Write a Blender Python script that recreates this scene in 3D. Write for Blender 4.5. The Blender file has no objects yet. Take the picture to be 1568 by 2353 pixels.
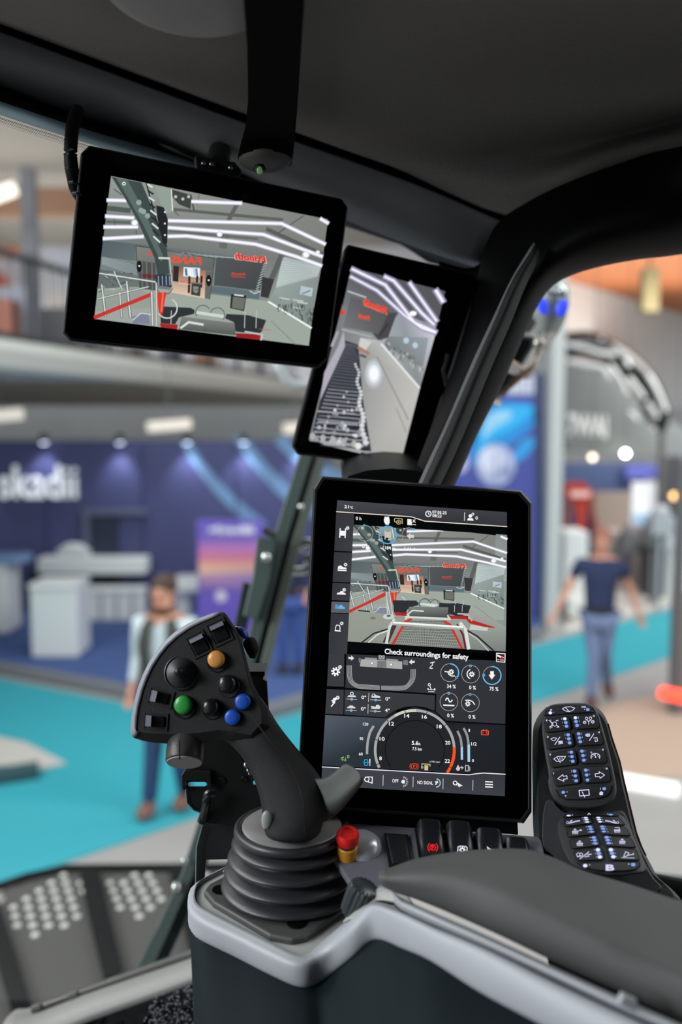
import bpy, math, random
from math import sin, cos, pi, radians, atan2, sqrt
from mathutils import Vector as V, Matrix, geometry
random.seed(7)
scn = bpy.context.scene
# ---------------------------------------------------------------- camera
W, H, F = 1568, 2353, 2100.0
CAM = V((0, 0, 2.85)); PITCH = math.atan(208/2100)
fwd = V((0, cos(PITCH), -sin(PITCH))); upv = V((0, sin(PITCH), cos(PITCH))); rgt = V((1, 0, 0))
cam = bpy.data.cameras.new('camera'); camo = bpy.data.objects.new('camera', cam); scn.collection.objects.link(camo)
camo.location = CAM; camo.rotation_euler = (pi/2-PITCH, 0, 0)
cam.sensor_fit = 'HORIZONTAL'; cam.sensor_width = 24.0; cam.lens = 24.0*F/W; cam.clip_start = .02; cam.clip_end = 300
cam.dof.use_dof = True; cam.dof.focus_distance = .82; cam.dof.aperture_fstop = 2.85
scn.camera = camo
# ---------------------------------------------------------------- world and hall light
wd = bpy.data.worlds.new('world'); scn.world = wd; wd.use_nodes = True
wd.node_tree.nodes['Background'].inputs[0].default_value = (.93, .97, 1.0, 1)
wd.node_tree.nodes['Background'].inputs[1].default_value = .78
scn.view_settings.view_transform = 'Standard'; scn.view_settings.look = 'None'
scn.view_settings.exposure = 0.0; scn.view_settings.gamma = 1.0; scn.view_settings.use_curve_mapping = False
scn.cycles.use_denoising = True
scn.cycles.sample_clamp_indirect = 4.0
scn.cycles.sample_clamp_direct = 30.0
def area(name, loc, size, sizey, power, rot=(0, 0, 0), col=(1, 1, 1)):
    l = bpy.data.lights.new(name, 'AREA'); l.shape = 'RECTANGLE'; l.size = size; l.size_y = sizey; l.energy = power; l.color = col
    o = bpy.data.objects.new(name, l); o.location = loc; o.rotation_euler = rot; scn.collection.objects.link(o); return o
def spot(name, loc, target, power, ang=70, col=(1, 1, 1), rad=.05):
    l = bpy.data.lights.new(name, 'SPOT'); l.energy = power; l.spot_size = radians(ang); l.spot_blend = .8; l.color = col; l.shadow_soft_size = rad
    o = bpy.data.objects.new(name, l); o.location = loc; d = V(target)-V(loc); o.rotation_euler = d.to_track_quat('-Z', 'Y').to_euler(); scn.collection.objects.link(o); return o
area('hall_lamp_row', (-5, 9, 7.5), 8, 3, 130)
area('hall_lamp_row', (5, 9, 7.5), 8, 3, 110)
area('hall_lamp_row', (-6, 2, 6.5), 3, 6, 260, (0, radians(-45), 0))
area('front_fill', (6, 3, 7.5), 6, 3, 420, (radians(50), 0, radians(10)))  # unseen fill added to brighten upright surfaces on the right
area('front_fill', (-7, 3, 7.5), 6, 3, 420, (radians(50), 0, radians(-10)))  # matching unseen fill added for the left side
area('roof_fill', (-9, 17, 5.6), 10, 6, 130, (pi, 0, 0), (1, .96, .92))  # unseen upward fill added to lighten the hall roof
area('roof_fill', (8, 19, 4.9), 8, 6, 260, (pi, 0, 0), (1, .93, .86))  # unseen upward fill added to lighten the wood ceiling
area('stand_fill', (6.2, 13.6, 4.6), 3, 1.5, 170, (radians(30), 0, 0), (1, .97, .93))  # unseen fill added to brighten the far stands
area('balcony_fill', (-5, 19, 7.2), 8, 2, 420, (radians(35), 0, 0))  # unseen fill added to brighten the balcony backdrop
area('cab_fill', (-3.2, -1.0, 4.1), 1.4, 1.4, 150, (0, radians(-65), radians(-20)), (.92, .97, 1))  # unseen fill from the left, added to light the cab interior
# ---------------------------------------------------------------- helpers
def ray(x, y): return fwd + rgt*((x-784)/F) - upv*((y-1176.5)/F)
def P(x, y, d): return CAM + ray(x, y)*d
def G(x, y, z=0.0):
    r = ray(x, y); return CAM + r*((z-CAM.z)/r.z)
def PY(x, y, Y):
    r = ray(x, y); return CAM + r*(Y/r.y)
def s2l(c): c /= 255.0; return c/12.92 if c <= .04045 else ((c+.055)/1.055)**2.4
def rgb(c): return (s2l(c[0]), s2l(c[1]), s2l(c[2]), 1)
MATS = {}
def mat(name, col, rough=.6, metal=0, bump=0, bscale=400, emit=0, spec=.5, var=0, trans=0, coat=0):
    if name in MATS: return MATS[name]
    m = bpy.data.materials.new(name); m.use_nodes = True; nt = m.node_tree; b = nt.nodes['Principled BSDF']
    b.inputs['Base Color'].default_value = rgb(col); b.inputs['Roughness'].default_value = rough; b.inputs['Metallic'].default_value = metal
    b.inputs['Specular IOR Level'].default_value = spec; b.inputs['Coat Weight'].default_value = coat
    if emit: b.inputs['Emission Color'].default_value = rgb(col); b.inputs['Emission Strength'].default_value = emit
    if trans: b.inputs['Transmission Weight'].default_value = trans
    if bump or var:
        tc = nt.nodes.new('ShaderNodeTexCoord'); n = nt.nodes.new('ShaderNodeTexNoise'); n.inputs['Scale'].default_value = bscale; n.inputs['Detail'].default_value = 3
        nt.links.new(tc.outputs['Object'], n.inputs['Vector'])
        if bump:
            bp = nt.nodes.new('ShaderNodeBump'); bp.inputs['Strength'].default_value = bump; bp.inputs['Distance'].default_value = .002
            nt.links.new(n.outputs['Fac'], bp.inputs['Height']); nt.links.new(bp.outputs['Normal'], b.inputs['Normal'])
        if var:
            mx = nt.nodes.new('ShaderNodeMix'); mx.data_type = 'RGBA'; c = rgb(col)
            mx.inputs[6].default_value = (c[0]*(1-var), c[1]*(1-var), c[2]*(1-var), 1); mx.inputs[7].default_value = (c[0]*(1+var), c[1]*(1+var), c[2]*(1+var), 1)
            nt.links.new(n.outputs['Fac'], mx.inputs[0]); nt.links.new(mx.outputs[2], b.inputs['Base Color'])
    MATS[name] = m; return m
def screen_mat():
    if 'display' in MATS: return MATS['display']
    m = bpy.data.materials.new('display'); m.use_nodes = True; nt = m.node_tree; b = nt.nodes['Principled BSDF']
    b.inputs['Base Color'].default_value = (0, 0, 0, 1); b.inputs['Roughness'].default_value = .35; b.inputs['Specular IOR Level'].default_value = .15
    a = nt.nodes.new('ShaderNodeVertexColor'); a.layer_name = 'Col'
    nt.links.new(a.outputs['Color'], b.inputs['Emission Color']); b.inputs['Emission Strength'].default_value = 1
    MATS['display'] = m; return m
def print_mat():
    if 'print' in MATS: return MATS['print']
    m = bpy.data.materials.new('print'); m.use_nodes = True; nt = m.node_tree; b = nt.nodes['Principled BSDF']
    b.inputs['Roughness'].default_value = .6
    a = nt.nodes.new('ShaderNodeVertexColor'); a.layer_name = 'Col'
    nt.links.new(a.outputs['Color'], b.inputs['Base Color']); MATS['print'] = m; return m
def tag(o, label=None, cat=None, group=None, kind=None):
    if label: o['label'] = label
    if cat: o['category'] = cat
    if group: o['group'] = group
    if kind: o['kind'] = kind
    return o
WORLD = {}
def empty(name, loc, label=None, cat=None, group=None, parent=None):
    o = bpy.data.objects.new(name, None); scn.collection.objects.link(o); o.empty_display_size = .02
    WORLD[o.name] = V(loc); p = V((0, 0, 0))
    if parent: p = WORLD[parent.name]; o.parent = parent
    o.location = V(loc)-p
    return tag(o, label, cat, group)
def catmull(pts, n=6, closed=False):
    out = []; N = len(pts); rng = range(N if closed else N-1)
    for i in rng:
        if closed: a, b, c, d = pts[i-1], pts[i], pts[(i+1) % N], pts[(i+2) % N]
        else: a, b, c, d = pts[max(i-1, 0)], pts[i], pts[i+1], pts[min(i+2, N-1)]
        for k in range(n):
            t = k/n; t2 = t*t; t3 = t2*t
            out.append(tuple(.5*((2*b[j])+(-a[j]+c[j])*t+(2*a[j]-5*b[j]+4*c[j]-d[j])*t2+(-a[j]+3*b[j]-3*c[j]+d[j])*t3) for j in range(len(b))))
    if not closed: out.append(tuple(pts[-1]))
    return out
class M:
    def __init__(s): s.v = []; s.f = []; s.c = []
    def add(s, vs, fs, col=None):
        n = len(s.v); s.v += [V(a) for a in vs]; s.f += [tuple(i+n for i in f) for f in fs]
        s.c += ([col]*len(vs) if not isinstance(col, list) else col); return s
    def quad(s, a, b, c, d, col=None): return s.add([a, b, c, d], [(0, 1, 2, 3)], col)
    def box(s, c, dx, dy, dz, ax=None, col=None):
        c = V(c); X, Y, Z = ax if ax else (V((1, 0, 0)), V((0, 1, 0)), V((0, 0, 1)))
        vs = [c+X*(i*dx/2)+Y*(j*dy/2)+Z*(k*dz/2) for i in (-1, 1) for j in (-1, 1) for k in (-1, 1)]
        return s.add(vs, [(0, 1, 3, 2), (4, 6, 7, 5), (0, 4, 5, 1), (2, 3, 7, 6), (0, 2, 6, 4), (1, 5, 7, 3)], col)
    def prism(s, pts, off, col=None):
        """closed solid: polygon pts swept by vector off (or list of end points)"""
        n = len(pts); a = [V(p) for p in pts]; b = [V(o) for o in off] if isinstance(off, list) else [p+off for p in a]
        return s.add(a+b, [tuple(range(n))[::-1], tuple(range(n, 2*n))]+[(i, (i+1) % n, n+(i+1) % n, n+i) for i in range(n)], col)
    def loft(s, rows, closed=False, caps=False, col=None):
        n = len(rows[0]); vs = [p for r in rows for p in r]; fs = []
        for i in range(len(rows)-1):
            for j in range(n if closed else n-1):
                k = (j+1) % n; fs.append((i*n+j, i*n+k, (i+1)*n+k, (i+1)*n+j))
        if caps: fs += [tuple(range(n))[::-1], tuple(range((len(rows)-1)*n, len(rows)*n))]
        return s.add(vs, fs, col)
    def tube(s, path, r, sides=10, caps=True, col=None, up=V((0, 0, 1)), flat=1.0):
        path = [V(p) for p in path]; rows = []; N = len(path)
        for i, p in enumerate(path):
            t = (path[min(i+1, N-1)]-path[max(i-1, 0)]).normalized()
            a = t.cross(up)
            if a.length < 1e-4: a = t.cross(V((1, 0, 0)))
            a.normalize(); b = t.cross(a).normalized(); rr = r[i] if isinstance(r, (list, tuple)) else r
            rows.append([p+a*(cos(2*pi*k/sides)*rr)+b*(sin(2*pi*k/sides)*rr*flat) for k in range(sides)])
        return s.loft(rows, True, caps, col)
    def lathe(s, c, prof, axis=V((0, 0, 1)), n=32, caps=True, col=None, sx=1, sy=1):
        c = V(c); axis = V(axis).normalized(); a = axis.cross(V((0, 0, 1)))
        if a.length < 1e-3: a = V((1, 0, 0))
        a.normalize(); b = axis.cross(a)
        rows = [[c+axis*h+a*(cos(2*pi*k/n)*r*sx)+b*(sin(2*pi*k/n)*r*sy) for k in range(n)] for r, h in prof]
        return s.loft(rows, True, caps, col)
    def ball(s, c, rx, ry=None, rz=None, n=16, col=None, ax=None):
        ry = rx if ry is None else ry; rz = rx if rz is None else rz; c = V(c)
        X, Y, Z = ax if ax else (V((1, 0, 0)), V((0, 1, 0)), V((0, 0, 1)))
        rows = []
        for i in range(n//2+1):
            t = pi*i/(n//2); rr = max(sin(t), 1e-3)
            rows.append([c+X*(rx*rr*cos(2*pi*k/n))+Y*(ry*rr*sin(2*pi*k/n))+Z*(rz*cos(t)) for k in range(n)])
        return s.loft(rows, True, True, col)
    def build(s, name, m, parent=None, smooth=True, bevel=0, subd=0, label=None, cat=None, group=None, kind=None, seg=2, ang=40, rem=0, solid=0):
        xs = [v.x for v in s.v]; ys = [v.y for v in s.v]; zs = [v.z for v in s.v]
        o0 = V(((min(xs)+max(xs))/2, (min(ys)+max(ys))/2, min(zs) if not parent else (min(zs)+max(zs))/2))
        me = bpy.data.meshes.new(name); me.from_pydata([tuple(v-o0) for v in s.v], [], s.f); me.update()
        if any(c is not None for c in s.c):
            at = me.color_attributes.new('Col', 'FLOAT_COLOR', 'POINT')
            for i, c in enumerate(s.c): at.data[i].color = rgb(c) if c is not None else (0, 0, 0, 1)
        me.materials.append(m)
        import bmesh
        bm = bmesh.new(); bm.from_mesh(me)
        if not any(c is not None for c in s.c): bmesh.ops.remove_doubles(bm, verts=bm.verts, dist=1e-6)
        if not any(c is not None for c in s.c): bmesh.ops.recalc_face_normals(bm, faces=bm.faces)
        bm.to_mesh(me); bm.free()
        if smooth:
            for p in me.polygons: p.use_smooth = True
            if not subd: me.set_sharp_from_angle(angle=radians(ang))
        o = bpy.data.objects.new(name, me); scn.collection.objects.link(o)
        WORLD[o.name] = o0; pw = V((0, 0, 0))
        if parent: o.parent = parent; pw = WORLD[parent.name]
        o.location = o0-pw
        if solid: md = o.modifiers.new('solid', 'SOLIDIFY'); md.thickness = solid; md.offset = 0
        if subd: md = o.modifiers.new('subd', 'SUBSURF'); md.levels = subd; md.render_levels = subd
        if bevel: md = o.modifiers.new('bevel', 'BEVEL'); md.width = bevel; md.segments = seg; md.limit_method = 'ANGLE'; md.angle_limit = radians(35); md.harden_normals = False
        return tag(o, label, cat, group, kind)
TXT = {}
def textmesh(body, bold=0.0):
    """2D triangles of a text in the built-in font -> (verts, faces, bbox)"""
    k = (body, bold)
    if k in TXT: return TXT[k]
    cu = bpy.data.curves.new('t', 'FONT'); cu.body = body; cu.offset = bold; cu.resolution_u = 3
    o = bpy.data.objects.new('t', cu); scn.collection.objects.link(o)
    me = bpy.data.meshes.new_from_object(o.evaluated_get(bpy.context.evaluated_depsgraph_get()))
    vs = [(v.co.x, v.co.y) for v in me.vertices]; fs = [tuple(p.vertices) for p in me.polygons]
    bpy.data.objects.remove(o); bpy.data.curves.remove(cu); bpy.data.meshes.remove(me)
    xs = [v[0] for v in vs]; ys = [v[1] for v in vs]
    TXT[k] = (vs, fs, (min(xs), max(xs), min(ys), max(ys))); return TXT[k]
class Plane:
    """a real flat surface (a screen, a key pad, a printed wall) on which marks lie; drawn from points of the photograph"""
    def __init__(s, a, b, c, off=.00006):
        s.o = V(a); s.n = (V(b)-V(a)).cross(V(c)-V(a)).normalized()
        if s.n.dot(CAM-s.o) < 0: s.n = -s.n
        s.off = off; s.base = 0.0; s.xf = lambda x, y: (x, y)
    def at(s, x, y, h=0.0):
        x, y = s.xf(x, y); r = ray(x, y); o = s.o+s.n*h
        return CAM+r*((o-CAM).dot(s.n)/r.dot(s.n))
    def poly(s, m, pts, col, L=1):
        pp = [s.at(x, y, s.base+L*s.off) for x, y in pts]
        if len(pp) <= 4: m.add(pp, [tuple(range(len(pp)))], col); return
        tri = geometry.tessellate_polygon([[V((x, y, 0)) for x, y in pts]])
        m.add(pp, [tuple(t) for t in tri], col)
    def line(s, m, pts, w, col, L=2, closed=False):
        if closed: pts = list(pts)+[pts[0]]
        for (x0, y0), (x1, y1) in zip(pts[:-1], pts[1:]):
            l = math.hypot(x1-x0, y1-y0) or 1; nx, ny = -(y1-y0)/l*w/2, (x1-x0)/l*w/2; ex, ey = (x1-x0)/l*w*.25, (y1-y0)/l*w*.25
            s.poly(m, [(x0+nx-ex, y0+ny-ey), (x1+nx+ex, y1+ny+ey), (x1-nx+ex, y1-ny+ey), (x0-nx-ex, y0-ny-ey)], col, L)
    def ring(s, m, cx, cy, r, w, col, a0=0, a1=360, L=2, n=0, ry=None):
        n = n or max(10, int(abs(a1-a0)/9)); ry = ry or r; q = ry/r
        for i in range(n):
            t0 = radians(a0+(a1-a0)*i/n); t1 = radians(a0+(a1-a0)*(i+1)/n)
            s.poly(m, [(cx+cos(t)*rr, cy+sin(t)*rr*q) for t, rr in ((t0, r-w/2), (t1, r-w/2), (t1, r+w/2), (t0, r+w/2))], col, L)
    def disc(s, m, cx, cy, r, col, L=2, n=18, ry=None):
        ry = ry or r; s.poly(m, [(cx+cos(2*pi*i/n)*r, cy+sin(2*pi*i/n)*ry) for i in range(n)], col, L)
    def text(s, m, body, x0, y0, x1, h, col, rot=0, L=3, bold=0.0, mirror=False, shear=0):
        """left x0, baseline y0, right x1, height of the letters h, all in points of the photograph; rot in degrees clockwise"""
        vs, fs, (a, b, c, d) = textmesh(body, bold); sx = (x1-x0)/(b-a); sy = h/(d-c); cr, sr = cos(radians(rot)), sin(radians(rot)); pp = []
        for u, v in vs:
            X = (u-a)*sx; Y = -(v-c)*sy; X += -Y*shear
            if mirror: X = (x1-x0)-X
            pp.append(s.at(x0+X*cr-Y*sr*0-Y*0, y0+X*sr+Y, s.base+L*s.off))
        m.add(pp, fs, col)
# ================================================================ THE SHOW HALL
PR = print_mat()
def structure(o): return tag(o, kind='structure')
m = M(); m.box((0, 16, -.05), 70, 60, .1); structure(m.build('floor', mat('hall_floor', (160, 157, 154), .55, var=.06, bscale=3), smooth=False))
def slab(name, pts, z, t, mt, kind='structure', **k):
    m = M(); m.prism([G(x, y, z) for x, y in pts], V((0, 0, -t))); return m.build(name, mt, smooth=False, kind=kind, **k)
TEAL = mat('teal_carpet', (46, 160, 174), .9, bump=.2, bscale=60, var=.04)
m = M(); m.prism([G(x, y, .012) for x, y in ((-260, 2119), (1000, 1690), (1568, 1499), (1900, 1392), (1900, 1310), (1568, 1393), (1222, 1484), (900, 1575), (562, 1672), (240, 1606), (-260, 1508))], V((0, 0, -.012)))
tag(m.build('carpet_runner', TEAL, smooth=False), 'wide teal carpet aisle crossing the hall floor', 'carpet')
# the booth platform: blue carpet on a low grey plinth
m = M(); m.prism([G(x, y, .1) for x, y in ((-260, 1482), (250, 1578), (562, 1648), (900, 1550), (1248, 1452), (1250, 1405), (900, 1405), (-260, 1405))], V((0, 0, -.1)))
pl = m.build('stage_platform', mat('plinth_grey', (120, 122, 128), .7), smooth=False, label='low grey edged platform carrying the blue exhibition stand', cat='platform')
m = M(); m.prism([G(x, y, .106) for x, y in ((-260, 1474), (250, 1562), (558, 1628), (900, 1532), (1244, 1438), (1244, 1400), (900, 1400), (-260, 1400))], V((0, 0, -.01)))
m.build('carpet', mat('blue_carpet', (66, 90, 144), .9, bump=.2, bscale=60), pl, smooth=False, label='blue carpet')
m = M(); m.prism([G(x, y, .008) for x, y in ((1180, 1745), (1380, 1622), (1700, 1560), (1900, 1700), (1700, 1790), (1380, 1780))], V((0, 0, -.008)))
tag(m.build('carpet', mat('beige_carpet', (190, 163, 144), .85, var=.03, bscale=20), smooth=False), 'beige floor carpet right of the walking man, behind the white light strip', 'carpet')
# back wall of the stand
YB = 13.0
BW = mat('stand_blue_wall', (66, 70, 112), .6, var=.03, bscale=1)
a = PY(-400, 1012, YB); b = PY(760, 1012, YB)
m = M(); m.box(((a.x+b.x)/2, YB+.06, a.z/2+.053), b.x-a.x, .12, a.z-.106); wb = m.build('wall_back', BW, smooth=False, kind='structure')
PB = Plane((0, YB, 0), (1, YB, 0), (0, YB, 1), .004)
m = M()
for x, w in ((108, .02), (330, .02), (545, .02)): m.box(PY(x, 1215, YB-.01), .02, .02, 2.4)
m.build('panel_joint', mat('joint_blue', (44, 50, 96), .6), wb, smooth=False)
LB = mat('pale_blue_print', (106, 140, 178), .5)
for pts, w0, w1 in (([(422, 1008), (455, 1062), (500, 1120), (545, 1165), (605, 1215)], 20, 32), ([(548, 1000), (590, 1060), (630, 1105), (668, 1140), (730, 1180)], 28, 32), ([(642, 1008), (690, 1052), (752, 1088), (800, 1105)], 28, 30)):
    m = M(); c = catmull(pts, 6); n = len(c); up_, dn = [], []
    for i, (x, y) in enumerate(c):
        x1, y1 = c[min(i+1, n-1)]; x0, y0 = c[max(i-1, 0)]; l_ = math.hypot(x1-x0, y1-y0); w = w0+(w1-w0)*i/n; nx, ny = -(y1-y0)/l_*w/2, (x1-x0)/l_*w/2
        up_.append((x+nx, y+ny)); dn.append((x-nx, y-ny))
    m.loft([[PY(x, y, YB-.012) for x, y in up_], [PY(x, y, YB-.012) for x, y in dn], [PY(x, y, YB+.001) for x, y in dn], [PY(x, y, YB+.001) for x, y in up_]], False)
    m.build('stripe', LB, wb, smooth=False, label='pale blue curved stripe')
# letters of the stand
vs, fs, (ta, tb, tc, td) = textmesh('skadii', .008)
q0 = PY(-2, 1146, YB-.06); q1 = PY(177, 1146, YB-.06); q2 = PY(0, 1070, YB-.06); sx = (q1.x-q0.x)/(tb-ta); sz = (q2.z-q0.z)/(td-tc)
m = M(); n = len(vs); fr = [V((q0.x+(u-ta)*sx, YB-.07, q0.z+(v-tc)*sz)) for u, v in vs]; m.add(fr+[v+V((0, .07, 0)) for v in fr], [tuple(f) for f in fs])
ed = {}
for f in fs:
    for i in range(len(f)):
        e = (f[i], f[(i+1) % len(f)]); ed[e] = ed.get(e, 0)+1
for (i, j) in list(ed):
    if (j, i) not in ed: m.add([fr[i], fr[j], fr[j]+V((0, .07, 0)), fr[i]+V((0, .07, 0))], [(0, 1, 2, 3)])
tag(m.build('sign_lettering', mat('white_letters', (236, 238, 240), .5, emit=.3), smooth=False), 'white raised lettering skadii on the blue stand wall', 'sign')  # faint glow added so the letters read whiter
for i, x in enumerate((-60, 100, 275, 430, 560, 690)):
    p_ = PY(x, 1008, YB-.18); m = M(); m.lathe(p_, [(.03, -.06), (.05, -.05), (.05, .06), (.02, .07)], V((0, -.25, 1)), 14); m.tube([p_+V((0, .02, .03)), p_+V((0, .25, .04))], .012, 6)
    lp = m.build('spot_lamp', mat('lamp_black', (20, 20, 22), .4), label='%s spot lamp above the blue stand wall' % ('small', 'leftmost visible', 'second from left', 'lamp over the first pale stripe,', 'lamp over the second pale stripe,', 'rightmost')[i], cat='lamp', group='spot lamps above the blue stand wall')
    m = M(); m.lathe(p_, [(.002, -.062), (.045, -.061), (.045, -.055)], V((0, -.25, 1)), 14); m.build('bulb', mat('lamp_cool', (225, 232, 255), emit=9), lp)
    spot('spot_light', p_+V((0, -.02, -.08)), PY(x, 1110, YB-.02), 30, 80, (.88, .88, 1))
# door in the wall
m = M(); A = PY(200, 1182, YB-.02); B = PY(272, 1300, YB-.02)
m.box(((A.x+B.x)/2, YB-.03, A.z/2+.054), B.x-A.x, .06, A.z-.108); d1 = m.build('door_1', mat('door_dark', (32, 40, 62), .5), smooth=False, kind='structure')
m = M(); m.box((A.x, YB-.05, A.z/2+.054), .09, .1, A.z-.108); m.box(((A.x+B.x)/2+.2, YB-.05, A.z+.04), B.x-A.x+.5, .1, .08); m.build('door_frame', mat('frame_grey', (92, 98, 122), .5), d1, smooth=False)
# counters
WC = mat('white_counter', (226, 228, 226), .45); WC2 = mat('white_inner', (205, 208, 208), .6)
def counter(xl, xr, yt, yb, dep, name, label, group=None, top=.06):
    """counter whose front foot stands on the platform; edges from the photograph"""
    g = G((xl+xr)/2, yb, .107); Y = g.y; a = PY(xl, yb, Y); b = PY(xr, yb, Y); t = PY(xl, yt, Y).z
    r = empty(name, ((a.x+b.x)/2, Y, .1), label, 'counter', group)
    m = M(); m.box(((a.x+b.x)/2, Y+dep/2, (.107+t-top)/2), (b.x-a.x)*.97, dep, t-top-.107); m.build('body', WC, r, bevel=.03, smooth=False)
    m = M(); m.box(((a.x+b.x)/2, Y+dep/2, t-top/2), b.x-a.x, dep+.06, top); m.build('countertop', WC, r, bevel=.02, smooth=False); return r, Y, t
counter(70, 182, 1342, 1512, .55, 'reception_counter', 'white block counter standing nearest on the blue carpet, left of the walking man')
r_, Y_, t_ = counter(180, 335, 1352, 1428, .22, 'reception_counter', 'long low white counter behind the white block counter')
m = M()
for x in (196, 232, 268, 305): m.box(PY(x, 1392, Y_-.01), .03, .02, .4)
m.build('panel_joint', mat('joint_white', (150, 152, 156), .6), r_, smooth=False)
m = M(); a = PY(84, 1300, 12.6); b = PY(334, 1300, 12.6)
m.box(((a.x+b.x)/2, 12.78, PY(0, 1302, 12.6).z), b.x-a.x, .34, .22)
o = m.build('bar_counter', WC, bevel=.02, smooth=False, label='wide white bar shelf along the blue wall behind the block counter', cat='counter')
for k_, x in enumerate((84, 137, 196)):
    m = M(); q = PY(x, 1326, 12.75); m.box(q, .1, .1, .16); m.ball(q+V((0, 0, .06)), .05); m.build('holder', mat('cup_dark', (24, 26, 34), .5), o, label='dark holder under the shelf')
m = M(); a = PY(170, 1273, 12.8); m.box(a, .42, .24, .13); m.ball(a+V((0, 0, .06)), .2, .11, .1); m.build('coffee_machine', WC2, label='pale machine on the white bar shelf', cat='machine')
r_, Y_, t_ = counter(-60, 22, 1300, 1456, .5, 'reception_counter', 'white counter cut by the left edge of the view')
m = M(); a = PY(8, 1305, Y_); m.box((a.x, Y_+.2, t_+.065), .5, .45, .12); m.build('display_case', mat('case_blue', (120, 150, 190), .4), bevel=.03, label='pale blue display case on the far left counter', cat='display case')
r_ = empty('bar_table', G(438, 1440, .1), 'white high table behind the walking man in the vest', 'table')
m = M(); a = PY(395, 1345, 11.6); b = PY(478, 1325, 11.9); m.box(((a.x+b.x)/2, 11.75, a.z), b.x-a.x, .5, .16); m.build('table_top', WC, r_, bevel=.03, smooth=False)
m = M(); m.box(((a.x+b.x)/2-.1, 11.8, (a.z-.08+.107)/2), .16, .16, a.z-.187); m.build('leg', WC, r_, smooth=False)
# roll up banner
Yr = G(520, 1482, .1).y; PBn = Plane((0, Yr, 0), (1, Yr, 0), (0, Yr, 1), .003)
a = PY(456, 1480, Yr); b = PY(607, 1195, Yr)
r_ = empty('roll_up_banner', ((a.x+b.x)/2, Yr, .1), 'purple and pink roll up banner standing on the blue carpet', 'banner')
m = M(); m.box(((a.x+b.x)/2, Yr+.02, (a.z+b.z)/2), b.x-a.x, .03, b.z-a.z); m.build('panel', mat('banner_purple', (112, 92, 190), .5), r_, bevel=.012)
m = M(); pb = lambda pts, c, L=1: PBn.poly(m, pts, c, L)
pb([(457, 1232), (606, 1232), (606, 1262), (457, 1262)], [(110, 92, 186), (110, 92, 186), (190, 120, 180), (190, 120, 180)])
pb([(457, 1262), (606, 1262), (606, 1288), (457, 1288)], [(200, 128, 182), (190, 120, 186), (205, 110, 130), (225, 120, 140)])
pb([(457, 1288), (606, 1288), (606, 1318), (457, 1318)], [(235, 160, 140), (215, 150, 140), (200, 160, 160), (238, 196, 160)])
pb([(457, 1318), (606, 1318), (606, 1360), (457, 1360)], [(200, 150, 170), (150, 120, 180), (110, 92, 180), (100, 84, 170)])
PBn.text(m, 'skadii', 478, 1226, 585, 18, (226, 226, 240), 0, 3, .06); PBn.disc(m, 508, 1370, 13, (225, 215, 230), 3)
m.build('print', PR, r_, smooth=False)
m = M(); m.box(((a.x+b.x)/2, Yr+.02, .142), b.x-a.x+.04, .2, .07); m.build('foot', mat('alu', (150, 152, 156), .35, .8), r_, bevel=.01)
# right hand graphic wall and grey column
YG = 12.6
a = PY(880, 1460, YG); b = PY(1252, 858, YG)
m = M(); m.box(((a.x+b.x)/2, YG+.1, b.z/2+.053), b.x-a.x, .2, b.z-.106); wg = m.build('wall_right', mat('graphic_blue', (70, 80, 158), .5), smooth=False, kind='structure')
PG = Plane((0, YG, 0), (1, YG, 0), (0, YG, 1), .004); m = M()
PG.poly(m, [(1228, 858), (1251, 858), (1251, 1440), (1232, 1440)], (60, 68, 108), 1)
pts = catmull([(1086, 968), (1105, 942), (1140, 926), (1200, 925), (1228, 934), (1232, 968), (1205, 1000), (1160, 1030), (1120, 1060), (1088, 1072), (1082, 1030)], 4, True)
PG.poly(m, pts, (30, 140, 214), 1)
PG.poly(m, catmull([(1120, 958), (1150, 936), (1215, 932), (1222, 950), (1180, 985), (1130, 1010), (1100, 1040), (1105, 990)], 4, True), (40, 176, 236), 2)
PG.poly(m, catmull([(1118, 962), (1140, 945), (1175, 945), (1170, 965), (1135, 985), (1110, 1010)], 4, True), (150, 205, 236), 3)
PG.poly(m, catmull([(1180, 1040), (1205, 1010), (1228, 1005), (1230, 1022), (1205, 1052), (1185, 1062)], 4, True), (44, 156, 222), 1)
PG.poly(m, [(1080, 975), (1098, 985), (1070, 1080), (1040, 1110), (1030, 1115)], (128, 118, 208), 1)
PG.poly(m, [(1045, 1085), (1060, 1090), (1030, 1120), (1015, 1120)], (40, 110, 200), 3)
PG.disc(m, 1140, 1068, 45, (176, 182, 214), 4, 32, 48); PG.disc(m, 1128, 1056, 28, (214, 218, 236), 5, 24); PG.disc(m, 1165, 1085, 14, (140, 148, 186), 5); PG.line(m, [(1138, 1040), (1140, 1110)], 5, (140, 146, 186), 6)
PG.disc(m, 1060, 1064, 17, (186, 186, 222), 4, 20, 22)
PG.poly(m, [(1160, 862), (1228, 862), (1228, 905), (1165, 905)], (206, 208, 222), 2)
for k in range(4): PG.line(m, [(1172+k*15, 872), (1172+k*15, 900)], 4, (150, 156, 190), 3)
m.build('print', PR, wg, smooth=False, label='cyan splash and pale ball graphic')
a = PY(1255, 1455, 12.35); b = PY(1306, 600, 12.35)
m = M(); m.box(((a.x+b.x)/2, 12.5, b.z/2+.3), b.x-a.x, .3, b.z+.6); m.build('hall_column', mat('column_grey', (190, 194, 192), .6), smooth=False, bevel=.02, label='tall pale grey square column right of the blue graphic wall', cat='column')
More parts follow.
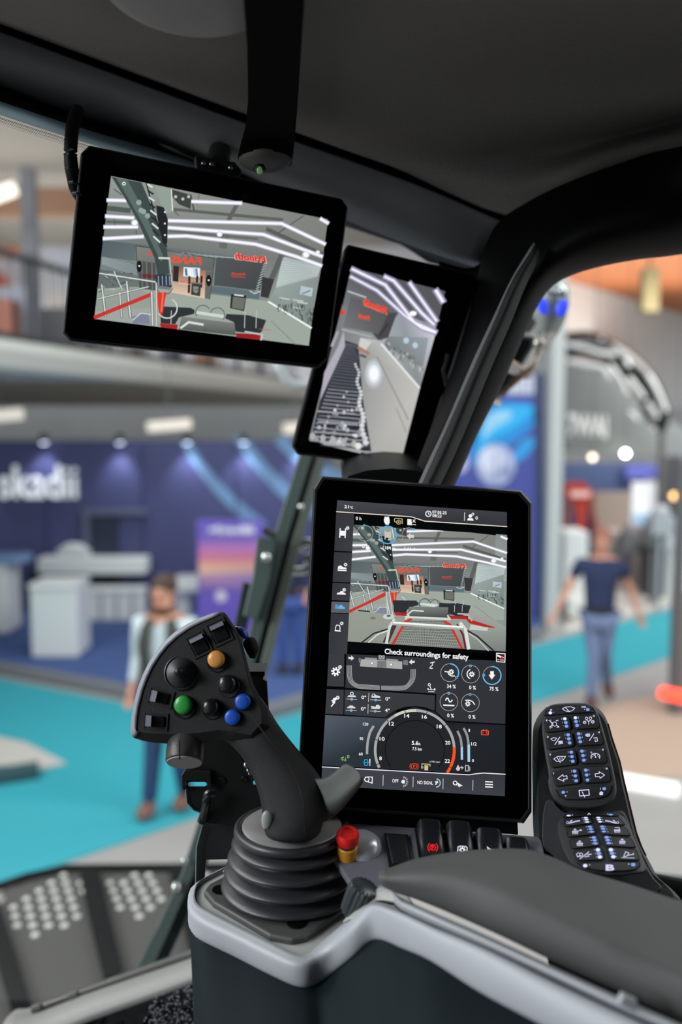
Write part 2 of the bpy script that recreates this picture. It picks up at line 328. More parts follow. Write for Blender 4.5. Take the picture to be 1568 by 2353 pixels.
# balcony
FB = mat('concrete', (226, 228, 220), .8, var=.06, bscale=4)
zb = 3.42
A0 = V((-3.9, 9.6, 0)); B0 = V((-.9, 22, 0)); dr = (B0-A0).normalized()
Am = A0-dr*7; nrm = V((-dr.y, dr.x, 0)); nrm = nrm if nrm.y > 0 else -nrm
if nrm.x > 0: nrm = -nrm
m = M(); base = [Am, B0+dr*4, B0+dr*4+V((9, 9, 0)), Am+V((-16, 26, 0))]
base = [Am, B0+dr*2, V((4, 34, 0)), V((-30, 34, 0)), V((-30, 6, 0))]
m.prism([V((p.x, p.y, zb)) for p in base], V((0, 0, .34))); sl = m.build('ceiling', FB, smooth=False, kind='structure')
m = M(); t = dr; m.box((Am+B0)/2+V((0, 0, zb+.13))-nrm*.03, .06, (B0-Am).length, .2, (nrm, t, V((0, 0, 1)))); m.build('edge_trim', mat('edge_pale', (196, 196, 190), .6), sl, smooth=False, label='pale balcony edge strip')
# railing of the balcony
r_ = empty('balcony_railing', (A0+B0)/2+V((0, 0, zb+.34)), 'dark metal railing with upright bars along the balcony edge', 'railing')
RM = mat('rail_dark', (60, 60, 64), .5)
L_ = (B0-A0).length; N = 16
for i in range(-4, 9):
    q = A0+dr*(L_*i/9)+nrm*.12; m = M(); m.box(q+V((0, 0, zb+.34+.5)), .07, .07, 1.0, (nrm, t, V((0, 0, 1)))); m.build('post', RM, r_, smooth=False)
for h in (.06, .98):
    m = M(); m.box((Am+B0)/2+nrm*.12+V((0, 0, zb+.34+h)), .07, (B0-Am).length, .07, (nrm, t, V((0, 0, 1)))); m.build('rail', RM, r_, smooth=False)
for i in range(-16, 62):
    q = A0+dr*(L_*i/62)+nrm*.12; m = M(); m.box(q+V((0, 0, zb+.34+.5)), .018, .018, .9, (nrm, t, V((0, 0, 1)))); m.build('bar', RM, r_, smooth=False)
# upper floor: wall with posters, things in front of it
m = M(); YU = 25.0; m.box((-9, YU+.1, 6.2), 26, .2, 5); wu = m.build('wall_far', mat('upper_wall', (196, 196, 204), .7), smooth=False, kind='structure')
PU = Plane((0, YU, 0), (1, YU, 0), (0, YU, 1), .01)
POST = [((0, 470, 62, 860), [(190, 194, 210), (176, 186, 204), (150, 120, 110), (170, 110, 96)], 'blue and rust poster at the far left of the balcony wall', [((-10, 660), 30, (176, 84, 62)), ((20, 560), 30, (186, 120, 100)), ((30, 720), 26, (170, 90, 60))]),
        ((88, 450, 186, 690), [(176, 182, 200), (150, 166, 196), (176, 178, 190), (190, 186, 190)], 'pale blue poster with pink patch on the balcony wall', [((150, 545), 20, (196, 140, 140)), ((120, 500), 24, (140, 164, 200))]),
        ((560, 862, 620, 905), [(170, 60, 70)]*4, 'small red poster on the balcony right of the others', []),
        ((280, 800, 340, 880), [(196, 170, 150)]*4, 'sand coloured poster low on the balcony wall', []), ((420, 815, 520, 890), [(168, 160, 164)]*4, 'grey poster low on the balcony wall', [])]
for (x0, y0, x1, y1), cs, lb, ds in POST:
    a = PY(x0, y0, YU); b = PY(x1, y1, YU); b.z = max(b.z, 3.8); m = M()
    m.add([(a.x, YU-.01, a.z), (b.x, YU-.01, a.z), (b.x, YU-.01, b.z), (a.x, YU-.01, b.z)], [(0, 1, 2, 3)], cs)
    for (x, y), rr, c in ds: PU.disc(m, x, y, rr, c, 3, ry=rr*1.3)
    m.build('poster', PR, smooth=False, label=lb, cat='poster', group='posters on the balcony wall', solid=.01)
m = M(); a = PY(73, 640, 15.5); m.box((a.x, 15.5, 5.4), .22, .22, 3.2); m.build('hall_column', mat('post_dark', (104, 106, 116), .6), smooth=False, label='narrow dark upright post on the balcony at the left', cat='column')
random.seed(21); crowd = []
for i in range(9):
    x = (-8, 40, 118, 165, 232, 310, 395, 470, 590)[i]; Y = 6.22/(.242+(784-x)/2100)+1.3; a = PY(x, 800, Y); h = random.uniform(.5, .9)
    c = ((150, 90, 74), (140, 146, 160), (90, 90, 96), (190, 176, 168), (170, 170, 166), (190, 176, 168), (96, 104, 124), (200, 150, 120), (170, 170, 166))[i]; m = M(); m.box((a.x, Y, zb+.34+h/2), random.uniform(.3, .6), .3, h)
    m.build('display_stand', mat('stand_%d_%d_%d' % c, c, .7), smooth=False, bevel=.02, label='%s display stand behind the balcony railing, number %s from the left' % ({150: 'rust', 190: 'sand', 90: 'charcoal', 140: 'pale slate', 200: 'tan', 96: 'slate blue', 170: 'grey'}[c[0]], ('first', 'second', 'third', 'fourth', 'fifth', 'sixth', 'seventh', 'eighth', 'ninth')[i]), cat='display stand', group='stands on the balcony')
# hall roof seen through the windscreen
m = M(); m.box((-9, 20, 7.6), 26, 16, .2); tag(m.build('ceiling', mat('roof_grey', (166, 160, 154), .8, var=.06, bscale=1), smooth=False), kind='structure')
m = M(); m.box((-8, 17.5, 6.9), 14, .3, .5); tag(m.build('roof_beam', mat('wood_beam', (150, 110, 84), .7), smooth=False), 'brown timber beam under the hall roof at upper left', 'beam')
TUBE = mat('tube_lamp', (255, 244, 230), emit=1.1)
TUB2 = mat('tube_lamp_dim', (226, 216, 204), emit=.55)
m = M(); m.box((0, 36, 4), 90, .2, 8.2); tag(m.build('wall_far', mat('far_wall', (206, 206, 206), .8, var=.1, bscale=.6), smooth=False), kind='structure')
def tube_lamp(xa, ya, xb, yb_, Y, w, label, up=.4, e=TUBE):
    a = PY(xa, ya, Y); b = PY(xb, yb_, Y+.3); r = empty('tube_lamp', (a+b)/2+V((0, 0, .05)), label, 'lamp', 'tube lamps in the hall')
    d = (b-a).normalized(); L = (b-a).length; sdv = V((0, 0, 1)).cross(d).normalized(); u = d.cross(sdv)
    m = M(); m.box((a+b)/2, L, .12, w, (d, sdv, u)); m.build('diffuser', e, r, smooth=False, bevel=.02)
    m = M(); m.box((a+b)/2+u*(w*.5+.015), L+.02, .15, .03, (d, sdv, u)); m.tube([(a+b)/2+u*(w*.5), (a+b)/2+V((0, 0, (zb if up is None else 7.5 if up == 'roof' else (a+b).z/2+up)-(a+b).z/2))], .01, 6); m.build('housing', mat('lamp_grey', (120, 120, 120), .5), r, smooth=False)
tube_lamp(-90, 478, 36, 432, 14, .2, 'bright tube lamp under the hall roof at the upper left', 1.15)
tube_lamp(-40, 958, 52, 950, 11.6, .16, 'tube lamp under the balcony at the far left edge', None, TUB2)
tube_lamp(338, 981, 438, 973, 13.2, .16, 'long tube lamp hanging low, seen below the landscape monitor', 'roof', TUB2)
tube_lamp(655, 985, 700, 980, 14, .18, 'tube lamp hanging low, half behind the portrait monitor', 'roof', TUB2)
# ---------------------------------------------------------------- right hand side of the hall
WOOD = mat('warm_wood', (196, 118, 70), .7, var=.12, bscale=2)
m = M(); m.prism([G(x, y, 6.0) for x, y in ((1050, 420), (1900, 420), (1800, 790), (1270, 634))], V((0, 0, .12))); tag(m.build('ceiling', WOOD, smooth=False), kind='structure')
m = M(); a = G(1480, 690, 5.9); q = PY(1492, 668, 15.5); m.box(q, .26, .26, .7); m.tube([q, V((q.x, q.y, 6.0))], .03, 6); m.build('speaker_box', mat('khaki', (176, 160, 116), .7), smooth=False, label='khaki box hanging from the wooden ceiling', cat='speaker')
E1 = G(1270, 634, 6.0); E2 = G(1800, 790, 6.0); m = M()
m.prism([E1, E2, V((E2.x, E2.y, 3.6)), V((E1.x, E1.y, 3.0))], V((0, .2, 0))); tag(m.build('wall_right', mat('bulkhead', (212, 216, 216), .7, var=.04, bscale=1), smooth=False), kind='structure')
YS = 15.0
m = M(); m.prism([PY(x, y, YS) for x, y in ((1300, 828), (1400, 850), (1470, 925), (1600, 1000), (1600, 1048), (1300, 1036))], V((0, .25, 0)))
sg = m.build('fascia_sign', mat('fascia_grey', (118, 122, 122), .7), smooth=False, label='grey slanting fascia with white letters right of the pale column', cat='sign')
PS = Plane((0, YS, 0), (1, YS, 0), (0, YS, 1), .006); m = M(); PS.text(m, '7WAI', 1306, 1003, 1396, 54, (232, 232, 230), 3, 3, .04); m.build('lettering', PR, sg, smooth=False, label='white letters')
# black arch; lamp reflections on it are built as pale glowing strips
r_ = empty('inflatable_arch', PY(1420, 980, 14.2), 'black glossy arch with pale strips for lamp reflections above the grey fascia', 'arch')
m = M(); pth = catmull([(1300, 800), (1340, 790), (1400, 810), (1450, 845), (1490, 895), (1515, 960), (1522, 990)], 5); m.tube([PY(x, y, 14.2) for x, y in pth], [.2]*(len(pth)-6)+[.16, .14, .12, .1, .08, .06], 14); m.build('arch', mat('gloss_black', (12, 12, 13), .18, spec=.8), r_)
m = M(); q = PY(1522, 990, 14.2); m.tube([q, V((q.x, q.y, 0))], .05, 10); m.build('post', mat('post_grey', (96, 94, 94), .5), r_)
SL = mat('reflection_strip', (200, 200, 200), .4, emit=.15)
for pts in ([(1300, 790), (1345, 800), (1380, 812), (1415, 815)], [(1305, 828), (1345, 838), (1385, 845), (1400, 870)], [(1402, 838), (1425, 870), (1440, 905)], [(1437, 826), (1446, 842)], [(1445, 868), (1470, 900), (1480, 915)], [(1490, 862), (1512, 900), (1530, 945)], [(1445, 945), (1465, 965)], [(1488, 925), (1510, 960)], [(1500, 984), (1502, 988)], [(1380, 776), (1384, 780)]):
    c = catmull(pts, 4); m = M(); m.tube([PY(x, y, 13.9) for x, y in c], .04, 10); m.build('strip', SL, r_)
# lamps
for x, y, Y, e, rr, lb in ((1438, 1042, 14.75, 26, .045, 'round bright bulb hanging low before the far blue stand'), (1362, 1051, 14.75, 4.5, .05, 'dim round bulb left of the bright bulb'), (1550, 1140, 15.4, 4, .06, 'dim orange bulb at the right edge before the orange partition')):
    q = PY(x, y, Y); r_ = empty('pendant_lamp', q, lb, 'lamp'); m = M(); m.ball(q, rr); m.build('bulb', mat('bulb_%s' % e, (255, 190, 120) if e == 4 else (255, 226, 196) if e < 20 else (255, 246, 236), emit=e), r_); m = M(); m.tube([q+V((0, 0, rr)), V((q.x, q.y, 6.0))], .006, 6); m.build('cord', RM, r_)
m = M(); q = PY(1386, 592, 13); m.ball(q, .11, .11, .06); m.build('ceiling_lamp', mat('cool_lamp', (240, 246, 255), emit=3), label='small bright ceiling lamp touching the window edge under the wood ceiling', cat='lamp')
# far stands
YF = 17.5
def panel(x0, y0, x1, y1, Y, c, name, lb, cat, th=.1, emit=0, bev=.01):
    a = PY(x0, y0, Y); b = PY(x1, y1, Y); zb_ = min(a.z, b.z); zt = max(a.z, b.z); zb_ = max(0.0, zb_) if name in ('banner',) else (0.106 if 12.4 < Y < 13 else 0.0); m = M(); m.box(((a.x+b.x)/2, Y+th/2, (zb_+zt)/2), b.x-a.x, th, zt-zb_)
    return m.build(name, mat('c_%d_%d_%d_%d' % (c[0], c[1], c[2], emit*10), c, .6, emit=emit), smooth=False, bevel=bev, label=lb, cat=cat)
o = panel(1295, 1064, 1475, 1400, YF, (84, 104, 150), 'wall_far', None, None); tag(o, kind='structure')
panel(1440, 1068, 1540, 1100, YF-.3, (112, 120, 214), 'banner', 'violet blue banner above the white lit display', 'banner')
ld = panel(1455, 1108, 1522, 1245, YF-.5, (236, 240, 246), 'lit_display', 'bright white lit display with a pale blue foot', 'display', emit=.35)
m = M(); a = PY(1457, 1180, YF-.53); b = PY(1520, 1250, YF-.53); m.box(((a.x+b.x)/2, a.y, (a.z+b.z)/2), b.x-a.x, .04, a.z-b.z); m.build('foot_panel', mat('lit_blue', (170, 200, 232), .5, emit=.25), ld, smooth=False, label='pale blue lower half')
panel(1532, 1080, 1620, 1240, YF-.4, (206, 140, 84), 'partition', 'orange partition at the right edge of the far stands', 'partition')
panel(1525, 1050, 1560, 1270, YF-.9, (70, 72, 78), 'partition', 'dark grey narrow partition beside the orange one', 'partition')
panel(1368, 1130, 1448, 1232, YF-.6, (176, 160, 150), 'shelf_unit', 'beige shelf unit behind the red frame', 'shelf')
for i in range(4): pass
r_ = empty('red_frame', PY(1330, 1225, YF-1.5), 'red tall frame with a broad head, left among the far stands', 'machine')
RD = mat('red_paint', (220, 72, 56), .4)
m = M(); pr = [PY(x, y, YF-1.6) for x, y in ((1302, 1118), (1318, 1108), (1348, 1110), (1364, 1130), (1366, 1152), (1308, 1152))]; m.prism(pr, V((0, .35, 0))); m.build('head', RD, r_, bevel=.02, smooth=False)
m = M(); m.prism([PY(x, y, YF-1.55) for x, y in ((1322, 1150), (1350, 1150), (1346, 1220), (1344, 1338), (1334, 1338), (1332, 1220))], V((0, .2, 0))); m.build('post', RD, r_, bevel=.02, smooth=False)
m = M(); m.tube([PY(1352, 1140, YF-1.5), PY(1378, 1250, YF-1.5)], .06, 8); m.build('brace', mat('rust', (166, 92, 72), .5), r_)
m = M(); m.tube([PY(1308, 1140, YF-1.5), PY(1296, 1250, YF-1.5)], .06, 8); m.build('brace', mat('rust', (166, 92, 72), .5), r_)
m = M(); m.box(PY(1334, 1135, YF-1.64), .34, .04, .1); m.build('lamp', mat('pale_pink', (255, 214, 206), .4, emit=.3), r_, smooth=False)
# white furniture of the far stands
for k_, (x0, y0, x1, y1, Y, c, lb) in enumerate(((1298, 1222, 1348, 1445, 13.4, (246, 246, 242), 'white tall counter beside the pale column'), (1392, 1222, 1448, 1300, 16.3, (236, 234, 234), 'white low cabinet behind the walking man'), (1458, 1215, 1494, 1262, 15.6, (150, 142, 142), 'grey brown cabinet in the middle of the far stands'),
        (1499, 1225, 1530, 1285, 14.6, (70, 70, 74), 'black cabinet at the right of the far stands'), (1536, 1210, 1600, 1330, 14.6, (226, 228, 228), 'white cabinet at the right edge of the view'), (1306, 1380, 1345, 1448, 12.75, (236, 232, 226), 'short white block before the tall white counter'))):
    panel(x0, y0, x1, y1, Y, c, 'cabinet', lb, 'cabinet', .6, 0, .03)
for k_, (x, y, Y, c) in enumerate(((1412, 1262, 15.6, (150, 148, 148)), (1444, 1250, 15.2, (112, 112, 114)), (1500, 1232, 14.0, (112, 112, 118)), (1518, 1206, 13.5, (170, 174, 180)), (1548, 1236, 14.0, (220, 220, 222)))):
    q = PY(x, y, Y); m = M(); m.box(q, .3, .3, .28); m.ball(q+V((0, 0, .18)), .14, .14, .12); m.tube([q-V((0, 0, .12)), V((q.x, q.y, .02))], .03, 8)
    m.build('stool', mat('stool_%d' % c[0], c, .6), bevel=.01, label='%s stool among the far stands on the right, %s' % (('warm grey', 'dark grey', 'grey', 'light grey', 'white')[k_], ('nearest the walking man', 'left of the black cabinet', 'before the black cabinet', 'before the dark narrow partition', 'at the right edge')[k_]), cat='stool', group='stools among the far stands')
slab('floor', ((1296, 1300), (1700, 1260), (1700, 1345), (1568, 1385), (1300, 1450)), .006, .006, mat('pale_floor', (222, 218, 214), .5))
m = M(); q = G(1549, 1640, 0); zt = PY(0, 1060, q.y).z; m.box((q.x, q.y, zt/2), .09, .09, zt); m.build('hall_post', mat('post_grey', (96, 94, 94), .5), smooth=False, label='slim dark grey post rising at the right edge', cat='post')
m = M(); q = G(1568, 1645, 0); zt = PY(0, 1375, q.y).z; m.box((q.x+.16, q.y+.2, zt/2), .35, .35, zt); m.build('waste_bin', mat('bin_brown', (128, 118, 114), .6), smooth=False, bevel=.02, label='brown grey bin behind the slim post at the right edge', cat='bin')
m = M(); a = P(1524, 1592, 4.6); b = P(1640, 1616, 4.3); m.tube([a, a.lerp(b, .5), b], .032, 12); lr = m.build('tail_lamp', mat('red_lamp', (255, 66, 44), emit=2.4), label='glowing red lamp bar at the right edge', cat='lamp')
m = M(); m.tube([a+V((.03, -.036, 0)), a.lerp(b, .3)+V((0, -.036, 0))], .014, 8); m.build('core', mat('red_core', (255, 200, 160), emit=2), lr)
m = M(); m.tube([b+V((0, .02, -.02)), V((b.x, b.y, 0))], .03, 8); m.build('stem', RM, lr)
m = M(); m.prism([G(x, y, .05) for x, y in ((1392, 1772), (1562, 1800), (1562, 1818), (1392, 1788))], V((0, 0, -.05))); m.build('light_strip', mat('strip_white', (250, 250, 248), emit=.75), smooth=False, label='white lit floor strip running to the right edge', cat='lamp')
m = M(); m.prism([G(x, y, .03) for x, y in ((-60, 1680), (60, 1706), (152, 1752), (60, 1772), (-60, 1790))], V((0, 0, -.02))); o = m.build('floor_plate', mat('plate_beige', (196, 192, 184), .6), smooth=False, label='pale plate lying on the teal carpet at the left edge', cat='plate')
m = M(); m.prism([G(x, y, .09) for x, y in ((-60, 1765), (30, 1757), (88, 1748), (90, 1768), (-60, 1792))], V((0, 0, -.09))); m.build('edge', mat('plate_edge', (50, 84, 90), .6), o, smooth=False, label='dark edge')
# ================================================================ THE CAB
def surf(rows, n=5, mt=None, name='', parent=None, solid=0, cols=5, ext=0, **k):
    """smooth surface through rows of (x, y, depth) read from the photograph; rows may have any length"""
    rs = []
    if ext: rows = [[(r[0][0]-ext, r[0][1]-ext*.34, r[0][2]-ext*.00016)]+list(r) for r in rows]
    for r in rows:
        c = catmull(r, 8); L = [0]
        for i in range(1, len(c)): L.append(L[-1]+math.hypot(c[i][0]-c[i-1][0], c[i][1]-c[i-1][1]))
        out = []
        for j in range(cols*4+1):
            t = L[-1]*j/(cols*4); i = max(1, min(len(L)-1, next((q for q in range(len(L)) if L[q] >= t), len(L)-1))); f = (t-L[i-1])/((L[i]-L[i-1]) or 1)
            out.append(tuple(c[i-1][q]+(c[i][q]-c[i-1][q])*f for q in range(3)))
        rs.append(out)
    dense = []
    colsn = [catmull([r[j] for r in rs], n) for j in range(len(rs[0]))]
    grid = [[P(*colsn[j][i]) for j in range(len(colsn))] for i in range(len(colsn[0]))]
    m = M(); m.loft(grid); return m.build(name, mt, parent, solid=solid, ang=180, **k)
FAB = mat('headliner_fabric', (126, 124, 122), .95, bump=.9, bscale=900, spec=.1, var=.14)
PAN = mat('grey_panel', (104, 107, 108), .62, bump=.25, bscale=1500, spec=.3)
DRK = mat('cab_black', (4, 4, 5), .55, spec=.12)
RUB = mat('rubber_black', (9, 9, 10), .55, spec=.3)
# headliner: broad roof lining with a soft hollow towards the right
surf([[(-300, -700, .50), (300, -650, .50), (900, -600, .55), (1400, -560, .62), (1900, -500, .66)],
      [(-300, -300, .58), (300, -250, .58), (900, -200, .64), (1400, -180, .72), (1900, -150, .76)],
      [(-200, -90, .66), (300, 20, .68), (800, 60, .76), (1300, 80, .84), (1800, 40, .84)],
      [(-160, -50, .74), (360, 110, .80), (800, 190, .86), (1250, 250, .90), (1700, 190, .88)],
      [(-120, -10, .82), (460, 200, .90), (840, 300, .95), (1220, 346, 1.0), (1700, 236, .97)],
      [(-120, 0, .88), (540, 242, .96), (860, 356, 1.00), (1190, 432, 1.0), (1400, 356, .965), (1700, 292, .94)],
      [(-120, 4, .90), (560, 254, .98), (880, 366, 1.02), (1172, 492, 1.03), (1330, 432, 1.00), (1500, 372, .985), (1700, 322, .97)]], 5, FAB, 'ceiling', solid=.006, cols=14, ext=700, kind='structure')
# roof above the lining and back of the cab, keeping the cab dark behind the camera
m = M(); m.box((.2, -.25, 3.42), 2.6, 2.0, .05); m.build('roof_shell', DRK, smooth=False, kind='structure').name = 'ceiling'
m = M(); m.box((.2, -1.0, 2.5), 2.2, .05, 1.9); m.build('wall_back', mat('cab_lining', (40, 41, 42), .8), smooth=False, kind='structure')
m = M(); m.box((1.25, -.5, 2.4), .05, 1.6, 2.0); m.build('wall_right', mat('cab_lining', (40, 41, 42), .8), smooth=False, kind='structure')
# dark joint then the front overhead panel
surf([[(-120, 0, .895), (560, 250, .975), (880, 362, 1.015), (1175, 490, 1.035)], [(-120, 14, .93), (558, 264, 1.01), (880, 376, 1.05), (1172, 506, 1.06)], [(-120, 34, .905), (556, 282, .985), (876, 396, 1.03), (1168, 524, 1.04)]], 4, RUB, 'trim_1', cols=9, ext=700, solid=.004, kind='structure')
surf([[(-120, 34, .90), (556, 282, .98), (876, 396, 1.02), (1020, 452, 1.03), (1172, 518, 1.04)],
      [(-120, 70, .895), (480, 290, .975), (820, 420, 1.02), (1000, 490, 1.03), (1140, 545, 1.05)],
      [(-120, 110, .90), (400, 300, .985), (760, 440, 1.03), (960, 520, 1.045), (1120, 580, 1.06)],
      [(-120, 138, .92), (180, 250, .98), (520, 360, 1.03), (780, 470, 1.06), (960, 545, 1.07), (1110, 600, 1.08)],
      [(-120, 148, .96), (180, 262, 1.02), (520, 378, 1.08), (780, 494, 1.11), (960, 565, 1.12), (1100, 612, 1.13)]], 5, PAN, 'trim_2', cols=13, ext=700, solid=.005, kind='structure')
# frame of the windscreen under it: black gasket, dark hollow, blue-green lower lip
surf([[(-120, 148, .965), (180, 262, 1.025), (520, 378, 1.085), (780, 494, 1.115), (960, 565, 1.125), (1100, 612, 1.135)], [(-120, 170, .94), (180, 282, .99), (520, 392, 1.10), (780, 505, 1.15), (980, 580, 1.16), (1090, 625, 1.17)],
      [(-120, 196, .905), (180, 296, .94), (400, 360, 1.03), (600, 440, 1.12), (780, 512, 1.18), (900, 548, 1.2), (985, 600, 1.2)]], 4, mat('frame_dark', (9, 11, 12), .6, spec=.2), 'trim_3', cols=12, ext=700, solid=.004, kind='structure')
surf([[(-120, 196, .907), (180, 296, .942), (400, 360, 1.032), (560, 425, 1.09), (690, 470, 1.14)], [(-120, 206, .895), (180, 307, .93), (400, 372, 1.02), (560, 434, 1.08), (690, 480, 1.13)], [(-120, 219, .905), (180, 319, .94), (400, 384, 1.03), (560, 446, 1.10), (690, 490, 1.175)]], 4, mat('lip_grey', (150, 176, 188), .5), 'trim_4', cols=12, ext=700, solid=.004, kind='structure')
# windscreen with its dotted print band
GL = bpy.data.materials.new('window_glass'); GL.use_nodes = True; nt = GL.node_tree; nt.nodes.clear()
out = nt.nodes.new('ShaderNodeOutputMaterial'); mx = nt.nodes.new('ShaderNodeMixShader'); tr = nt.nodes.new('ShaderNodeBsdfTransparent'); gl = nt.nodes.new('ShaderNodeBsdfGlossy'); fr = nt.nodes.new('ShaderNodeFresnel')
fr.inputs['IOR'].default_value = 1.25; gl.inputs['Roughness'].default_value = .02; tr.inputs['Color'].default_value = (.96, .985, .98, 1)
nt.links.new(fr.outputs[0], mx.inputs[0]); nt.links.new(tr.outputs[0], mx.inputs[1]); nt.links.new(gl.outputs[0], mx.inputs[2]); nt.links.new(mx.outputs[0], out.inputs['Surface'])
ws = surf([[(-400, 150, .91), (180, 318, .955), (600, 450, 1.13), (1080, 620, 1.22)], [(-400, 900, 1.2), (180, 900, 1.25), (600, 900, 1.28), (1040, 900, 1.3)], [(-400, 2300, 1.6), (180, 2300, 1.6), (600, 2300, 1.6), (900, 2300, 1.6)]], 5, GL, 'window_1', cols=5, kind='structure')
m = M()
for i in range(75):
    x = -90+i*4.6; y = 270+(x)*.332+ (x*.0003*x)*-.2
    for j in range(5):
        r = (1.5, 1.4, 1.25, 1.05, .85)[j]; xx = x+(j % 2)*2.3; yy = y+j*3.6
        if 150 < xx < 186: pass
        d = .87+xx*.00009; c = P(xx, yy, d); k = r*d/F
        m.add([c+rgt*(cos(a)*k)+upv*(sin(a)*k) for a in [q*pi/3 for q in range(6)]], [(0, 1, 2, 3, 4, 5)])
tag(m.build('dot_band', mat('frit_black', (10, 10, 11), .5), smooth=False), 'printed band of tiny black dots along the top of the windscreen', 'dot band', kind='stuff')
# right hand pillar and door frame, one bent thick profile
def band(rows, mt, name, kind=None, subn=6, parent=None, **k):
    return surf(rows, subn, mt, name, parent, kind=kind, **k)
U = [(1900, 275, .95), (1568, 342, .955), (1430, 375, .975), (1300, 425, .99), (1200, 478, 1.01), (1150, 512, 1.02), (1120, 570, 1.03), (1094, 680, 1.03), (1052, 830, 1.02), (1010, 950, 1.0), (972, 1050, .98), (925, 1180, .96)]
I1 = [(1900, 340, .90), (1568, 420, .905), (1440, 446, .92), (1330, 485, .94), (1250, 535, .96), (1210, 580, .97), (1175, 640, .97), (1130, 730, .97), (1090, 830, .965), (1040, 950, .955), (1000, 1050, .945), (950, 1180, .935)]
I2 = [(1900, 430, .90), (1568, 500, .90), (1450, 520, .91), (1350, 548, .925), (1285, 585, .94), (1240, 625, .95), (1205, 680, .955), (1160, 770, .955), (1118, 860, .95), (1070, 970, .945), (1030, 1060, .94), (980, 1180, .93)]
Lo = [(1900, 515, .95), (1568, 571, .95), (1470, 583, .955), (1380, 600, .965), (1310, 622, .98), (1262, 650, .99), (1225, 700, .995), (1180, 800, .99), (1140, 890, .985), (1085, 1000, .975), (1036, 1110, .965), (1000, 1185, .96)]
band([U, I1, I2, Lo, [(x+4, y+4, d+.06) for x, y, d in Lo]], DRK, 'trim_5', 'structure', cols=12, solid=.006)
sr = band([[(1232, 560, .935), (1180, 640, .935), (1135, 735, .94), (1092, 830, .935), (1030, 975, .925), (990, 1060, .92), (950, 1150, .915)], [(1236, 572, .925), (1192, 645, .925), (1150, 740, .93), (1106, 840, .925), (1046, 985, .915), (1008, 1070, .91), (966, 1155, .905)],
      [(1240, 590, .94), (1206, 655, .94), (1170, 745, .945), (1124, 850, .94), (1066, 990, .93), (1028, 1075, .925), (985, 1160, .92)]], mat('seal_dark', (26, 27, 28), .5, bump=.5, bscale=900), 'trim_6', 'structure', cols=8, solid=.003)
band([[(1228, 558, .934), (1178, 640, .934), (1133, 735, .939), (1088, 830, .934), (1026, 975, .924), (986, 1060, .919), (946, 1150, .914)], [(1231, 562, .93), (1184, 642, .93), (1139, 737, .935), (1096, 833, .93), (1038, 978, .92), (1000, 1064, .914), (958, 1152, .909)]], mat('seal_highlight', (120, 126, 124), .45, bump=.6, bscale=900), 'trim_7', 'structure', cols=8, solid=.002)  # pale strip paints the thin highlight along the seal
# dark inner face between the portrait monitor and the pillar
band([[(1010, 600, 1.1), (1090, 615, 1.09), (1150, 560, 1.05)], [(985, 800, 1.12), (1040, 800, 1.1), (1090, 780, 1.04)], [(950, 1000, 1.14), (975, 1000, 1.1), (1020, 985, 1.02)], [(925, 1130, 1.16), (950, 1130, 1.1), (975, 1120, 1.0)]], DRK, 'trim_8', 'structure', cols=3, solid=.004)
# side window pane
surf([[(1240, 640, 1.0), (1400, 580, .98), (1900, 500, .95)], [(1180, 850, 1.01), (1500, 900, 1.0), (1900, 900, .96)], [(1020, 1200, 1.02), (1500, 1300, 1.02), (1900, 1300, 1.0)], [(1020, 2150, 1.1), (1500, 2100, 1.08), (1900, 2050, 1.04)]], 4, GL, 'window_2', cols=4, kind='structure')
# ---------------------------------------------------------------- things under the roof
r_ = empty('overhead_arm', P(620, 380, .90), 'black vertical arm hanging from the roof with a rounded foot and tiny green lamp', 'arm')
st = [(-200, 564, 708, .52), (-100, 562, 704, .56), (0, 561, 699, .61), (120, 570, 691, .69), (240, 572, 683, .78), (300, 566, 678, .835), (345, 553, 674, .88), (368, 548, 671, .885)]
m = M(); rows = []
for y, xl, xr, d in st:
    c = P((xl+xr)/2, y, d); w = (xr-xl)/2*d/F
    rows.append([c+rgt*(w*(abs(cos(t))**.6)*(1 if cos(t) > 0 else -1))+fwd*(.022*(abs(sin(t))**.6)*(1 if sin(t) > 0 else -1)) for t in [2*pi*k/28 for k in range(28)]])
m.loft(rows, True, True); m.build('arm', mat('arm_black', (3, 3, 3), .7, spec=.04), r_, ang=180)
m = M(); c = P(610, 366, .885); m.ball(c, .0262, .024, .0105, 20, ax=(rgt, fwd, (upv*.98+rgt*.18).normalized())); m.build('end_cap', mat('cap_grey', (66, 64, 62), .5, bump=.3, bscale=1500), r_)
m = M(); m.lathe(P(597, 384, .862), [(.0035, .003), (.0055, 0), (.006, -.003)], V((0, -.3, 1)), 14); m.build('socket', RUB, r_)
m = M(); m.ball(P(597, 390, .86), .0034, .0034, .004); m.build('lamp', mat('green_led', (96, 150, 92), .2, emit=.3), r_, label='small green lamp')
r_ = empty('roof_speaker', P(430, 0, .64), 'grey round bulge in the roof lining at the top edge, left of the hanging arm', 'speaker')
m = M(); c = P(440, -75, .625); nn = (V((0, -.25, -1))).normalized(); m.lathe(c, [(.066, -.03), (.0655, .002), (.062, .008), (.052, .0125), (.03, .0155), (.002, .0165)], nn, 48, sx=1.05, sy=1.0); m.build('cover', mat('cover_grey', (142, 142, 143), .7, bump=.2, bscale=900, spec=.2), r_)
m = M(); m.lathe(c, [(.0680, -.006), (.070, -.004), (.0680, -.002)], nn, 48, sx=1.05); m.build('rim', RUB, r_)
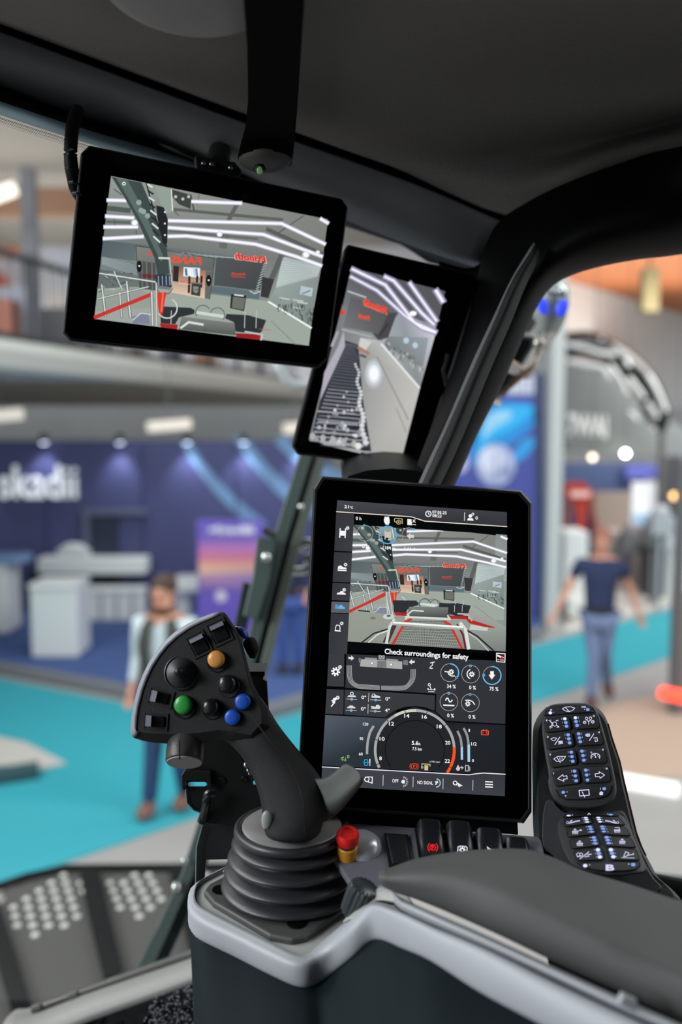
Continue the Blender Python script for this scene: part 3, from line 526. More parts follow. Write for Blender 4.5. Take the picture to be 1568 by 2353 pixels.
# cable loop left of the landscape monitor
m = M(); pth = catmull([(178, 255, .925), (168, 285, .90), (163, 330, .885), (163, 370, .885), (168, 405, .89), (176, 436, .90), (200, 470, .91)], 5)
m.tube([P(*p_) for p_ in pth], [.0066]*len(pth), 12); cb = m.build('cable', mat('cable_black', (4, 4, 5), .5, spec=.2), label='thick black cable loop left of the landscape monitor', cat='cable')
for i, (x, y) in enumerate(((163, 325), (161, 356), (163, 388), (172, 420), (180, 445))):
    m = M(); a_ = P(x-13, y-1, .884); b_ = P(x+10, y+4, .884); m.tube([a_, (a_+b_)/2-fwd*.004, b_], .0012, 6); m.build('wrap', mat('wrap_blue', (30, 44, 52), .35), cb)
# ---------------------------------------------------------------- outside: wiper
STL = mat('wiper_green_grey', (80, 94, 90), .4, spec=.6)
def bar(pts, w, th, mt, name, par, **k):
    """flat bar through (x, y, depth) points, w px wide"""
    m = M(); pp = pts; L = []; n = len(pp)
    rows = []
    for i, (x, y, d) in enumerate(pp):
        x1, y1, _ = pp[min(i+1, n-1)]; x0, y0, _ = pp[max(i-1, 0)]; l_ = math.hypot(x1-x0, y1-y0); ww = w[i] if isinstance(w, list) else w; nx, ny = -(y1-y0)/l_*ww/2, (x1-x0)/l_*ww/2
        rows.append([P(x+nx, y+ny, d), P(x-nx, y-ny, d), P(x-nx, y-ny, d+th), P(x+nx, y+ny, d+th)])
    m.loft(rows, True, True); return m.build(name, mt, par, smooth=False, bevel=.002, **k)
r_ = empty('windscreen_wiper', P(640, 1300, 1.5), 'long slanting wiper with grey green bars left of the touch screen, outside the glass', 'wiper')
bar([(708, 1030, 1.62), (640, 1250, 1.60), (560, 1560, 1.56), (500, 1780, 1.52), (474, 1870, 1.505)], 30, .012, STL, 'arm_bar', r_)
bar([(745, 1030, 1.63), (680, 1250, 1.61), (600, 1560, 1.57), (560, 1700, 1.55)], 22, .012, mat('wiper_pale', (108, 114, 106), .4, spec=.6), 'arm_bar', r_)
bar([(726, 1030, 1.64), (660, 1250, 1.62), (582, 1560, 1.58), (520, 1780, 1.55), (492, 1890, 1.52)], 26, .006, RUB, 'rubber', r_)
bar([(612, 1235, 1.57), (600, 1330, 1.565), (575, 1420, 1.56)], [42, 40, 34], .02, STL, 'joint_plate', r_)
bar([(573, 1340, 1.575), (545, 1480, 1.57)], 30, .02, mat('wiper_dark', (30, 44, 44), .4), 'joint_plate', r_)
for q_, k_ in (((612, 1281, 1.56), .009), ((692, 1165, 1.60), .006)):
    m = M(); m.ball(P(*q_), k_); m.build('bolt', mat('bolt_bright', (210, 214, 210), .2, 1), r_)
m = M(); m.box(P(620, 1226, 1.56), .026, .01, .012, (rgt*.85-upv*.5, fwd, upv*.85+rgt*.5)); m.build('bracket', mat('bolt_bright', (210, 214, 210), .2, 1), r_)
m = M(); m.tube([P(*q) for q in catmull([(676, 1262, 1.62), (700, 1246, 1.62), (722, 1252, 1.62), (725, 1275, 1.62), (700, 1284, 1.62), (716, 1296, 1.62), (700, 1310, 1.62), (668, 1312, 1.62)], 4)], .008, 8); m.build('hose_clip', mat('chrome', (200, 204, 206), .15, 1), r_)
bar([(474, 1870, 1.505), (430, 2010, 1.46), (372, 2140, 1.42), (322, 2245, 1.38)], [26, 26, 30, 34], .015, STL, 'arm_bar', r_)
bar([(492, 1890, 1.52), (455, 2010, 1.48), (400, 2140, 1.44), (352, 2240, 1.40)], [24, 28, 30, 32], .006, mat('wiper_dark', (30, 44, 44), .4), 'rubber', r_)
for q_, k_ in (((405, 2038, 1.44), .008), ((424, 1978, 1.455), .006)):
    m = M(); m.ball(P(*q_), k_); m.build('bolt', mat('bolt_bright', (210, 214, 210), .2, 1), r_)
r_ = tag(M().tube([P(*q) for q in catmull([(690, 470, 1.172), (640, 600, 1.5), (632, 780, 1.8), (642, 845, 1.8), (668, 880, 1.8), (705, 886, 1.8), (735, 866, 1.8)], 5)], .009, 8).build('grab_hoop', mat('hoop_pale', (186, 192, 194), .35)), 'pale curved tube hoop outside, just under the right corner of the landscape monitor', 'handrail')
# ---------------------------------------------------------------- outside right: lamp housing and mirror
r_ = empty('work_lamp', P(1265, 700, 1.7), 'pale glossy lamp housing with blue gleams outside the right pillar', 'lamp')
m = M(); rows = []
for y, xl, xr, d in ((636, 1240, 1268, 1.75), (646, 1232, 1298, 1.72), (670, 1226, 1309, 1.7), (700, 1226, 1309, 1.7), (735, 1228, 1300, 1.7), (765, 1232, 1285, 1.71), (785, 1240, 1268, 1.73), (805, 1246, 1262, 1.74)):
    c = P((xl+xr)/2, y, d); w = (xr-xl)/2*d/F; rows.append([c+rgt*(w*cos(t))+fwd*(w*.8*sin(t)) for t in [2*pi*k/20 for k in range(20)]])
m.loft(rows, True, True); m.build('housing', mat('lamp_housing', (176, 184, 180), .22, .55), r_, ang=180)
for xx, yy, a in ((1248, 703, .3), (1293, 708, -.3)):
    m = M(); m.ball(P(xx, yy, 1.655), .010, .004, .017, ax=((rgt+upv*a).normalized(), fwd, (upv-rgt*a).normalized())); m.build('lens', mat('blue_glint', (60, 80, 255), .2, emit=.4), r_, label='glowing bead for a blue reflection')  # glowing beads, not lenses, stand in for blue reflections
m = M(); m.tube([P(*q) for q in ((1240, 650, 1.68), (1258, 660, 1.66), (1268, 672, 1.66), (1300, 676, 1.66))], .006, 8); m.ball(P(1292, 668, 1.65), .006); m.build('clamp', mat('chrome', (200, 204, 206), .15, 1), r_)
m = M(); m.tube([P(*q) for q in ((1210, 860, 1.64), (1190, 850, 1.5), (1150, 830, 1.0))], .010, 8); m.tube([P(*q) for q in ((1262, 770, 1.7), (1240, 800, 1.68), (1224, 840, 1.66), (1210, 860, 1.64))], [.013, .011, .009, .008], 10); m.ball(P(1238, 790, 1.66), .012); m.build('bracket', mat('chrome_warm', (176, 168, 160), .2, .9), r_)
r_ = empty('side_mirror', P(1180, 830, 1.5), 'black slanting side mirror outside between pillar and lamp housing', 'mirror')
m = M(); m.prism([P(x, y, 1.45) for x, y in ((1176, 778), (1200, 768), (1234, 772), (1226, 800), (1176, 880), (1150, 908), (1120, 952), (1096, 960), (1130, 880))], fwd*.05); m.build('housing', mat('mirror_black', (16, 18, 20), .25, spec=.6), r_, bevel=.006, smooth=False)
m = M(); m.tube([P(x, y, 1.44) for x, y in ((1184, 772), (1150, 850), (1120, 920), (1100, 970))], .0035, 8); m.build('edge', mat('mirror_edge', (112, 114, 112), .3), r_)
m = M(); m.prism([P(x, y, 1.5) for x, y in ((1200, 745), (1212, 690), (1236, 660), (1246, 668), (1226, 722), (1236, 740), (1222, 762), (1208, 762))], fwd*.02); m.build('bracket', mat('bracket_pale', (120, 118, 112), .3, .6), r_, bevel=.003)
m = M(); m.tube([P(1144, 925, 1.46), P(1110, 915, 1.2), P(1088, 900, 1.0)], .006, 8); m.ball(P(1138, 880, 1.46), .008); m.tube([P(1138, 880, 1.46), P(1148, 905, 1.46), P(1144, 925, 1.46)], .005, 8); m.build('joint', mat('chrome_warm', (176, 168, 160), .2, .9), r_)
m = M(); m.prism([P(x, y, 1.46) for x, y in ((1150, 900), (1176, 868), (1222, 838), (1236, 826), (1226, 850), (1172, 896), (1156, 914))], fwd*.01); m.build('arm', mat('arm_tan', (172, 138, 112), .5), r_, bevel=.002)
# ---------------------------------------------------------------- outside lower left: perforated steps of the machine
r_ = empty('perforated_step', G(150, 2150, 1.3), 'dark perforated step panels of the machine outside at lower left', 'step')
zd = 1.45
DK = mat('step_dark', (78, 77, 75), .7, bump=.2, bscale=200, spec=.15); DK2 = mat('step_rib', (9, 11, 12), .7, spec=.1)
def inpoly(x, y, pl_):
    c = False; n = len(pl_)
    for i in range(n):
        x1, y1 = pl_[i]; x2, y2 = pl_[(i+1) % n]
        if (y1 > y) != (y2 > y) and x < (x2-x1)*(y-y1)/(y2-y1)+x1: c = not c
    return c
CL = [[(28, 2085), (62, 2045), (140, 2010), (186, 2018), (200, 2080), (192, 2125), (150, 2140), (52, 2158), (26, 2120)], [(222, 2025), (300, 2012), (372, 2008), (384, 2060), (378, 2100), (320, 2118), (262, 2096), (226, 2060)], [(420, 1995), (520, 1985), (560, 2040), (540, 2090), (440, 2090)]]
m = M(); studs = M(); q0 = G(-260, 2420, zd); cell = .041; x0 = q0.x; y0 = 1.6
nx, ny = int(2.2/cell), int(1.85/cell)
for i in range(nx):
    for j in range(ny):
        cx = x0+(i+.5)*cell+(j % 2)*cell*.5; cy = y0+(j+.5)*cell; d = V((cx, cy, zd))-CAM; dep = d.dot(fwd); px = 784+F*d.dot(rgt)/dep; py = 1176.5-F*d.dot(upv)/dep
        if py > 2480 or px > 900 or (py < 2032-px*.22 if px < 150 else py < 1999): continue
        h = cell/2; hole = any(inpoly(px, py, c) for c in CL)
        sq = [(cx-h, cy-h), (cx, cy-h), (cx+h, cy-h), (cx+h, cy), (cx+h, cy+h), (cx, cy+h), (cx-h, cy+h), (cx-h, cy)]
        m.add([(cx-h, cy-h, zd), (cx+h, cy-h, zd), (cx+h, cy+h, zd), (cx-h, cy+h, zd)], [(0, 1, 2, 3)])
for i in range(52):
    for j in range(30):
        cx = x0+(i+.5*(j % 2))*.044; cy = y0+.3+j*.047; d = V((cx, cy, zd))-CAM; dep = d.dot(fwd); px = 784+F*d.dot(rgt)/dep; py = 1176.5-F*d.dot(upv)/dep
        if any(inpoly(px, py, c) for c in CL): studs.lathe((cx, cy, zd), [(.0110, .001), (.0105, .006), (.0080, .008), (.001, .008)], n=12)
m.build('panel', DK, r_, smooth=False, solid=.004); studs.build('stud', mat('stud_pale', (214, 214, 208), .4), r_, kind='stuff', label='pale round grip studs')  # bright dots: the light is put into the pale stud colour
for pts, w in (([(-30, 2060), (12, 2180), (60, 2340)], 44), ([(206, 1995), (232, 2110), (264, 2240)], 46), ([(410, 1990), (440, 2100), (470, 2220)], 40)):
    m = M(); rows = []
    for x, y in pts: a = G(x-w/2, y, zd+.03); b = G(x+w/2, y, zd+.03); rows.append([a, b, b-V((0, 0, .08)), a-V((0, 0, .08))])
    m.loft(rows, True, True); m.build('rib', DK2, r_, smooth=False, bevel=.004)
m = M(); m.tube([G(-60, 2058, zd+.01), G(60, 2016, zd+.01), G(150, 1996, zd+.01), G(400, 1994, zd+.01), G(600, 1990, zd+.01)], .014, 8); m.build('edge', DK2, r_)
# door sill beam
SB = mat('sill_grey', (132, 132, 128), .5, bump=.1, bscale=600)
r_ = empty('door_sill', P(250, 2290, 1.2), 'grey sloping sill beam with a thin dark rail at the lower left', 'sill')
surf([[(40, 2322, 1.26), (72, 2318, 1.26), (180, 2276, 1.26), (330, 2224, 1.25), (480, 2170, 1.22), (640, 2120, 1.2)], [(30, 2328, 1.25), (78, 2324, 1.25), (186, 2284, 1.25), (336, 2232, 1.24), (486, 2182, 1.21), (640, 2128, 1.19)], [(10, 2350, 1.20), (90, 2345, 1.20), (200, 2302, 1.20), (345, 2252, 1.19), (490, 2200, 1.17), (640, 2150, 1.15)], [(-10, 2400, 1.18), (110, 2380, 1.18), (215, 2338, 1.18), (360, 2286, 1.17), (500, 2232, 1.15), (640, 2180, 1.13)],
      [(-10, 2440, 1.2), (120, 2400, 1.2), (225, 2352, 1.2), (368, 2300, 1.19), (505, 2246, 1.17), (640, 2195, 1.15)]], 4, SB, 'beam', r_, cols=7, solid=.004)
m = M(); m.tube([P(*q) for q in ((74, 2322, 1.235), (180, 2284, 1.235), (330, 2232, 1.225), (480, 2180, 1.20), (640, 2128, 1.18))], .0045, 8); m.tube([P(*q) for q in ((74, 2314, 1.25), (180, 2276, 1.25), (330, 2223, 1.24), (480, 2171, 1.22))], .002, 6); m.build('rail', mat('rail_brown', (58, 56, 54), .35), r_)
for x in (84, 168, 260, 352, 420):
    m = M(); y = 2318-(x-74)*.347; m.box(P(x, y, 1.232), .014, .008, .007, ((rgt+upv*.34).normalized(), fwd, (upv-rgt*.34).normalized())); m.build('clip', mat('clip_grey', (92, 92, 90), .4), r_, bevel=.001)
# rough glittering fabric below it
m = M(); random.seed(31); rows = []
for i in range(16):
    row = []
    for j in range(44): x = -120+j*15; y = 2252+i*12+(470-x)*.36; row.append(P(x, y, 1.13-i*.006+random.uniform(-.006, .006)))
    rows.append(row)
m.loft(rows); o = m.build('floor_mat', mat('mat_dark', (9, 10, 12), .9, bump=1, bscale=500, spec=.1), label='dark rough glittering mat under the sill beam', cat='mat')
tag(o, kind='stuff')
m = M()
for i in range(430):
    x = random.uniform(300, 480); y = random.uniform(2250, 2365)
    if y < 2296-(x-330)*.30 or x+y*.3 < 1035: continue
    m.ball(P(x, y, 1.10-random.random()*.01-(y-2250)/15*.006), random.uniform(.0006, .0015), n=6)
m.build('fleck', mat('fleck', (120, 126, 134), .2, .6), o, label='tiny glossy flecks', kind='stuff')
# dark floor of the cab under everything
m = M(); m.box((.1, .3, 1.85), 1.9, 1.5, .04); tag(m.build('floor', mat('cab_floor', (14, 14, 15), .9), smooth=False), kind='structure')
m = M(); a = P(1400, 2035, 1.02); m.tube([P(*q) for q in ((1495, 2010, 1.02), (1568, 2022, 1.0), (1750, 2060, .98))], [.004, .006, .006], 10); m.build('window_ledge_rail', mat('ledge_pale', (176, 178, 174), .35), label='pale thin rail along the right window ledge behind the armrest', cat='rail')
surf([[(1260, 1975, 1.06), (1470, 2012, 1.03), (1568, 2030, 1.01), (2300, 2166, .90)], [(1260, 2005, 1.03), (1480, 2040, 1.0), (1568, 2060, .98), (2300, 2206, .86)], [(1260, 2400, 1.03), (1480, 2400, 1.0), (1568, 2400, .98), (2300, 2500, .86)], [(1260, 3200, .98), (1480, 3200, .96), (1568, 3200, .94), (2300, 3300, .80)]], 4, DRK, 'wall_right', cols=3, solid=.004, kind='structure')
# ================================================================ ARMREST CONSOLE
SIL = mat('silver_trim', (158, 161, 166), .5, .05, bump=.08, bscale=1500, spec=.5)
TOPG = mat('console_top_grey', (158, 160, 156), .5, bump=.12, bscale=1500)
BODY = mat('console_body', (20, 28, 32), .7, bump=.15, bscale=1200, spec=.1)
rc = empty('armrest_console', P(800, 2400, .62), 'dark console with silver rim carrying the joystick and the armrest pad', 'console')
zt = CAM.z-.405
def Z(x, y, dz=0.0):   # depth of the console's top plane below a point of the photograph
    r = ray(x, y); return (zt+dz-CAM.z)/r.z
# rim: inner top line, rounded shoulder, outer face, lower line; depth runs nearer towards the armrest
KX = [  # station: (inner x,y)(shoulder)(face upper)(face lower), depth
 ((530, 1986), (520, 1994), (512, 2000), (512, 2020), .775), ((470, 2018), (456, 2028), (446, 2036), (446, 2062), .76), ((456, 2044), (442, 2056), (434, 2066), (434, 2106), .752), ((462, 2070), (446, 2084), (438, 2096), (444, 2136), .74), ((498, 2092), (480, 2106), (466, 2118), (468, 2156), .725),
 ((562, 2126), (550, 2142), (542, 2154), (546, 2194), .705), ((628, 2158), (616, 2176), (610, 2188), (612, 2228), .69), ((680, 2182), (670, 2202), (668, 2214), (672, 2256), .695), ((706, 2184), (702, 2206), (704, 2216), (706, 2262), .695), ((730, 2166), (726, 2188), (730, 2200), (728, 2254), .695),
 ((760, 2138), (758, 2160), (764, 2172), (762, 2230), .695), ((800, 2104), (804, 2122), (810, 2134), (812, 2190), .69), ((828, 2078), (838, 2092), (844, 2104), (842, 2162), .688), ((852, 2066), (858, 2082), (862, 2094), (862, 2151), .685), ((880, 2066), (882, 2086), (884, 2098), (884, 2153), .675),
 ((922, 2078), (926, 2102), (926, 2114), (922, 2170), .66), ((990, 2108), (1000, 2136), (1000, 2148), (990, 2200), .635), ((1120, 2172), (1126, 2190), (1126, 2210), (1110, 2276), .60), ((1280, 2248), (1284, 2268), (1282, 2290), (1260, 2356), .565), ((1440, 2320), (1442, 2342), (1440, 2366), (1410, 2440), .535), ((1620, 2398), (1620, 2420), (1616, 2446), (1580, 2530), .505)]
def below(x, y, Y): return Y/ray(x, y).y   # depth of a point straight below, at the same distance ahead
RW = [[] for _ in range(8)]
for k in KX:
    wgt = min(1, max(0, (k[1][0]-690)/130)); (ix, iy), (sx_, sy_), (fx_, fy_), (lx, ly) = k[:4]; ix, iy = sx_+(ix-sx_)*.45, sy_+(iy-sy_)*.45
    mixd = lambda a, b: a*(1-wgt)+b*wgt
    ds = mixd(Z(sx_, sy_, .001), k[4]-.006); di = mixd(Z(ix, iy, .0012), k[4]+.012); Yf = (CAM+ray(sx_, sy_)*ds).y-.004
    RW[0].append((ix, iy, di)); RW[1].append(((ix+sx_)/2, (iy+sy_)/2, (di+ds)/2-.0008)); RW[2].append((sx_, sy_, ds)); RW[3].append((fx_, fy_, mixd(below(fx_, fy_, Yf), k[4]-.010)))
    RW[4].append(((fx_+lx)/2, (fy_+ly)/2, mixd(below((fx_+lx)/2, (fy_+ly)/2, Yf-.001), k[4]-.011))); RW[5].append((lx, ly, mixd(below(lx, ly, Yf), k[4]-.009)))
    RW[6].append((lx, ly+7, RW[5][-1][2]+.004)); RW[7].append((lx, ly+8, RW[5][-1][2]+.012))
surf(RW, 3, SIL, 'rim', rc, cols=26, solid=.0015, label='silver rim')
# dark body below
surf([[(x+3, y-4, d+.008) for x, y, d in RW[5]], [(x+8, y+60, d-.018) for x, y, d in RW[5]], [(x+14, y+190, d-.06) for x, y, d in RW[5]], [(x+26, y+420, d-.12) for x, y, d in RW[5]]], 4, BODY, 'body', rc, cols=26, solid=.003)
# top surface around the joystick
m = M(); tp = [(512, 1992), (560, 1960), (700, 1935), (830, 1940), (900, 1972), (918, 2050), (868, 2062)]+[(k[1][0], k[1][1]-2) for k in KX[12:0:-1]]
m.prism([P(x, y, Z(x, y, -.0012)) for x, y in tp], V((0, 0, -.012))); m.build('top_panel', TOPG, rc, smooth=False, bevel=.003, label='light grey top panel')
# slope rising from the joystick well to the armrest
surf([[(790, 2120, .70), (830, 2070, .71), (862, 2040, .715), (930, 2030, .705)], [(806, 2112, .692), (846, 2066, .70), (876, 2046, .70), (940, 2060, .68)], [(815, 2118, .684), (852, 2078, .692), (886, 2070, .69), (960, 2090, .665)]], 4, TOPG, 'slope', rc, cols=6, solid=.002)
# groove line and second silver strip below the pad
GP = [(905, 2060, .665), (925, 2078, .655), (1000, 2112, .63), (1120, 2164, .60), (1280, 2238, .565), (1430, 2308, .535), (1620, 2392, .505)]
surf([[(x-4, y-14, d+.006) for x, y, d in GP], [(x, y-4, d-.002) for x, y, d in GP], [(x+2, y+6, d-.004) for x, y, d in GP], [(x+2, y+16, d+.004) for x, y, d in GP]], 3, SIL, 'upper_strip', rc, cols=9, solid=.001)
m = M(); m.tube([P(x+2, y+15, d+.003) for x, y, d in GP], .0016, 8); m.build('groove', RUB, rc)
m = M(); m.box(P(1442, 2300, .527), .010, .006, .006, ((rgt-upv*.45).normalized(), fwd, (upv+rgt*.45).normalized())); m.build('latch', SIL, rc, bevel=.001)
# armrest pad
ARM = mat('armrest_vinyl', (84, 85, 84), .55, bump=.35, bscale=1600, spec=.35)
rp = empty('armrest_pad', P(1250, 2100, .6), 'wide grey padded armrest at the lower right, in front of the rocker switches', 'armrest')
surf([[(872, 2006, .672), (900, 1996, .69), (962, 1975, .70), (1060, 1959, .70), (1190, 1953, .69), (1260, 1969, .68), (1340, 2004, .665), (1450, 2036, .65), (1560, 2072, .63), (1760, 2130, .60)],
      [(872, 2008, .668), (905, 1999, .68), (970, 1980, .685), (1065, 1962, .682), (1190, 1960, .672), (1262, 1982, .66), (1345, 2022, .645), (1455, 2062, .63), (1570, 2104, .61), (1760, 2170, .58)],
      [(872, 2010, .664), (905, 2004, .668), (980, 1992, .664), (1070, 1985, .655), (1190, 1992, .64), (1270, 2020, .625), (1360, 2068, .61), (1465, 2118, .595), (1580, 2170, .575), (1760, 2240, .55)],
      [(872, 2013, .660), (902, 2010, .660), (970, 2002, .65), (1060, 2002, .638), (1170, 2030, .616), (1265, 2076, .598), (1375, 2126, .58), (1475, 2176, .565), (1600, 2232, .545), (1760, 2300, .52)],
      [(872, 2017, .658), (900, 2018, .654), (965, 2016, .641), (1050, 2024, .627), (1155, 2060, .605), (1258, 2106, .586), (1375, 2158, .567), (1480, 2206, .552), (1600, 2262, .532), (1760, 2330, .508)],
      [(874, 2024, .660), (900, 2030, .655), (960, 2040, .642), (1045, 2064, .626), (1150, 2108, .602), (1255, 2156, .583), (1375, 2210, .563), (1480, 2260, .547), (1600, 2318, .53), (1760, 2390, .506)],
      [(880, 2034, .668), (905, 2044, .662), (960, 2062, .65), (1045, 2096, .634), (1148, 2142, .61), (1252, 2192, .591), (1375, 2250, .57), (1480, 2300, .554), (1600, 2358, .536), (1760, 2430, .512)],
      [(890, 2036, .69), (910, 2048, .68), (960, 2064, .67), (1045, 2098, .655), (1148, 2144, .63), (1252, 2194, .61), (1375, 2252, .59), (1480, 2302, .574), (1600, 2360, .556), (1760, 2432, .532)]], 5, ARM, 'cushion', rp, cols=14, solid=.002, label='soft grey cushion')
# ---------------------------------------------------------------- switch panel
rs = empty('switch_panel', P(1060, 1950, .79), 'flat grey panel under the touch screen holding the rocker switches', 'panel')
zs = -.345
def PS_(x, y, h=0.0):   # plane sloping gently up away from the driver
    o = P(1060, 1950, .77); n_ = (V((0, -.35, 1))).normalized(); r = ray(x, y); o = o+n_*h; return CAM+r*((o-CAM).dot(n_)/r.dot(n_))
NS = V((0, -.35, 1)).normalized()
m = M(); m.prism([PS_(x, y) for x, y in ((772, 1888), (1238, 1921), (1246, 1930), (1262, 2010), (900, 2050), (820, 2050), (760, 1960))], -NS*.008); m.build('plate', mat('plate_grey', (106, 106, 116), .5, bump=.15, bscale=1500), rs, bevel=.0015, smooth=False)
m = M(); m.lathe(PS_(832, 1945, .0), [(.017, -.002), (.016, .003), (.012, .0075), (.004, .009)], NS, 24); m.build('collar', mat('collar_silver', (196, 198, 206), .25, .3), rs)
re = empty('emergency_stop_button', PS_(800, 1950), 'red mushroom stop button with yellow collar beside the bellows', 'button')
m = M(); c = PS_(799, 1960, .003); m.lathe(c, [(.0085, -.004), (.0085, .008), (.0075, .009)], NS, 24); m.build('collar', mat('yellow_ring', (214, 150, 44), .4), re, label='yellow collar')
m = M(); m.lathe(c, [(.007, .009), (.007, .013)], NS, 20); m.build('neck', mat('neck_blue', (34, 40, 56), .4), re)
m = M(); m.lathe(c, [(.0072, .0125), (.0094, .0135), (.0099, .017), (.0094, .0205), (.0082, .0225), (.006, .0228), (.0055, .0215), (.001, .0215)], NS, 28); m.build('cap', mat('stop_red', (226, 34, 28), .35, bump=.1, bscale=800), re, label='red cap')
RK = mat('rocker_black', (26, 29, 33), .32, spec=.4)
def rocker(x0, y0, w, hgt, label, icon, raise_=.009, par=None):
    """rocker switch: x0,y0 is its far left corner in the photograph"""
    r_ = empty('rocker_switch', PS_(x0+w/2, y0+hgt), label, 'switch', 'rocker switches under the touch screen')
    A_ = PS_(x0, y0+8); B_ = PS_(x0+w, y0+8+w*.07); C_ = PS_(x0+w*.98+12, y0+hgt+w*.07); D_ = PS_(x0+14, y0+hgt)
    rows = []
    for t in range(9):
        u = t/8; a = D_.lerp(A_, u); b = C_.lerp(B_, u); hh = raise_*(.55+.9*(u-.35)**2*2.0) if raise_ > .004 else .003
        row = []
        for s_ in range(9): v = s_/8; q = a.lerp(b, v); bul = 1-(2*v-1)**6*.35; row.append(q+NS*(hh*bul))
        rows.append([a-NS*.002]+row+[b-NS*.002])
    rows = [[q-NS*(((q-PS_(0, 0)).dot(NS))+.002) for q in rows[0]]]+rows+[[q-NS*(((q-PS_(0, 0)).dot(NS))+.002) for q in rows[-1]]]
    m = M(); m.loft(rows); m.build('rocker', RK, r_, ang=70, bevel=.0004)
    m = M(); m.prism([PS_(x0-4, y0+4), PS_(x0+w+4, y0+4+w*.07), PS_(x0+w+14, y0+hgt+6), PS_(x0+8, y0+hgt+6)], NS*.0022); m.build('frame', RUB, r_, smooth=False, bevel=.0005)
    if icon:
        pl_ = Plane(D_.lerp(A_, .45)+NS*raise_*.63, C_.lerp(B_, .45)+NS*raise_*.63, D_.lerp(A_, .8)+NS*raise_*.8, .0002); pl_.o = pl_.o+pl_.n*.0016; m = M(); icon(pl_, m); m.build('symbol', DSPm, r_, smooth=False, label='lit symbol')
DSPm = screen_mat()
rocker(886, 1914, 48, 74, 'empty black switch opening, leftmost under the touch screen', None, .003)
def ic1(p_, m):
    c = (255, 36, 52); p_.ring(m, 995, 1947, 6.6, 1.9, c); p_.ring(m, 995, 1947, 11.5, 1.9, c, -52, 52); p_.ring(m, 995, 1947, 11.5, 1.9, c, 128, 232); p_.text(m, 'P', 992.2, 1951.4, 998.2, 9, c, 2, 3, .03)
def ic2(p_, m):
    c = (238, 238, 250); gear(p_, 0, 0, 0) if 0 else None
    p_.disc(m, 1063, 1953, 5.2, c, 2)
    for k in range(8): a = k*pi/4; p_.line(m, [(1063+cos(a)*4, 1953+sin(a)*4), (1063+cos(a)*7.4, 1953+sin(a)*7.4)], 2.6, c)
    p_.disc(m, 1063, 1953, 2.4, (24, 26, 60), 3); p_.line(m, [(1052, 1958), (1053, 1946), (1057, 1944), (1071, 1945), (1074, 1948), (1074, 1958)], 2, c)
def ic3(p_, m): c = (226, 226, 236); p_.poly(m, [(1119, 1944), (1124, 1948), (1130, 1951), (1147, 1953), (1147, 1955), (1122, 1956)], c, 2)
rocker(957, 1903, 58, 84, 'black rocker switch with red lit parking brake sign', ic1, .012)
rocker(1024, 1907, 58, 84, 'black rocker switch with white lit gear sign', ic2, .012)
rocker(1092, 1918, 60, 80, 'black rocker switch with white lit horn sign', ic3, .010)
rocker(1160, 1934, 52, 60, 'rightmost black rocker switch, mostly behind the armrest', None, .008)
# ribbed knob beside the joystick
rk = empty('ribbed_knob', P(818, 2070, .70), 'dark ribbed knob between bellows and silver rim', 'knob')
m = M(); ax = (upv*.9-fwd*.25+rgt*.35).normalized(); c = P(826, 2066, .705); rows = []
for h, r in ((-.014, .0085), (-.012, .0105), (.008, .0118), (.012, .0105), (.0135, .007), (.014, .002)):
    a_ = ax.cross(fwd).normalized(); b_ = ax.cross(a_); rows.append([c+ax*h+(a_*cos(t)+b_*sin(t))*(r*(1+(.05 if k % 2 else -.05))) for k, t in [(k, 2*pi*k/36) for k in range(36)]])
m.loft(rows, True, True); m.build('cap', mat('knob_ribbed', (58, 64, 66), .28, .3), rk, ang=20)
# ---------------------------------------------------------------- sheet metal bracket behind the joystick
BR = mat('bracket_black', (13, 13, 14), .42, bump=.12, bscale=1800, spec=.35)
rb = empty('mounting_bracket', P(520, 2040, .86), 'black sheet metal bracket standing behind the joystick, with a slot and round holes', 'bracket')
db = .86
def plate(outline, holes, depth, th, mt, name, par, **k):
    """flat plate with holes, cut with a boolean-free fill"""
    from mathutils.geometry import delaunay_2d_cdt
    pts = []; edges = []
    def addl(l_):
        s0 = len(pts); pts.extend([V(p_) for p_ in l_]); edges.extend([(s0+i, s0+(i+1) % len(l_)) for i in range(len(l_))])
    addl(outline)
    for h_ in holes: addl(h_)
    vs_, _, fs_, _, _, _ = delaunay_2d_cdt(pts, edges, [], 0, 1e-4)
    m = M(); keep = []
    for f in fs_:
        cx = sum(vs_[i].x for i in f)/len(f); cy = sum(vs_[i].y for i in f)/len(f)
        if inpoly(cx, cy, outline) and not any(inpoly(cx, cy, h_) for h_ in holes): keep.append(tuple(f))
    m.add([P(v.x, v.y, depth(v.x, v.y) if callable(depth) else depth) for v in vs_], keep); return m.build(name, mt, par, smooth=False, solid=th, **k)
circ = lambda x, y, r: [(x+cos(a)*r, y+sin(a)*r*1.1) for a in [k*pi/6 for k in range(12)]]
rr_ = lambda x0, y0, x1, y1, r=3: [(x0+r, y0), (x1-r, y0), (x1, y0+r), (x1, y1-r), (x1-r, y1), (x0+r, y1), (x0, y1-r), (x0, y0+r)]
plate([(430, 1690), (560, 1600), (596, 1620), (625, 1690), (660, 1745), (690, 1800), (690, 1890), (600, 1900), (470, 1890), (465, 1870), (447, 1862), (434, 1850), (428, 1835), (426, 1808), (420, 1800), (421, 1778), (426, 1770)],
      [rr_(582, 1793, 600, 1803, 2), rr_(432, 1796, 476, 1807, 4)], db, .002, BR, 'plate', rb)
for x, y in ((511, 1793), (562, 1791)):
    m = M(); m.lathe(P(x, y, db-.002), [(.0031, 0), (.0027, .0006), (.0022, .0006), (.002, -.001), (.0004, -.001)], -fwd, 16); m.build('round_hole', mat('hole_rim', (4, 4, 4), .4), rb)
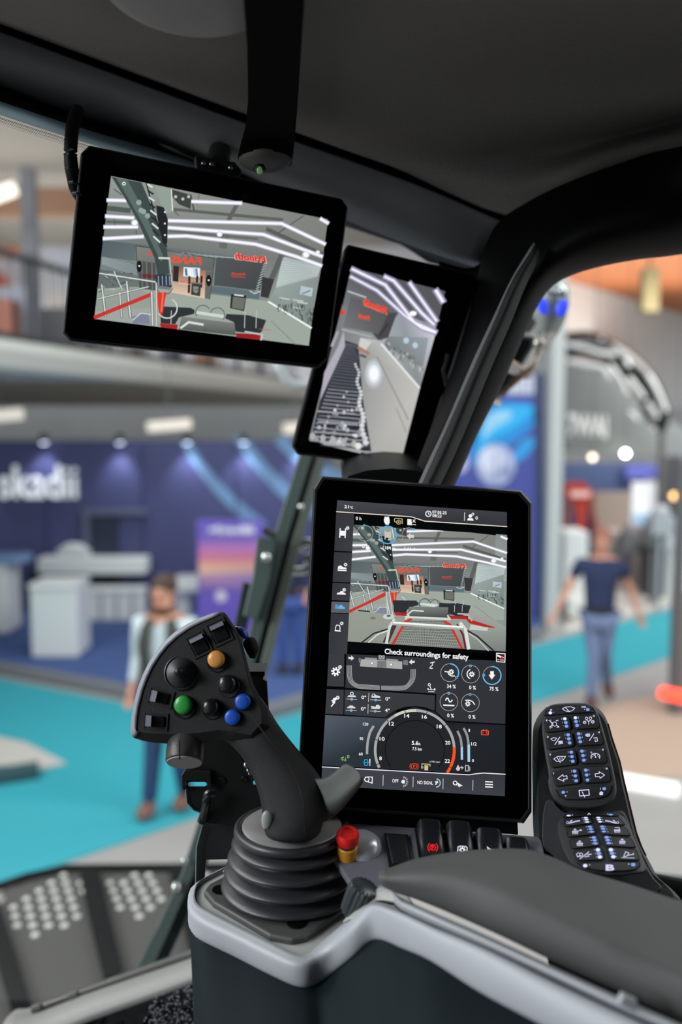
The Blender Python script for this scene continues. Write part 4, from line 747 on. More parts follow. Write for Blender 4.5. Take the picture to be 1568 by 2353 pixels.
plate([(576, 1532), (609, 1532), (610, 1540), (605, 1560), (614, 1565), (618, 1628), (600, 1660), (560, 1600)], [], db+.004, .006, BR, 'plate', rb)
m = M(); m.box(P(592, 1538, db-.006), .016, .03, .004); m.build('flange', BR, rb, smooth=False)
plate([(466, 1868), (700, 1890), (760, 1900), (760, 1950), (540, 1962), (540, 1972), (475, 1974), (471, 2010), (470, 2080), (448, 2080), (452, 1946), (466, 1893)], [], db+.012, .004, mat('bracket_deep', (7, 8, 9), .5), 'lower_plate', rb)
m = M(); m.prism([P(x, y, db-.002) for x, y in ((420, 1778), (427, 1766), (486, 1768), (488, 1802), (480, 1806), (478, 1790), (430, 1790), (428, 1812), (421, 1808))], -fwd*.006); m.build('slot_frame', BR, rb, smooth=False, bevel=.0006)
m = M(); m.tube([P(*q) for q in catmull([(492, 1822, db-.012), (478, 1826, db-.014), (474, 1850, db-.012), (468, 1876, db-.006), (463, 1888, db-.004)], 4)], .0042, 8); m.build('lever', mat('lever_black', (20, 26, 27), .3, spec=.6), rb)
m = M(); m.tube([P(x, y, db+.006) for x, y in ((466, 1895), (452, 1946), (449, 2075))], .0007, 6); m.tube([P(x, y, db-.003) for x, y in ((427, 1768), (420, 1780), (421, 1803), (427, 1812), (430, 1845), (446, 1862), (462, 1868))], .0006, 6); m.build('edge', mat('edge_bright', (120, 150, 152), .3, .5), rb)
m = M(); m.ball(P(567, 1758, db-.012), .0034); m.ball(P(572, 1770, db-.012), .0028); m.ball(P(574, 1778, db-.011), .0018); m.build('screw', mat('steel', (150, 155, 158), .25, 1), rb)
# ================================================================ MONITORS
BLK = mat('black_plastic', (15, 15, 16), .45, spec=.25, bump=.15, bscale=2500)
GLS = mat('black_glass', (3, 3, 4), .12, spec=.2)
EDG = mat('monitor_edge', (26, 27, 29), .35, spec=.5)
DSP = screen_mat()
def hall_view(S, m, mirror_fix=None):
    """the camera picture of the show hall, in the points of its own enlargement"""
    p = lambda pts, c, L=1: S.poly(m, pts, c, L)
    l = lambda pts, w, c, L=3: S.line(m, pts, w, c, L)
    p([(285, 192), (1418, 418), (1385, 665), (243, 530)], [(150, 156, 150), (128, 130, 124), (120, 122, 120), (118, 124, 122)])
    p([(243, 525), (1385, 660), (1345, 880), (212, 800)], [(84, 98, 104), (128, 134, 132), (150, 156, 152), (104, 112, 110)])
    p([(215, 780), (440, 770), (1110, 845), (1330, 985), (1318, 1078), (197, 938)], (158, 168, 158), 2)
    p([(215, 790), (430, 778), (520, 830), (500, 880), (205, 900)], (120, 128, 122), 2)
    # ceiling structure
    for a, b, w, c in (((600, 365), (1180, 420), 16, (96, 100, 96)), ((700, 292), (720, 380), 10, (90, 92, 90)), ((940, 345), (900, 420), 22, (98, 98, 94)), ((1290, 400), (1150, 495), 6, (88, 90, 88)), ((880, 500), (870, 560), 40, (104, 108, 104)),
                       ((1100, 470), (1390, 600), 20, (92, 94, 92)), ((590, 480), (1050, 520), 12, (102, 106, 104)), ((270, 360), (380, 372), 26, (82, 92, 88)), ((262, 430), (400, 436), 14, (96, 104, 100)), ((1180, 600), (1110, 760), 30, (96, 98, 96)),
                       ((300, 260), (340, 290), 4, (60, 64, 62)), ((300, 405), (305, 450), 5, (90, 94, 92)), ((415, 460), (418, 505), 5, (90, 94, 92)), ((745, 290), (735, 340), 3, (70, 74, 72))):
        l([a, b], w, c, 2)
    # light lines
    W_ = (252, 250, 255)
    for pts in ([(266, 318), (362, 320)], [(708, 325), (965, 334)], [(258, 402), (402, 410)], [(578, 425), (1175, 440), (1402, 547)], [(250, 458), (422, 458)], [(582, 461), (1080, 497), (1387, 612)],
                [(246, 519), (452, 508)], [(585, 507), (680, 505), (1040, 548), (1250, 612), (1383, 660)], [(1380, 416), (1418, 438)]):
        l(pts, 22, (188, 190, 206), 3); l(pts, 12, W_, 4)
    for x, y, r in ((852, 496, 11), (1303, 603, 14), (1365, 590, 8), (408, 436, 13)): S.disc(m, x, y, r*1.5, (190, 200, 205), 4, ry=r*1.3); S.disc(m, x, y, r, W_, 5)
    # side walls with fine stripes
    p([(238, 610), (430, 660), (425, 705), (230, 680)], (118, 130, 132), 2)
    for i in range(9): l([(236, 618+i*4), (424, 640+i*9)], 2.2, (160, 172, 172), 3)
    p([(1182, 612), (1384, 664), (1362, 720), (1145, 775)], [(176, 190, 190), (168, 178, 178), (150, 160, 160), (184, 196, 192)], 2)
    for i in range(10): l([(1175-i*3, 640+i*13), (1378-i*1.5, 668+i*5)], 2.2, (206, 216, 214), 3)
    p([(1145, 775), (1362, 720), (1330, 985), (1110, 845)], [(150, 164, 160), (138, 148, 146), (122, 134, 130), (140, 154, 148)], 2)
    p([(1278, 765), (1340, 778), (1333, 822), (1270, 808)], (182, 198, 204), 3); l([(1285, 806), (1325, 790)], 7, (110, 130, 140), 4)
    l([(1108, 848), (1331, 985)], 9, (246, 250, 244), 4)
    random.seed(3)
    for i in range(46):
        x = random.uniform(1155, 1335); y = 820+(x-1155)*.32+random.uniform(0, 62); l([(x, y), (x+random.uniform(-8, 8), y+random.uniform(14, 30))], random.uniform(2, 5), (62, 72, 70), 4)
    for x, y in ((1190, 828), (1262, 838), (1285, 850), (1262, 878)): l([(x-26, y), (x+26, y+8)], 7, (196, 204, 198), 4)
    # back wall, shop front, video wall
    p([(835, 612), (1097, 640), (1062, 792), (822, 762)], [(84, 88, 90), (76, 80, 82), (68, 72, 74), (80, 84, 86)], 3)
    p([(810, 765), (1062, 795), (1058, 838), (806, 802)], (96, 112, 118), 3)
    for i in range(11): l([(1098-i*4.2, 645+i*14), (1080-i*4.2, 655+i*14)], 3.2, (200, 212, 210), 4)
    l([(1010, 792), (1035, 806), (1064, 794)], 5, (202, 214, 212), 4)
    for i in range(12): l([(600+i*28, 585+i*3), (650+i*28, 606+i*1.5)], 2.5, (178, 192, 190), 4)
    p([(1076, 718), (1137, 732), (1107, 830), (1066, 822)], (58, 58, 60), 4)
    p([(415, 556), (826, 622), (815, 690), (412, 632)], [(128, 132, 124), (104, 108, 106), (98, 102, 100), (120, 124, 118)], 4)
    l([(415, 556), (826, 622), (800, 835)], 3, (30, 32, 32), 5); l([(415, 556), (424, 700)], 3, (30, 32, 32), 5)
    p([(608, 658), (780, 690), (775, 832), (596, 800)], [(120, 82, 66), (176, 120, 86), (226, 200, 178), (222, 196, 174)], 4)
    p([(612, 660), (640, 664), (636, 745), (606, 740)], (56, 44, 42), 5)
    p([(664, 668), (750, 672), (748, 722), (662, 716)], (226, 240, 250), 5); random.seed(5)
    for i in range(9): x = random.uniform(670, 742); l([(x, 676), (x+4, 712)], 5, random.choice([(80, 130, 190), (30, 40, 60), (250, 250, 250)]), 6)
    S.text(m, 'Prinoth', 645, 745, 690, 12, (235, 70, 50), 3, 6, .02, True)
    l([(636, 752), (696, 758)], 4, (255, 190, 170), 6)
    for x, y, h in ((694, 724, 76), (735, 722, 36), (758, 722, 50), (600, 690, 80)): l([(x, y), (x-3, y+h)], 12, (44, 40, 44), 6); S.disc(m, x, y-4, 6, (60, 46, 42), 6)
    p([(706, 748), (756, 754), (750, 820), (702, 812)], (64, 64, 62), 6); p([(700, 745), (762, 750), (760, 758), (700, 752)], (120, 120, 116), 7)
    p([(714, 768), (742, 770), (740, 796), (728, 806), (714, 792)], (140, 142, 140), 7); S.text(m, 'CLUB', 717, 790, 739, 9, (40, 40, 42), 2, 8, .02)
    p([(424, 632), (516, 645), (520, 790), (432, 780)], (78, 84, 82), 4)
    for x in (446, 470, 498): l([(x, 640), (x+3, 784)], 6, (112, 118, 114), 5)
    for x in (432, 795): S.disc(m, x, 664 if x < 500 else 738, 14, (26, 26, 28), 6, ry=30); S.disc(m, x, 662 if x < 500 else 736, 5, (225, 225, 225), 7)
    l([(450, 712), (516, 718)], 20, (110, 44, 46), 5)
    p([(779, 688), (817, 692), (802, 836), (774, 830)], (104, 106, 102), 5)
    S.disc(m, 795, 738, 13, (30, 30, 32), 6, ry=30)
    S.text(m, 'FANS', 598, 646, 757, 40, (230, 84, 62), 4, 6, .04, True); S.disc(m, 488, 598, 10, (226, 82, 60), 6)
    S.text(m, 'Prinoth', 933, 629, 1102, 38, (244, 196, 184), 7, 5, .07, True, .25); S.text(m, 'Prinoth', 936, 627, 1098, 35, (222, 50, 36), 7, 6, .045, True, .25)
    S.text(m, 'Prinoth', 914, 708, 986, 14, (230, 70, 50), 4, 6, .03, True, .2); l([(914, 716), (984, 722)], 3, (230, 70, 50), 6)
    # box on the floor
    p([(912, 808), (992, 816), (980, 898), (906, 882)], (44, 46, 44), 4); p([(922, 822), (986, 830), (976, 890), (916, 880)], (112, 114, 106), 5); l([(930, 812), (976, 818)], 8, (214, 218, 212), 5)
    # crane boom
    p([(287, 196), (444, 226), (515, 395), (575, 560), (590, 700), (530, 720), (512, 620), (420, 420), (352, 300)], (64, 76, 74), 6)
    p([(310, 200), (372, 214), (480, 420), (560, 620), (545, 640), (450, 440), (370, 300)], (92, 108, 104), 7)
    for x, y in ((430, 330), (442, 372), (455, 378), (475, 400)): S.disc(m, x, y, 14, (150, 164, 160), 8)
    for i in range(9): l([(476+i*4, 236+i*34), (500+i*5, 250+i*36)], 9, (40, 46, 46) if i % 2 else (214, 222, 220), 8)
    l([(470, 232), (520, 420), (575, 560)], 7, (34, 40, 40), 7)
    p([(520, 345), (560, 355), (582, 420), (578, 545), (556, 545), (528, 420)], (36, 40, 42), 8)
    for y in (380, 440, 500): S.disc(m, 566, y, 5, (230, 236, 234), 9)
    p([(515, 242), (600, 262), (612, 380), (572, 388), (545, 340)], (146, 160, 150), 6); l([(600, 262), (606, 372)], 6, (222, 228, 224), 7)
    p([(602, 262), (706, 292), (700, 364), (640, 340), (604, 300)], (66, 70, 66), 7)
    for x, y in ((622, 300), (660, 312), (690, 300)): S.disc(m, x, y, 8, (190, 196, 192), 8)
    l([(612, 372), (640, 400)], 3, (40, 42, 40), 8)
    p([(520, 705), (600, 708), (595, 772), (518, 762)], (48, 56, 74), 8)
    for x in (532, 552, 572, 590): l([(x, 715), (x+2, 762)], 5, (150, 164, 176), 9)
    l([(535, 620), (590, 622)], 10, (210, 218, 214), 9); l([(590, 620), (604, 760)], 8, (176, 186, 182), 8)
    S.ring(m, 565, 768, 42, 4, (60, 64, 62), 10, 160, L=8)
    p([(526, 800), (576, 798), (566, 840), (556, 905), (540, 932), (530, 870)], (212, 60, 44), 9); l([(556, 800), (548, 900)], 9, (250, 110, 90), 10)
    S.ring(m, 578, 882, 52, 7, (206, 212, 206), -60, 150, L=9)
    # railing, ribbon and posts
    for pts, w in (([(226, 700), (524, 746)], 11), ([(236, 760), (256, 922)], 12), ([(366, 742), (386, 930)], 12), ([(300, 690), (345, 790)], 8), ([(330, 800), (340, 930)], 9), ([(212, 834), (480, 770)], 8)):
        l(pts, w+3, (96, 104, 102), 5); l(pts, w*.6, (214, 220, 216), 6)
    random.seed(9)
    for i in range(26): x = random.uniform(230, 400); y = random.uniform(690, 790); l([(x, y), (x+random.uniform(-30, 30), y+random.uniform(-8, 14))], 4, random.choice([(60, 66, 64), (90, 98, 94), (190, 196, 192)]), 5)
    l([(200, 930), (490, 812)], 20, (206, 52, 50), 8)
    l([(497, 795), (502, 972)], 16, (120, 126, 124), 8); l([(497, 795), (502, 972)], 6, (220, 226, 222), 9)
    l([(522, 750), (524, 975)], 12, (140, 146, 144), 8); l([(521, 750), (523, 975)], 4, (228, 232, 228), 9)
    p([(395, 925), (480, 905), (490, 968), (398, 962)], (128, 134, 152), 3); l([(398, 945), (440, 908), (492, 915)], 4, (226, 230, 236), 4)
    # own machine's front
    p([(540, 872), (700, 880), (722, 892), (718, 912), (640, 930), (620, 966), (545, 962)], (50, 53, 56), 5)
    p([(888, 912), (1000, 918), (1095, 945), (1072, 1004), (1055, 1018), (935, 1004), (925, 955), (880, 935)], (50, 53, 56), 5)
    for x in (600, 985, 1045): l([(x, 895), (x-3, 985)], 4, (190, 196, 194), 6)
    p([(652, 925), (930, 960), (936, 1024), (640, 992)], [(126, 132, 126), (120, 124, 122), (84, 88, 88), (88, 92, 92)], 6)
    l([(650, 985), (690, 955), (765, 968)], 12, (216, 222, 220), 7); l([(735, 905), (870, 925)], 16, (206, 214, 214), 8)
    S.ring(m, 765, 905, 38, 5, (90, 96, 94), 150, 330, L=7); S.ring(m, 840, 918, 38, 5, (90, 96, 94), 200, 400, L=7)
    p([(538, 962), (634, 968), (630, 992), (545, 982)], (170, 40, 42), 7); p([(936, 1012), (1068, 1020), (1064, 1048), (940, 1034)], (170, 40, 42), 7)
    for i in range(12): l([(942+i*10, 1014), (940+i*10, 1040)], 3, (90, 20, 24), 8)
    l([(985, 1005), (1075, 1020), (1068, 1048)], 9, (190, 198, 196), 9)
    l([(1120, 948), (1250, 1072)], 3, (110, 120, 116), 5); l([(1060, 990), (1120, 998)], 3, (190, 90, 90), 5)
    S.ring(m, 352, 232, 7, 4.5, (245, 248, 246), L=10); S.disc(m, 352, 232, 4, (30, 34, 34), 10)

def monitor_body(root, pts, inner, depth, S, chin=.002):
    """housing with its chamfered corners, the black glass in front"""
    b = -S.n
    back = [S.at(x, y, 0)+b*depth for x, y in pts]; c = sum(back, V((0, 0, 0)))/len(back)
    back = [c+(q-c)*.93 for q in back]; front = [S.at(x, y, -.003) for x, y in pts]
    mid = [S.at(x, y, 0)+b*(depth*.6) for x, y in pts]
    m = M(); m.loft([front, mid, back], True, True); m.build('housing', EDG, root, bevel=.0015, smooth=False)
    m = M(); m.prism([S.at(x, y, -.0028) for x, y in inner], S.n*.0026); m.build('front_glass', GLS, root, bevel=.0006, smooth=False)

# ---- left landscape monitor
S1 = Plane(P(254, 405, .886), P(754, 504, .937), P(217, 732, .90))
r1 = empty('camera_monitor', S1.at(470, 590, -.03), 'landscape black monitor hanging at upper left, showing the hall and red ribbon', 'monitor', 'black camera monitors')
o1 = [(185, 352), (205, 333), (786, 456), (801, 477), (755, 823), (733, 846), (161, 784), (143, 764)]
i1 = [(191, 354), (208, 339), (784, 460), (797, 479), (752, 820), (731, 840), (163, 779), (148, 762)]
monitor_body(r1, o1, i1, .028, S1)
S1.xf = lambda x, y: (130+x/2.2725, 320+y/2.2725)
m = M(); hall_view(S1, m); m.build('display', DSP, r1, smooth=False, label='lit screen showing the hall, crane boom and red ribbon')
S1.xf = lambda x, y: (x, y)
m = M(); A = S1.at(500, 372, -.028); B = P(470, 330, 1.02)
m.prism([S1.at(x, y, -.012) for x, y in ((448, 356), (540, 372), (556, 392), (548, 412), (452, 392))], -S1.n*.016)
m.tube([S1.at(500, 385, -.018), P(502, 366, .955), P(505, 350, 1.0)], .012, 12)
m.build('mount', BLK, r1, bevel=.001)
m = M()
for x, y in ((468, 376), (486, 378), (530, 386)): m.ball(S1.at(x, y, -.010), .0028)
m.build('screw', mat('steel', (150, 155, 158), .25, 1), r1)

# ---- portrait monitor behind it
S2 = Plane(P(808, 614, 1.005), P(1026, 672, 1.02), P(709, 1010, 1.042))
r2 = empty('camera_monitor', S2.at(870, 830, -.03), 'portrait black monitor right of the landscape one, showing its caterpillar track', 'monitor', 'black camera monitors')
o2 = [(790, 577), (800, 562), (1086, 628), (1100, 648), (968, 1056), (950, 1078), (684, 1046), (671, 1026)]
i2 = [(794, 578), (803, 567), (1084, 632), (1095, 650), (964, 1054), (948, 1073), (687, 1041), (676, 1025)]
monitor_body(r2, o2, i2, .028, S2)
S2.xf = lambda x, y: (650+x/3.136, 540+y/3.136)
m = M(); p = lambda pts, c, L=1: S2.poly(m, pts, c, L); l = lambda pts, w, c, L=3: S2.line(m, pts, w, c, L)
p([(495, 236), (1172, 405), (1110, 660), (430, 520)], [(90, 92, 94), (86, 86, 88), (90, 92, 96), (120, 122, 126)])
p([(430, 500), (1110, 640), (852, 1632), (188, 1475)], [(120, 124, 128), (170, 172, 178), (186, 186, 182), (130, 132, 134)])
p([(560, 740), (700, 760), (990, 1100), (852, 1632), (630, 1590), (600, 1200), (545, 830)], [(190, 196, 196), (186, 188, 186), (196, 194, 188), (178, 178, 172), (172, 172, 170), (160, 160, 160), (150, 152, 152)], 2)
p([(850, 540), (1108, 690), (990, 1100), (705, 775)], [(150, 158, 166), (206, 208, 220), (138, 142, 142), (166, 172, 174)], 3)
p([(760, 730), (1050, 740), (1010, 960), (730, 790)], [(126, 134, 136), (150, 160, 170), (136, 140, 138), (120, 128, 128)], 4)
random.seed(11)
for i in range(40):
    t = random.random(); x = 745+t*270; y = 765+t*150+random.uniform(-10, 60); l([(x, y), (x+random.uniform(-12, 12), y+random.uniform(10, 26))], random.uniform(4, 9), random.choice([(80, 88, 90), (100, 106, 106), (196, 198, 190)]), 5)
for x, y in ((890, 760), (955, 795)): S2.disc(m, x, y, 20, (186, 206, 222), 5, ry=22)
p([(600, 560), (825, 560), (760, 740), (690, 760), (640, 700)], (74, 74, 78), 4)
p([(490, 440), (770, 545), (690, 715), (435, 660)], [(98, 100, 104), (84, 86, 88), (96, 98, 98), (116, 118, 120)], 5)
l([(470, 405), (600, 450)], 10, (196, 200, 200), 5); l([(700, 720), (760, 640)], 16, (60, 58, 60), 6); l([(430, 680), (640, 735)], 14, (170, 172, 170), 6)
for pts, w in (([(500, 245), (740, 360), (950, 630), (1105, 700)], 26), ([(490, 300), (680, 400), (880, 580), (1000, 670), (1100, 705)], 20), ([(735, 300), (800, 330), (1000, 560), (1090, 645)], 26), ([(915, 345), (1110, 620)], 26), ([(1105, 400), (1155, 480)], 36)):
    l(pts, w+14, (156, 150, 186), 6); l(pts, w*.6, (250, 248, 255), 7)
S2.disc(m, 940, 565, 26, (255, 255, 255), 8, ry=18)
S2.text(m, 'Prinoth', 585, 510, 770, 56, (240, 110, 90), 22, 7, .09, True, .2); S2.text(m, 'Prinoth', 592, 502, 764, 46, (226, 52, 34), 22, 8, .03, True, .2)
S2.text(m, 'Prinoth', 548, 598, 632, 34, (232, 80, 62), 14, 7, .09, True, .2)
S2.disc(m, 432, 558, 18, (226, 70, 56), 7)
# caterpillar track
p([(450, 760), (545, 790), (580, 1200), (640, 1560), (420, 1540), (200, 1480), (270, 1190), (400, 860)], [(60, 62, 68), (58, 60, 66), (50, 52, 60), (60, 60, 62), (54, 56, 60), (52, 52, 58), (52, 54, 64), (66, 68, 74)], 5)
for i in range(34):
    t = i/33; t2 = t**1.5; y0 = 780+t2*700; xl = 440-t2*240; xr = 548+t2*70+10*sin(i)
    l([(xl, y0), (xr-20, y0+16+t2*20)], 3+8*t2, (104, 108, 120) if i < 20 else (150, 152, 160), 6)
    if i > 10: S2.disc(m, xr-28, y0+16, 6+16*t2, (216, 220, 224), 7, ry=5+12*t2)
random.seed(12)
for i in range(46): t = random.random()**.6; y = 1120+t*400; x = random.uniform(300-t*100, 560); S2.disc(m, x, y, 5+11*t*random.random()+3, random.choice([(214, 218, 222), (178, 182, 190), (150, 154, 162)]), 8)
for i in range(4): l([(250+i*8, 1270+i*75), (520+i*20, 1290+i*78)], 12, (158, 162, 168), 7); l([(250+i*8, 1290+i*75), (560+i*16, 1312+i*78)], 14, (36, 36, 42), 7)
p([(560, 740), (640, 770), (600, 830), (545, 800)], (205, 208, 204), 6); l([(545, 810), (620, 855)], 22, (176, 120, 106), 7); l([(560, 865), (600, 880)], 14, (70, 60, 62), 8)
p([(440, 690), (450, 800), (330, 1060), (270, 1190), (300, 990), (400, 800)], (176, 172, 186), 7); l([(395, 700), (355, 800)], 20, (170, 168, 176), 7)
for rr, c in ((110, (178, 182, 186)), (88, (200, 206, 212)), (64, (232, 238, 246)), (44, (255, 255, 255))): S2.disc(m, 658, 1000, rr*.62, c, 5-rr*.01, ry=rr, n=28)
l([(680, 880), (905, 1330)], 9, (140, 140, 142), 4); l([(712, 785), (985, 1100)], 14, (232, 232, 236), 6); l([(820, 1250), (890, 1420)], 12, (164, 164, 160), 4)
for i in range(5): S2.disc(m, 215+i*75, 1450+i*14, 20, (176, 178, 172), 8, ry=26)
l([(300, 1500), (560, 1560)], 26, (168, 170, 172), 7); S2.disc(m, 545, 1520, 24, (228, 230, 234), 9)
m.build('display', DSP, r2, smooth=False, label='lit screen showing a caterpillar track beside a bright floor')
S2.xf = lambda x, y: (x, y)
m = M(); m.prism([S2.at(x, y, -.012) for x, y in ((1010, 760), (1044, 765), (1020, 905), (985, 900))], -S2.n*.03); m.build('bracket', BLK, r2, bevel=.002)
m = M(); m.tube([S2.at(1030, 815, .001), S2.at(1020, 850, .004), S2.at(1026, 885, .001)], .003, 8); m.build('clip', mat('grey_clip', (90, 90, 92), .25, .6), r2)
m = M(); m.tube([P(880, 1060, 1.08), P(890, 1085, 1.0), P(900, 1110, .93)], .05, 12, flat=.3); m.build('arm', BLK, r2)

# ---- big touch screen
S3 = Plane(P(775.5, 1149.7, .871), P(1165, 1177, .877), P(737.2, 1806, .80))
r3 = empty('touch_monitor', S3.at(950, 1870, -.02), 'large upright black touch screen with gauges and camera picture beside the joystick', 'monitor')
o3 = [(721, 1122), (738, 1094), (1199, 1127), (1223, 1154), (1222, 1866), (1204, 1892), (694, 1856), (682, 1838)]
i3 = [(733, 1125), (743, 1106), (1196, 1137), (1212, 1158), (1211, 1862), (1198, 1880), (700, 1846), (693, 1836)]
monitor_body(r3, o3, i3, .03, S3)
m = M(); oo = [(x+(2.5 if x < 900 else -3), y+(3 if y < 1400 else -3)) for x, y in o3]; ii = [(x+(8 if x < 900 else -8), y+(8 if y < 1400 else -8)) for x, y in o3]
m.loft([[S3.at(x, y, -.003) for x, y in o3], [S3.at(x, y, .0015) for x, y in oo], [S3.at(x, y, .0015) for x, y in ii], [S3.at(x, y, -.001) for x, y in ii]], True)
m.build('rim', mat('rubber_rim', (38, 39, 41), .35, spec=.5), r3, smooth=False, bevel=.0005)
A_ = lambda x, y: (730+x/3.409, 1130+y/3.409)
B_ = lambda x, y: (730+x/3.409, 1480+y/3.409)
BGp = (50, 52, 57); LIN = (12, 13, 15); WHT = (245, 245, 245)
# background panels
m = M(); S3.xf = A_
S3.poly(m, [(155, 67), (1484, 160), (1484, 1262), (90, 1262)], (6, 8, 10), .5)
S3.poly(m, [(155, 67), (1484, 160), (1485, 270), (840, 228), (745, 194), (148, 155)], [(70, 72, 78), (62, 64, 70), (52, 54, 58), (52, 54, 58), (54, 56, 60), (60, 62, 68)], 2)
S3.line(m, [(148, 156), (735, 196), (840, 230), (1485, 273)], 6, (250, 235, 225), 4)
for a, b, c in ((165, 460, 0), (470, 702, 0), (712, 846, 0), (858, 944, 1), (950, 1262, 0)):
    xl = lambda y: 147-(y-155)*.0525; xr = lambda y: 286-(y-180)*.0505
    S3.poly(m, [(xl(a), a+2), (xr(a), a+8), (xr(b), b+8), (xl(b), b+2)], (92, 96, 104) if c else [(52, 54, 60), (56, 58, 64), (60, 62, 68), (54, 56, 62)], 2)
S3.xf = B_
S3.poly(m, [(90, -92), (232, -86), (228, 68), (88, 62)], (62, 64, 70), 3)
S3.poly(m, [(88, 72), (214, 76), (214, 335), (74, 330)], (58, 60, 66), 2)
S3.poly(m, [(226, 78), (1390, 130), (1478, 150), (1472, 625), (1010, 600), (922, 525), (928, 392), (218, 345)], BGp, 2)
S3.poly(m, [(72, 352), (212, 358), (205, 552), (60, 545)], (58, 60, 66), 2)
S3.poly(m, [(214, 356), (920, 400), (918, 520), (760, 485), (640, 510), (560, 560), (530, 575), (206, 552)], (56, 58, 64), 2)
S3.poly(m, [(60, 556), (530, 580), (600, 540), (760, 490), (920, 530), (1010, 612), (1472, 636), (1472, 1015), (1200, 1015), (36, 950)], [(84, 92, 104), (38, 42, 48), (36, 38, 42), (36, 38, 42), (36, 38, 42), (32, 34, 38), (34, 38, 44), (32, 34, 38), (32, 34, 38), (46, 54, 62)], 3)
S3.poly(m, [(36, 965), (1200, 1026), (1300, 1010), (1472, 1018), (1468, 1192), (30, 1108)], [(66, 68, 76), (58, 60, 66), (56, 58, 64), (54, 56, 62), (62, 64, 72), (66, 68, 76)], 3)
for pts in ([(218, 345), (928, 392), (924, 530)], [(60, 549), (530, 577), (602, 525), (680, 496), (765, 488), (850, 500), (925, 530), (1010, 606), (1472, 631)], [(88, 66), (228, 72)], [(214, 78), (206, 552)], [(74, 342), (218, 348)]):
    S3.line(m, pts, 7, LIN, 5)
S3.line(m, [(36, 962), (480, 986), (1190, 1024), (1240, 1016), (1300, 1010), (1472, 1020)], 7, (240, 238, 252), 6)
m.build('display', DSP, r3, smooth=False, label='lit screen background with grey tiles')
disp3 = bpy.data.objects[m and [o.name for o in r3.children if o.name.startswith('display')][-1]]
# camera picture
m = M()
def aff(x, y):   # left monitor enlargement -> touch screen enlargement
    return A_((1.054*x+.128*y-81-860)*1.022+860, -.0727*x+.983*y+43)
S3.xf = lambda x, y: aff(x, y)
base_off = S3.off; S3.off = .00003; S3.base = .00013
hall_view(S3, m)
S3.xf = A_; p = lambda pts, c, L=1: S3.poly(m, pts, c, L); l = lambda pts, w, c, L=3: S3.line(m, pts, w, c, L)
# what lies below: the floor, the grating and the guard bars of the machine
p([(1400, 300), (1486, 340), (1482, 700), (1380, 700)], [(136, 138, 136), (136, 138, 136), (160, 170, 168), (160, 170, 168)], 1); p([(1380, 600), (1484, 580), (1478, 1062), (1380, 1000)], (140, 150, 148), 1)
p([(245, 935), (600, 960), (1200, 890), (1478, 1060), (1474, 1252), (236, 1172)], [(150, 156, 146), (150, 156, 148), (164, 172, 162), (150, 158, 152), (120, 126, 122), (146, 150, 140)], 5)
p([(590, 850), (778, 852), (776, 884), (700, 925), (690, 965), (600, 950)], (46, 49, 54), 11); p([(955, 868), (1200, 892), (1178, 960), (1100, 975), (1022, 955), (950, 905)], (46, 49, 54), 11)
p([(720, 900), (1025, 905), (1020, 985), (700, 978)], [(128, 132, 128), (118, 122, 120), (70, 74, 74), (80, 84, 84)], 12)
S3.ring(m, 842, 882, 46, 5, (96, 102, 100), 150, 350, L=13); S3.ring(m, 905, 882, 42, 5, (96, 102, 100), 200, 390, L=13); l([(820, 880), (915, 895)], 15, (214, 222, 222), 13)
l([(700, 965), (745, 930), (830, 935)], 11, (214, 220, 218), 13)
for x in (1075, 1135): l([(x, 890), (x-2, 940)], 4, (200, 204, 202), 12)
p([(600, 940), (690, 948), (688, 968), (606, 962)], (176, 40, 42), 12); p([(1030, 968), (1165, 978), (1160, 1000), (1035, 994)], (176, 40, 42), 12)
p([(1150, 985), (1260, 1020), (1392, 1062), (1388, 1068), (1300, 1058), (1190, 1030)], (190, 40, 40), 13); l([(1100, 955), (1180, 960), (1210, 1010)], 12, (172, 180, 178), 14)
p([(1200, 1040), (1340, 1060), (1330, 1090), (1190, 1080)], (196, 204, 200), 9)
l([(540, 790), (552, 985)], 12, (190, 196, 192), 13); S3.disc(m, 558, 978, 46, (200, 206, 200), 13, ry=22); S3.disc(m, 558, 972, 16, (90, 96, 92), 14, ry=9)
S3.disc(m, 435, 990, 22, (116, 122, 114), 9, ry=10); l([(320, 930), (408, 938)], 12, (60, 64, 62), 10)
l([(245, 945), (530, 795)], 17, (206, 52, 50), 12)
l([(350, 1178), (440, 1110), (560, 1072)], 11, (40, 46, 44), 12); l([(400, 1180), (470, 1118), (560, 1085)], 8, (226, 232, 228), 12)
l([(1170, 1085), (1250, 1130), (1380, 1245)], 13, (44, 48, 48), 12); l([(1190, 1110), (1260, 1160), (1340, 1245)], 8, (196, 204, 200), 12)
p([(690, 1010), (1010, 1015), (1130, 1226), (600, 1192)], (140, 144, 138), 12)
for i in range(34): t = i/33; l([(692+t*318, 1012), (604+t*522, 1192+t*34)], 5, (86, 92, 86), 13)
for i in range(9): t = i/8; l([(688-t*78, 1025+t*158), (1018+t*108, 1028+t*185)], 2.5, (176, 182, 174), 14)
l([(735, 1000), (690, 1015), (590, 1192)], 18, (206, 56, 46), 15); l([(990, 1015), (1040, 1040), (1130, 1226)], 18, (206, 56, 46), 15)
p([(580, 1000), (620, 1050), (560, 1180), (510, 1180), (556, 1080)], (70, 56, 58), 14); l([(600, 1000), (565, 1060), (540, 1185)], 22, (212, 216, 212), 15)
l([(1120, 1030), (1160, 1080), (1185, 1228)], 26, (220, 224, 220), 15); l([(1095, 1040), (1140, 1120), (1160, 1225)], 14, (110, 30, 34), 15)
l([(595, 1030), (1140, 1068)], 30, (170, 176, 172), 16); l([(595, 1024), (1140, 1060)], 14, (246, 248, 244), 17)
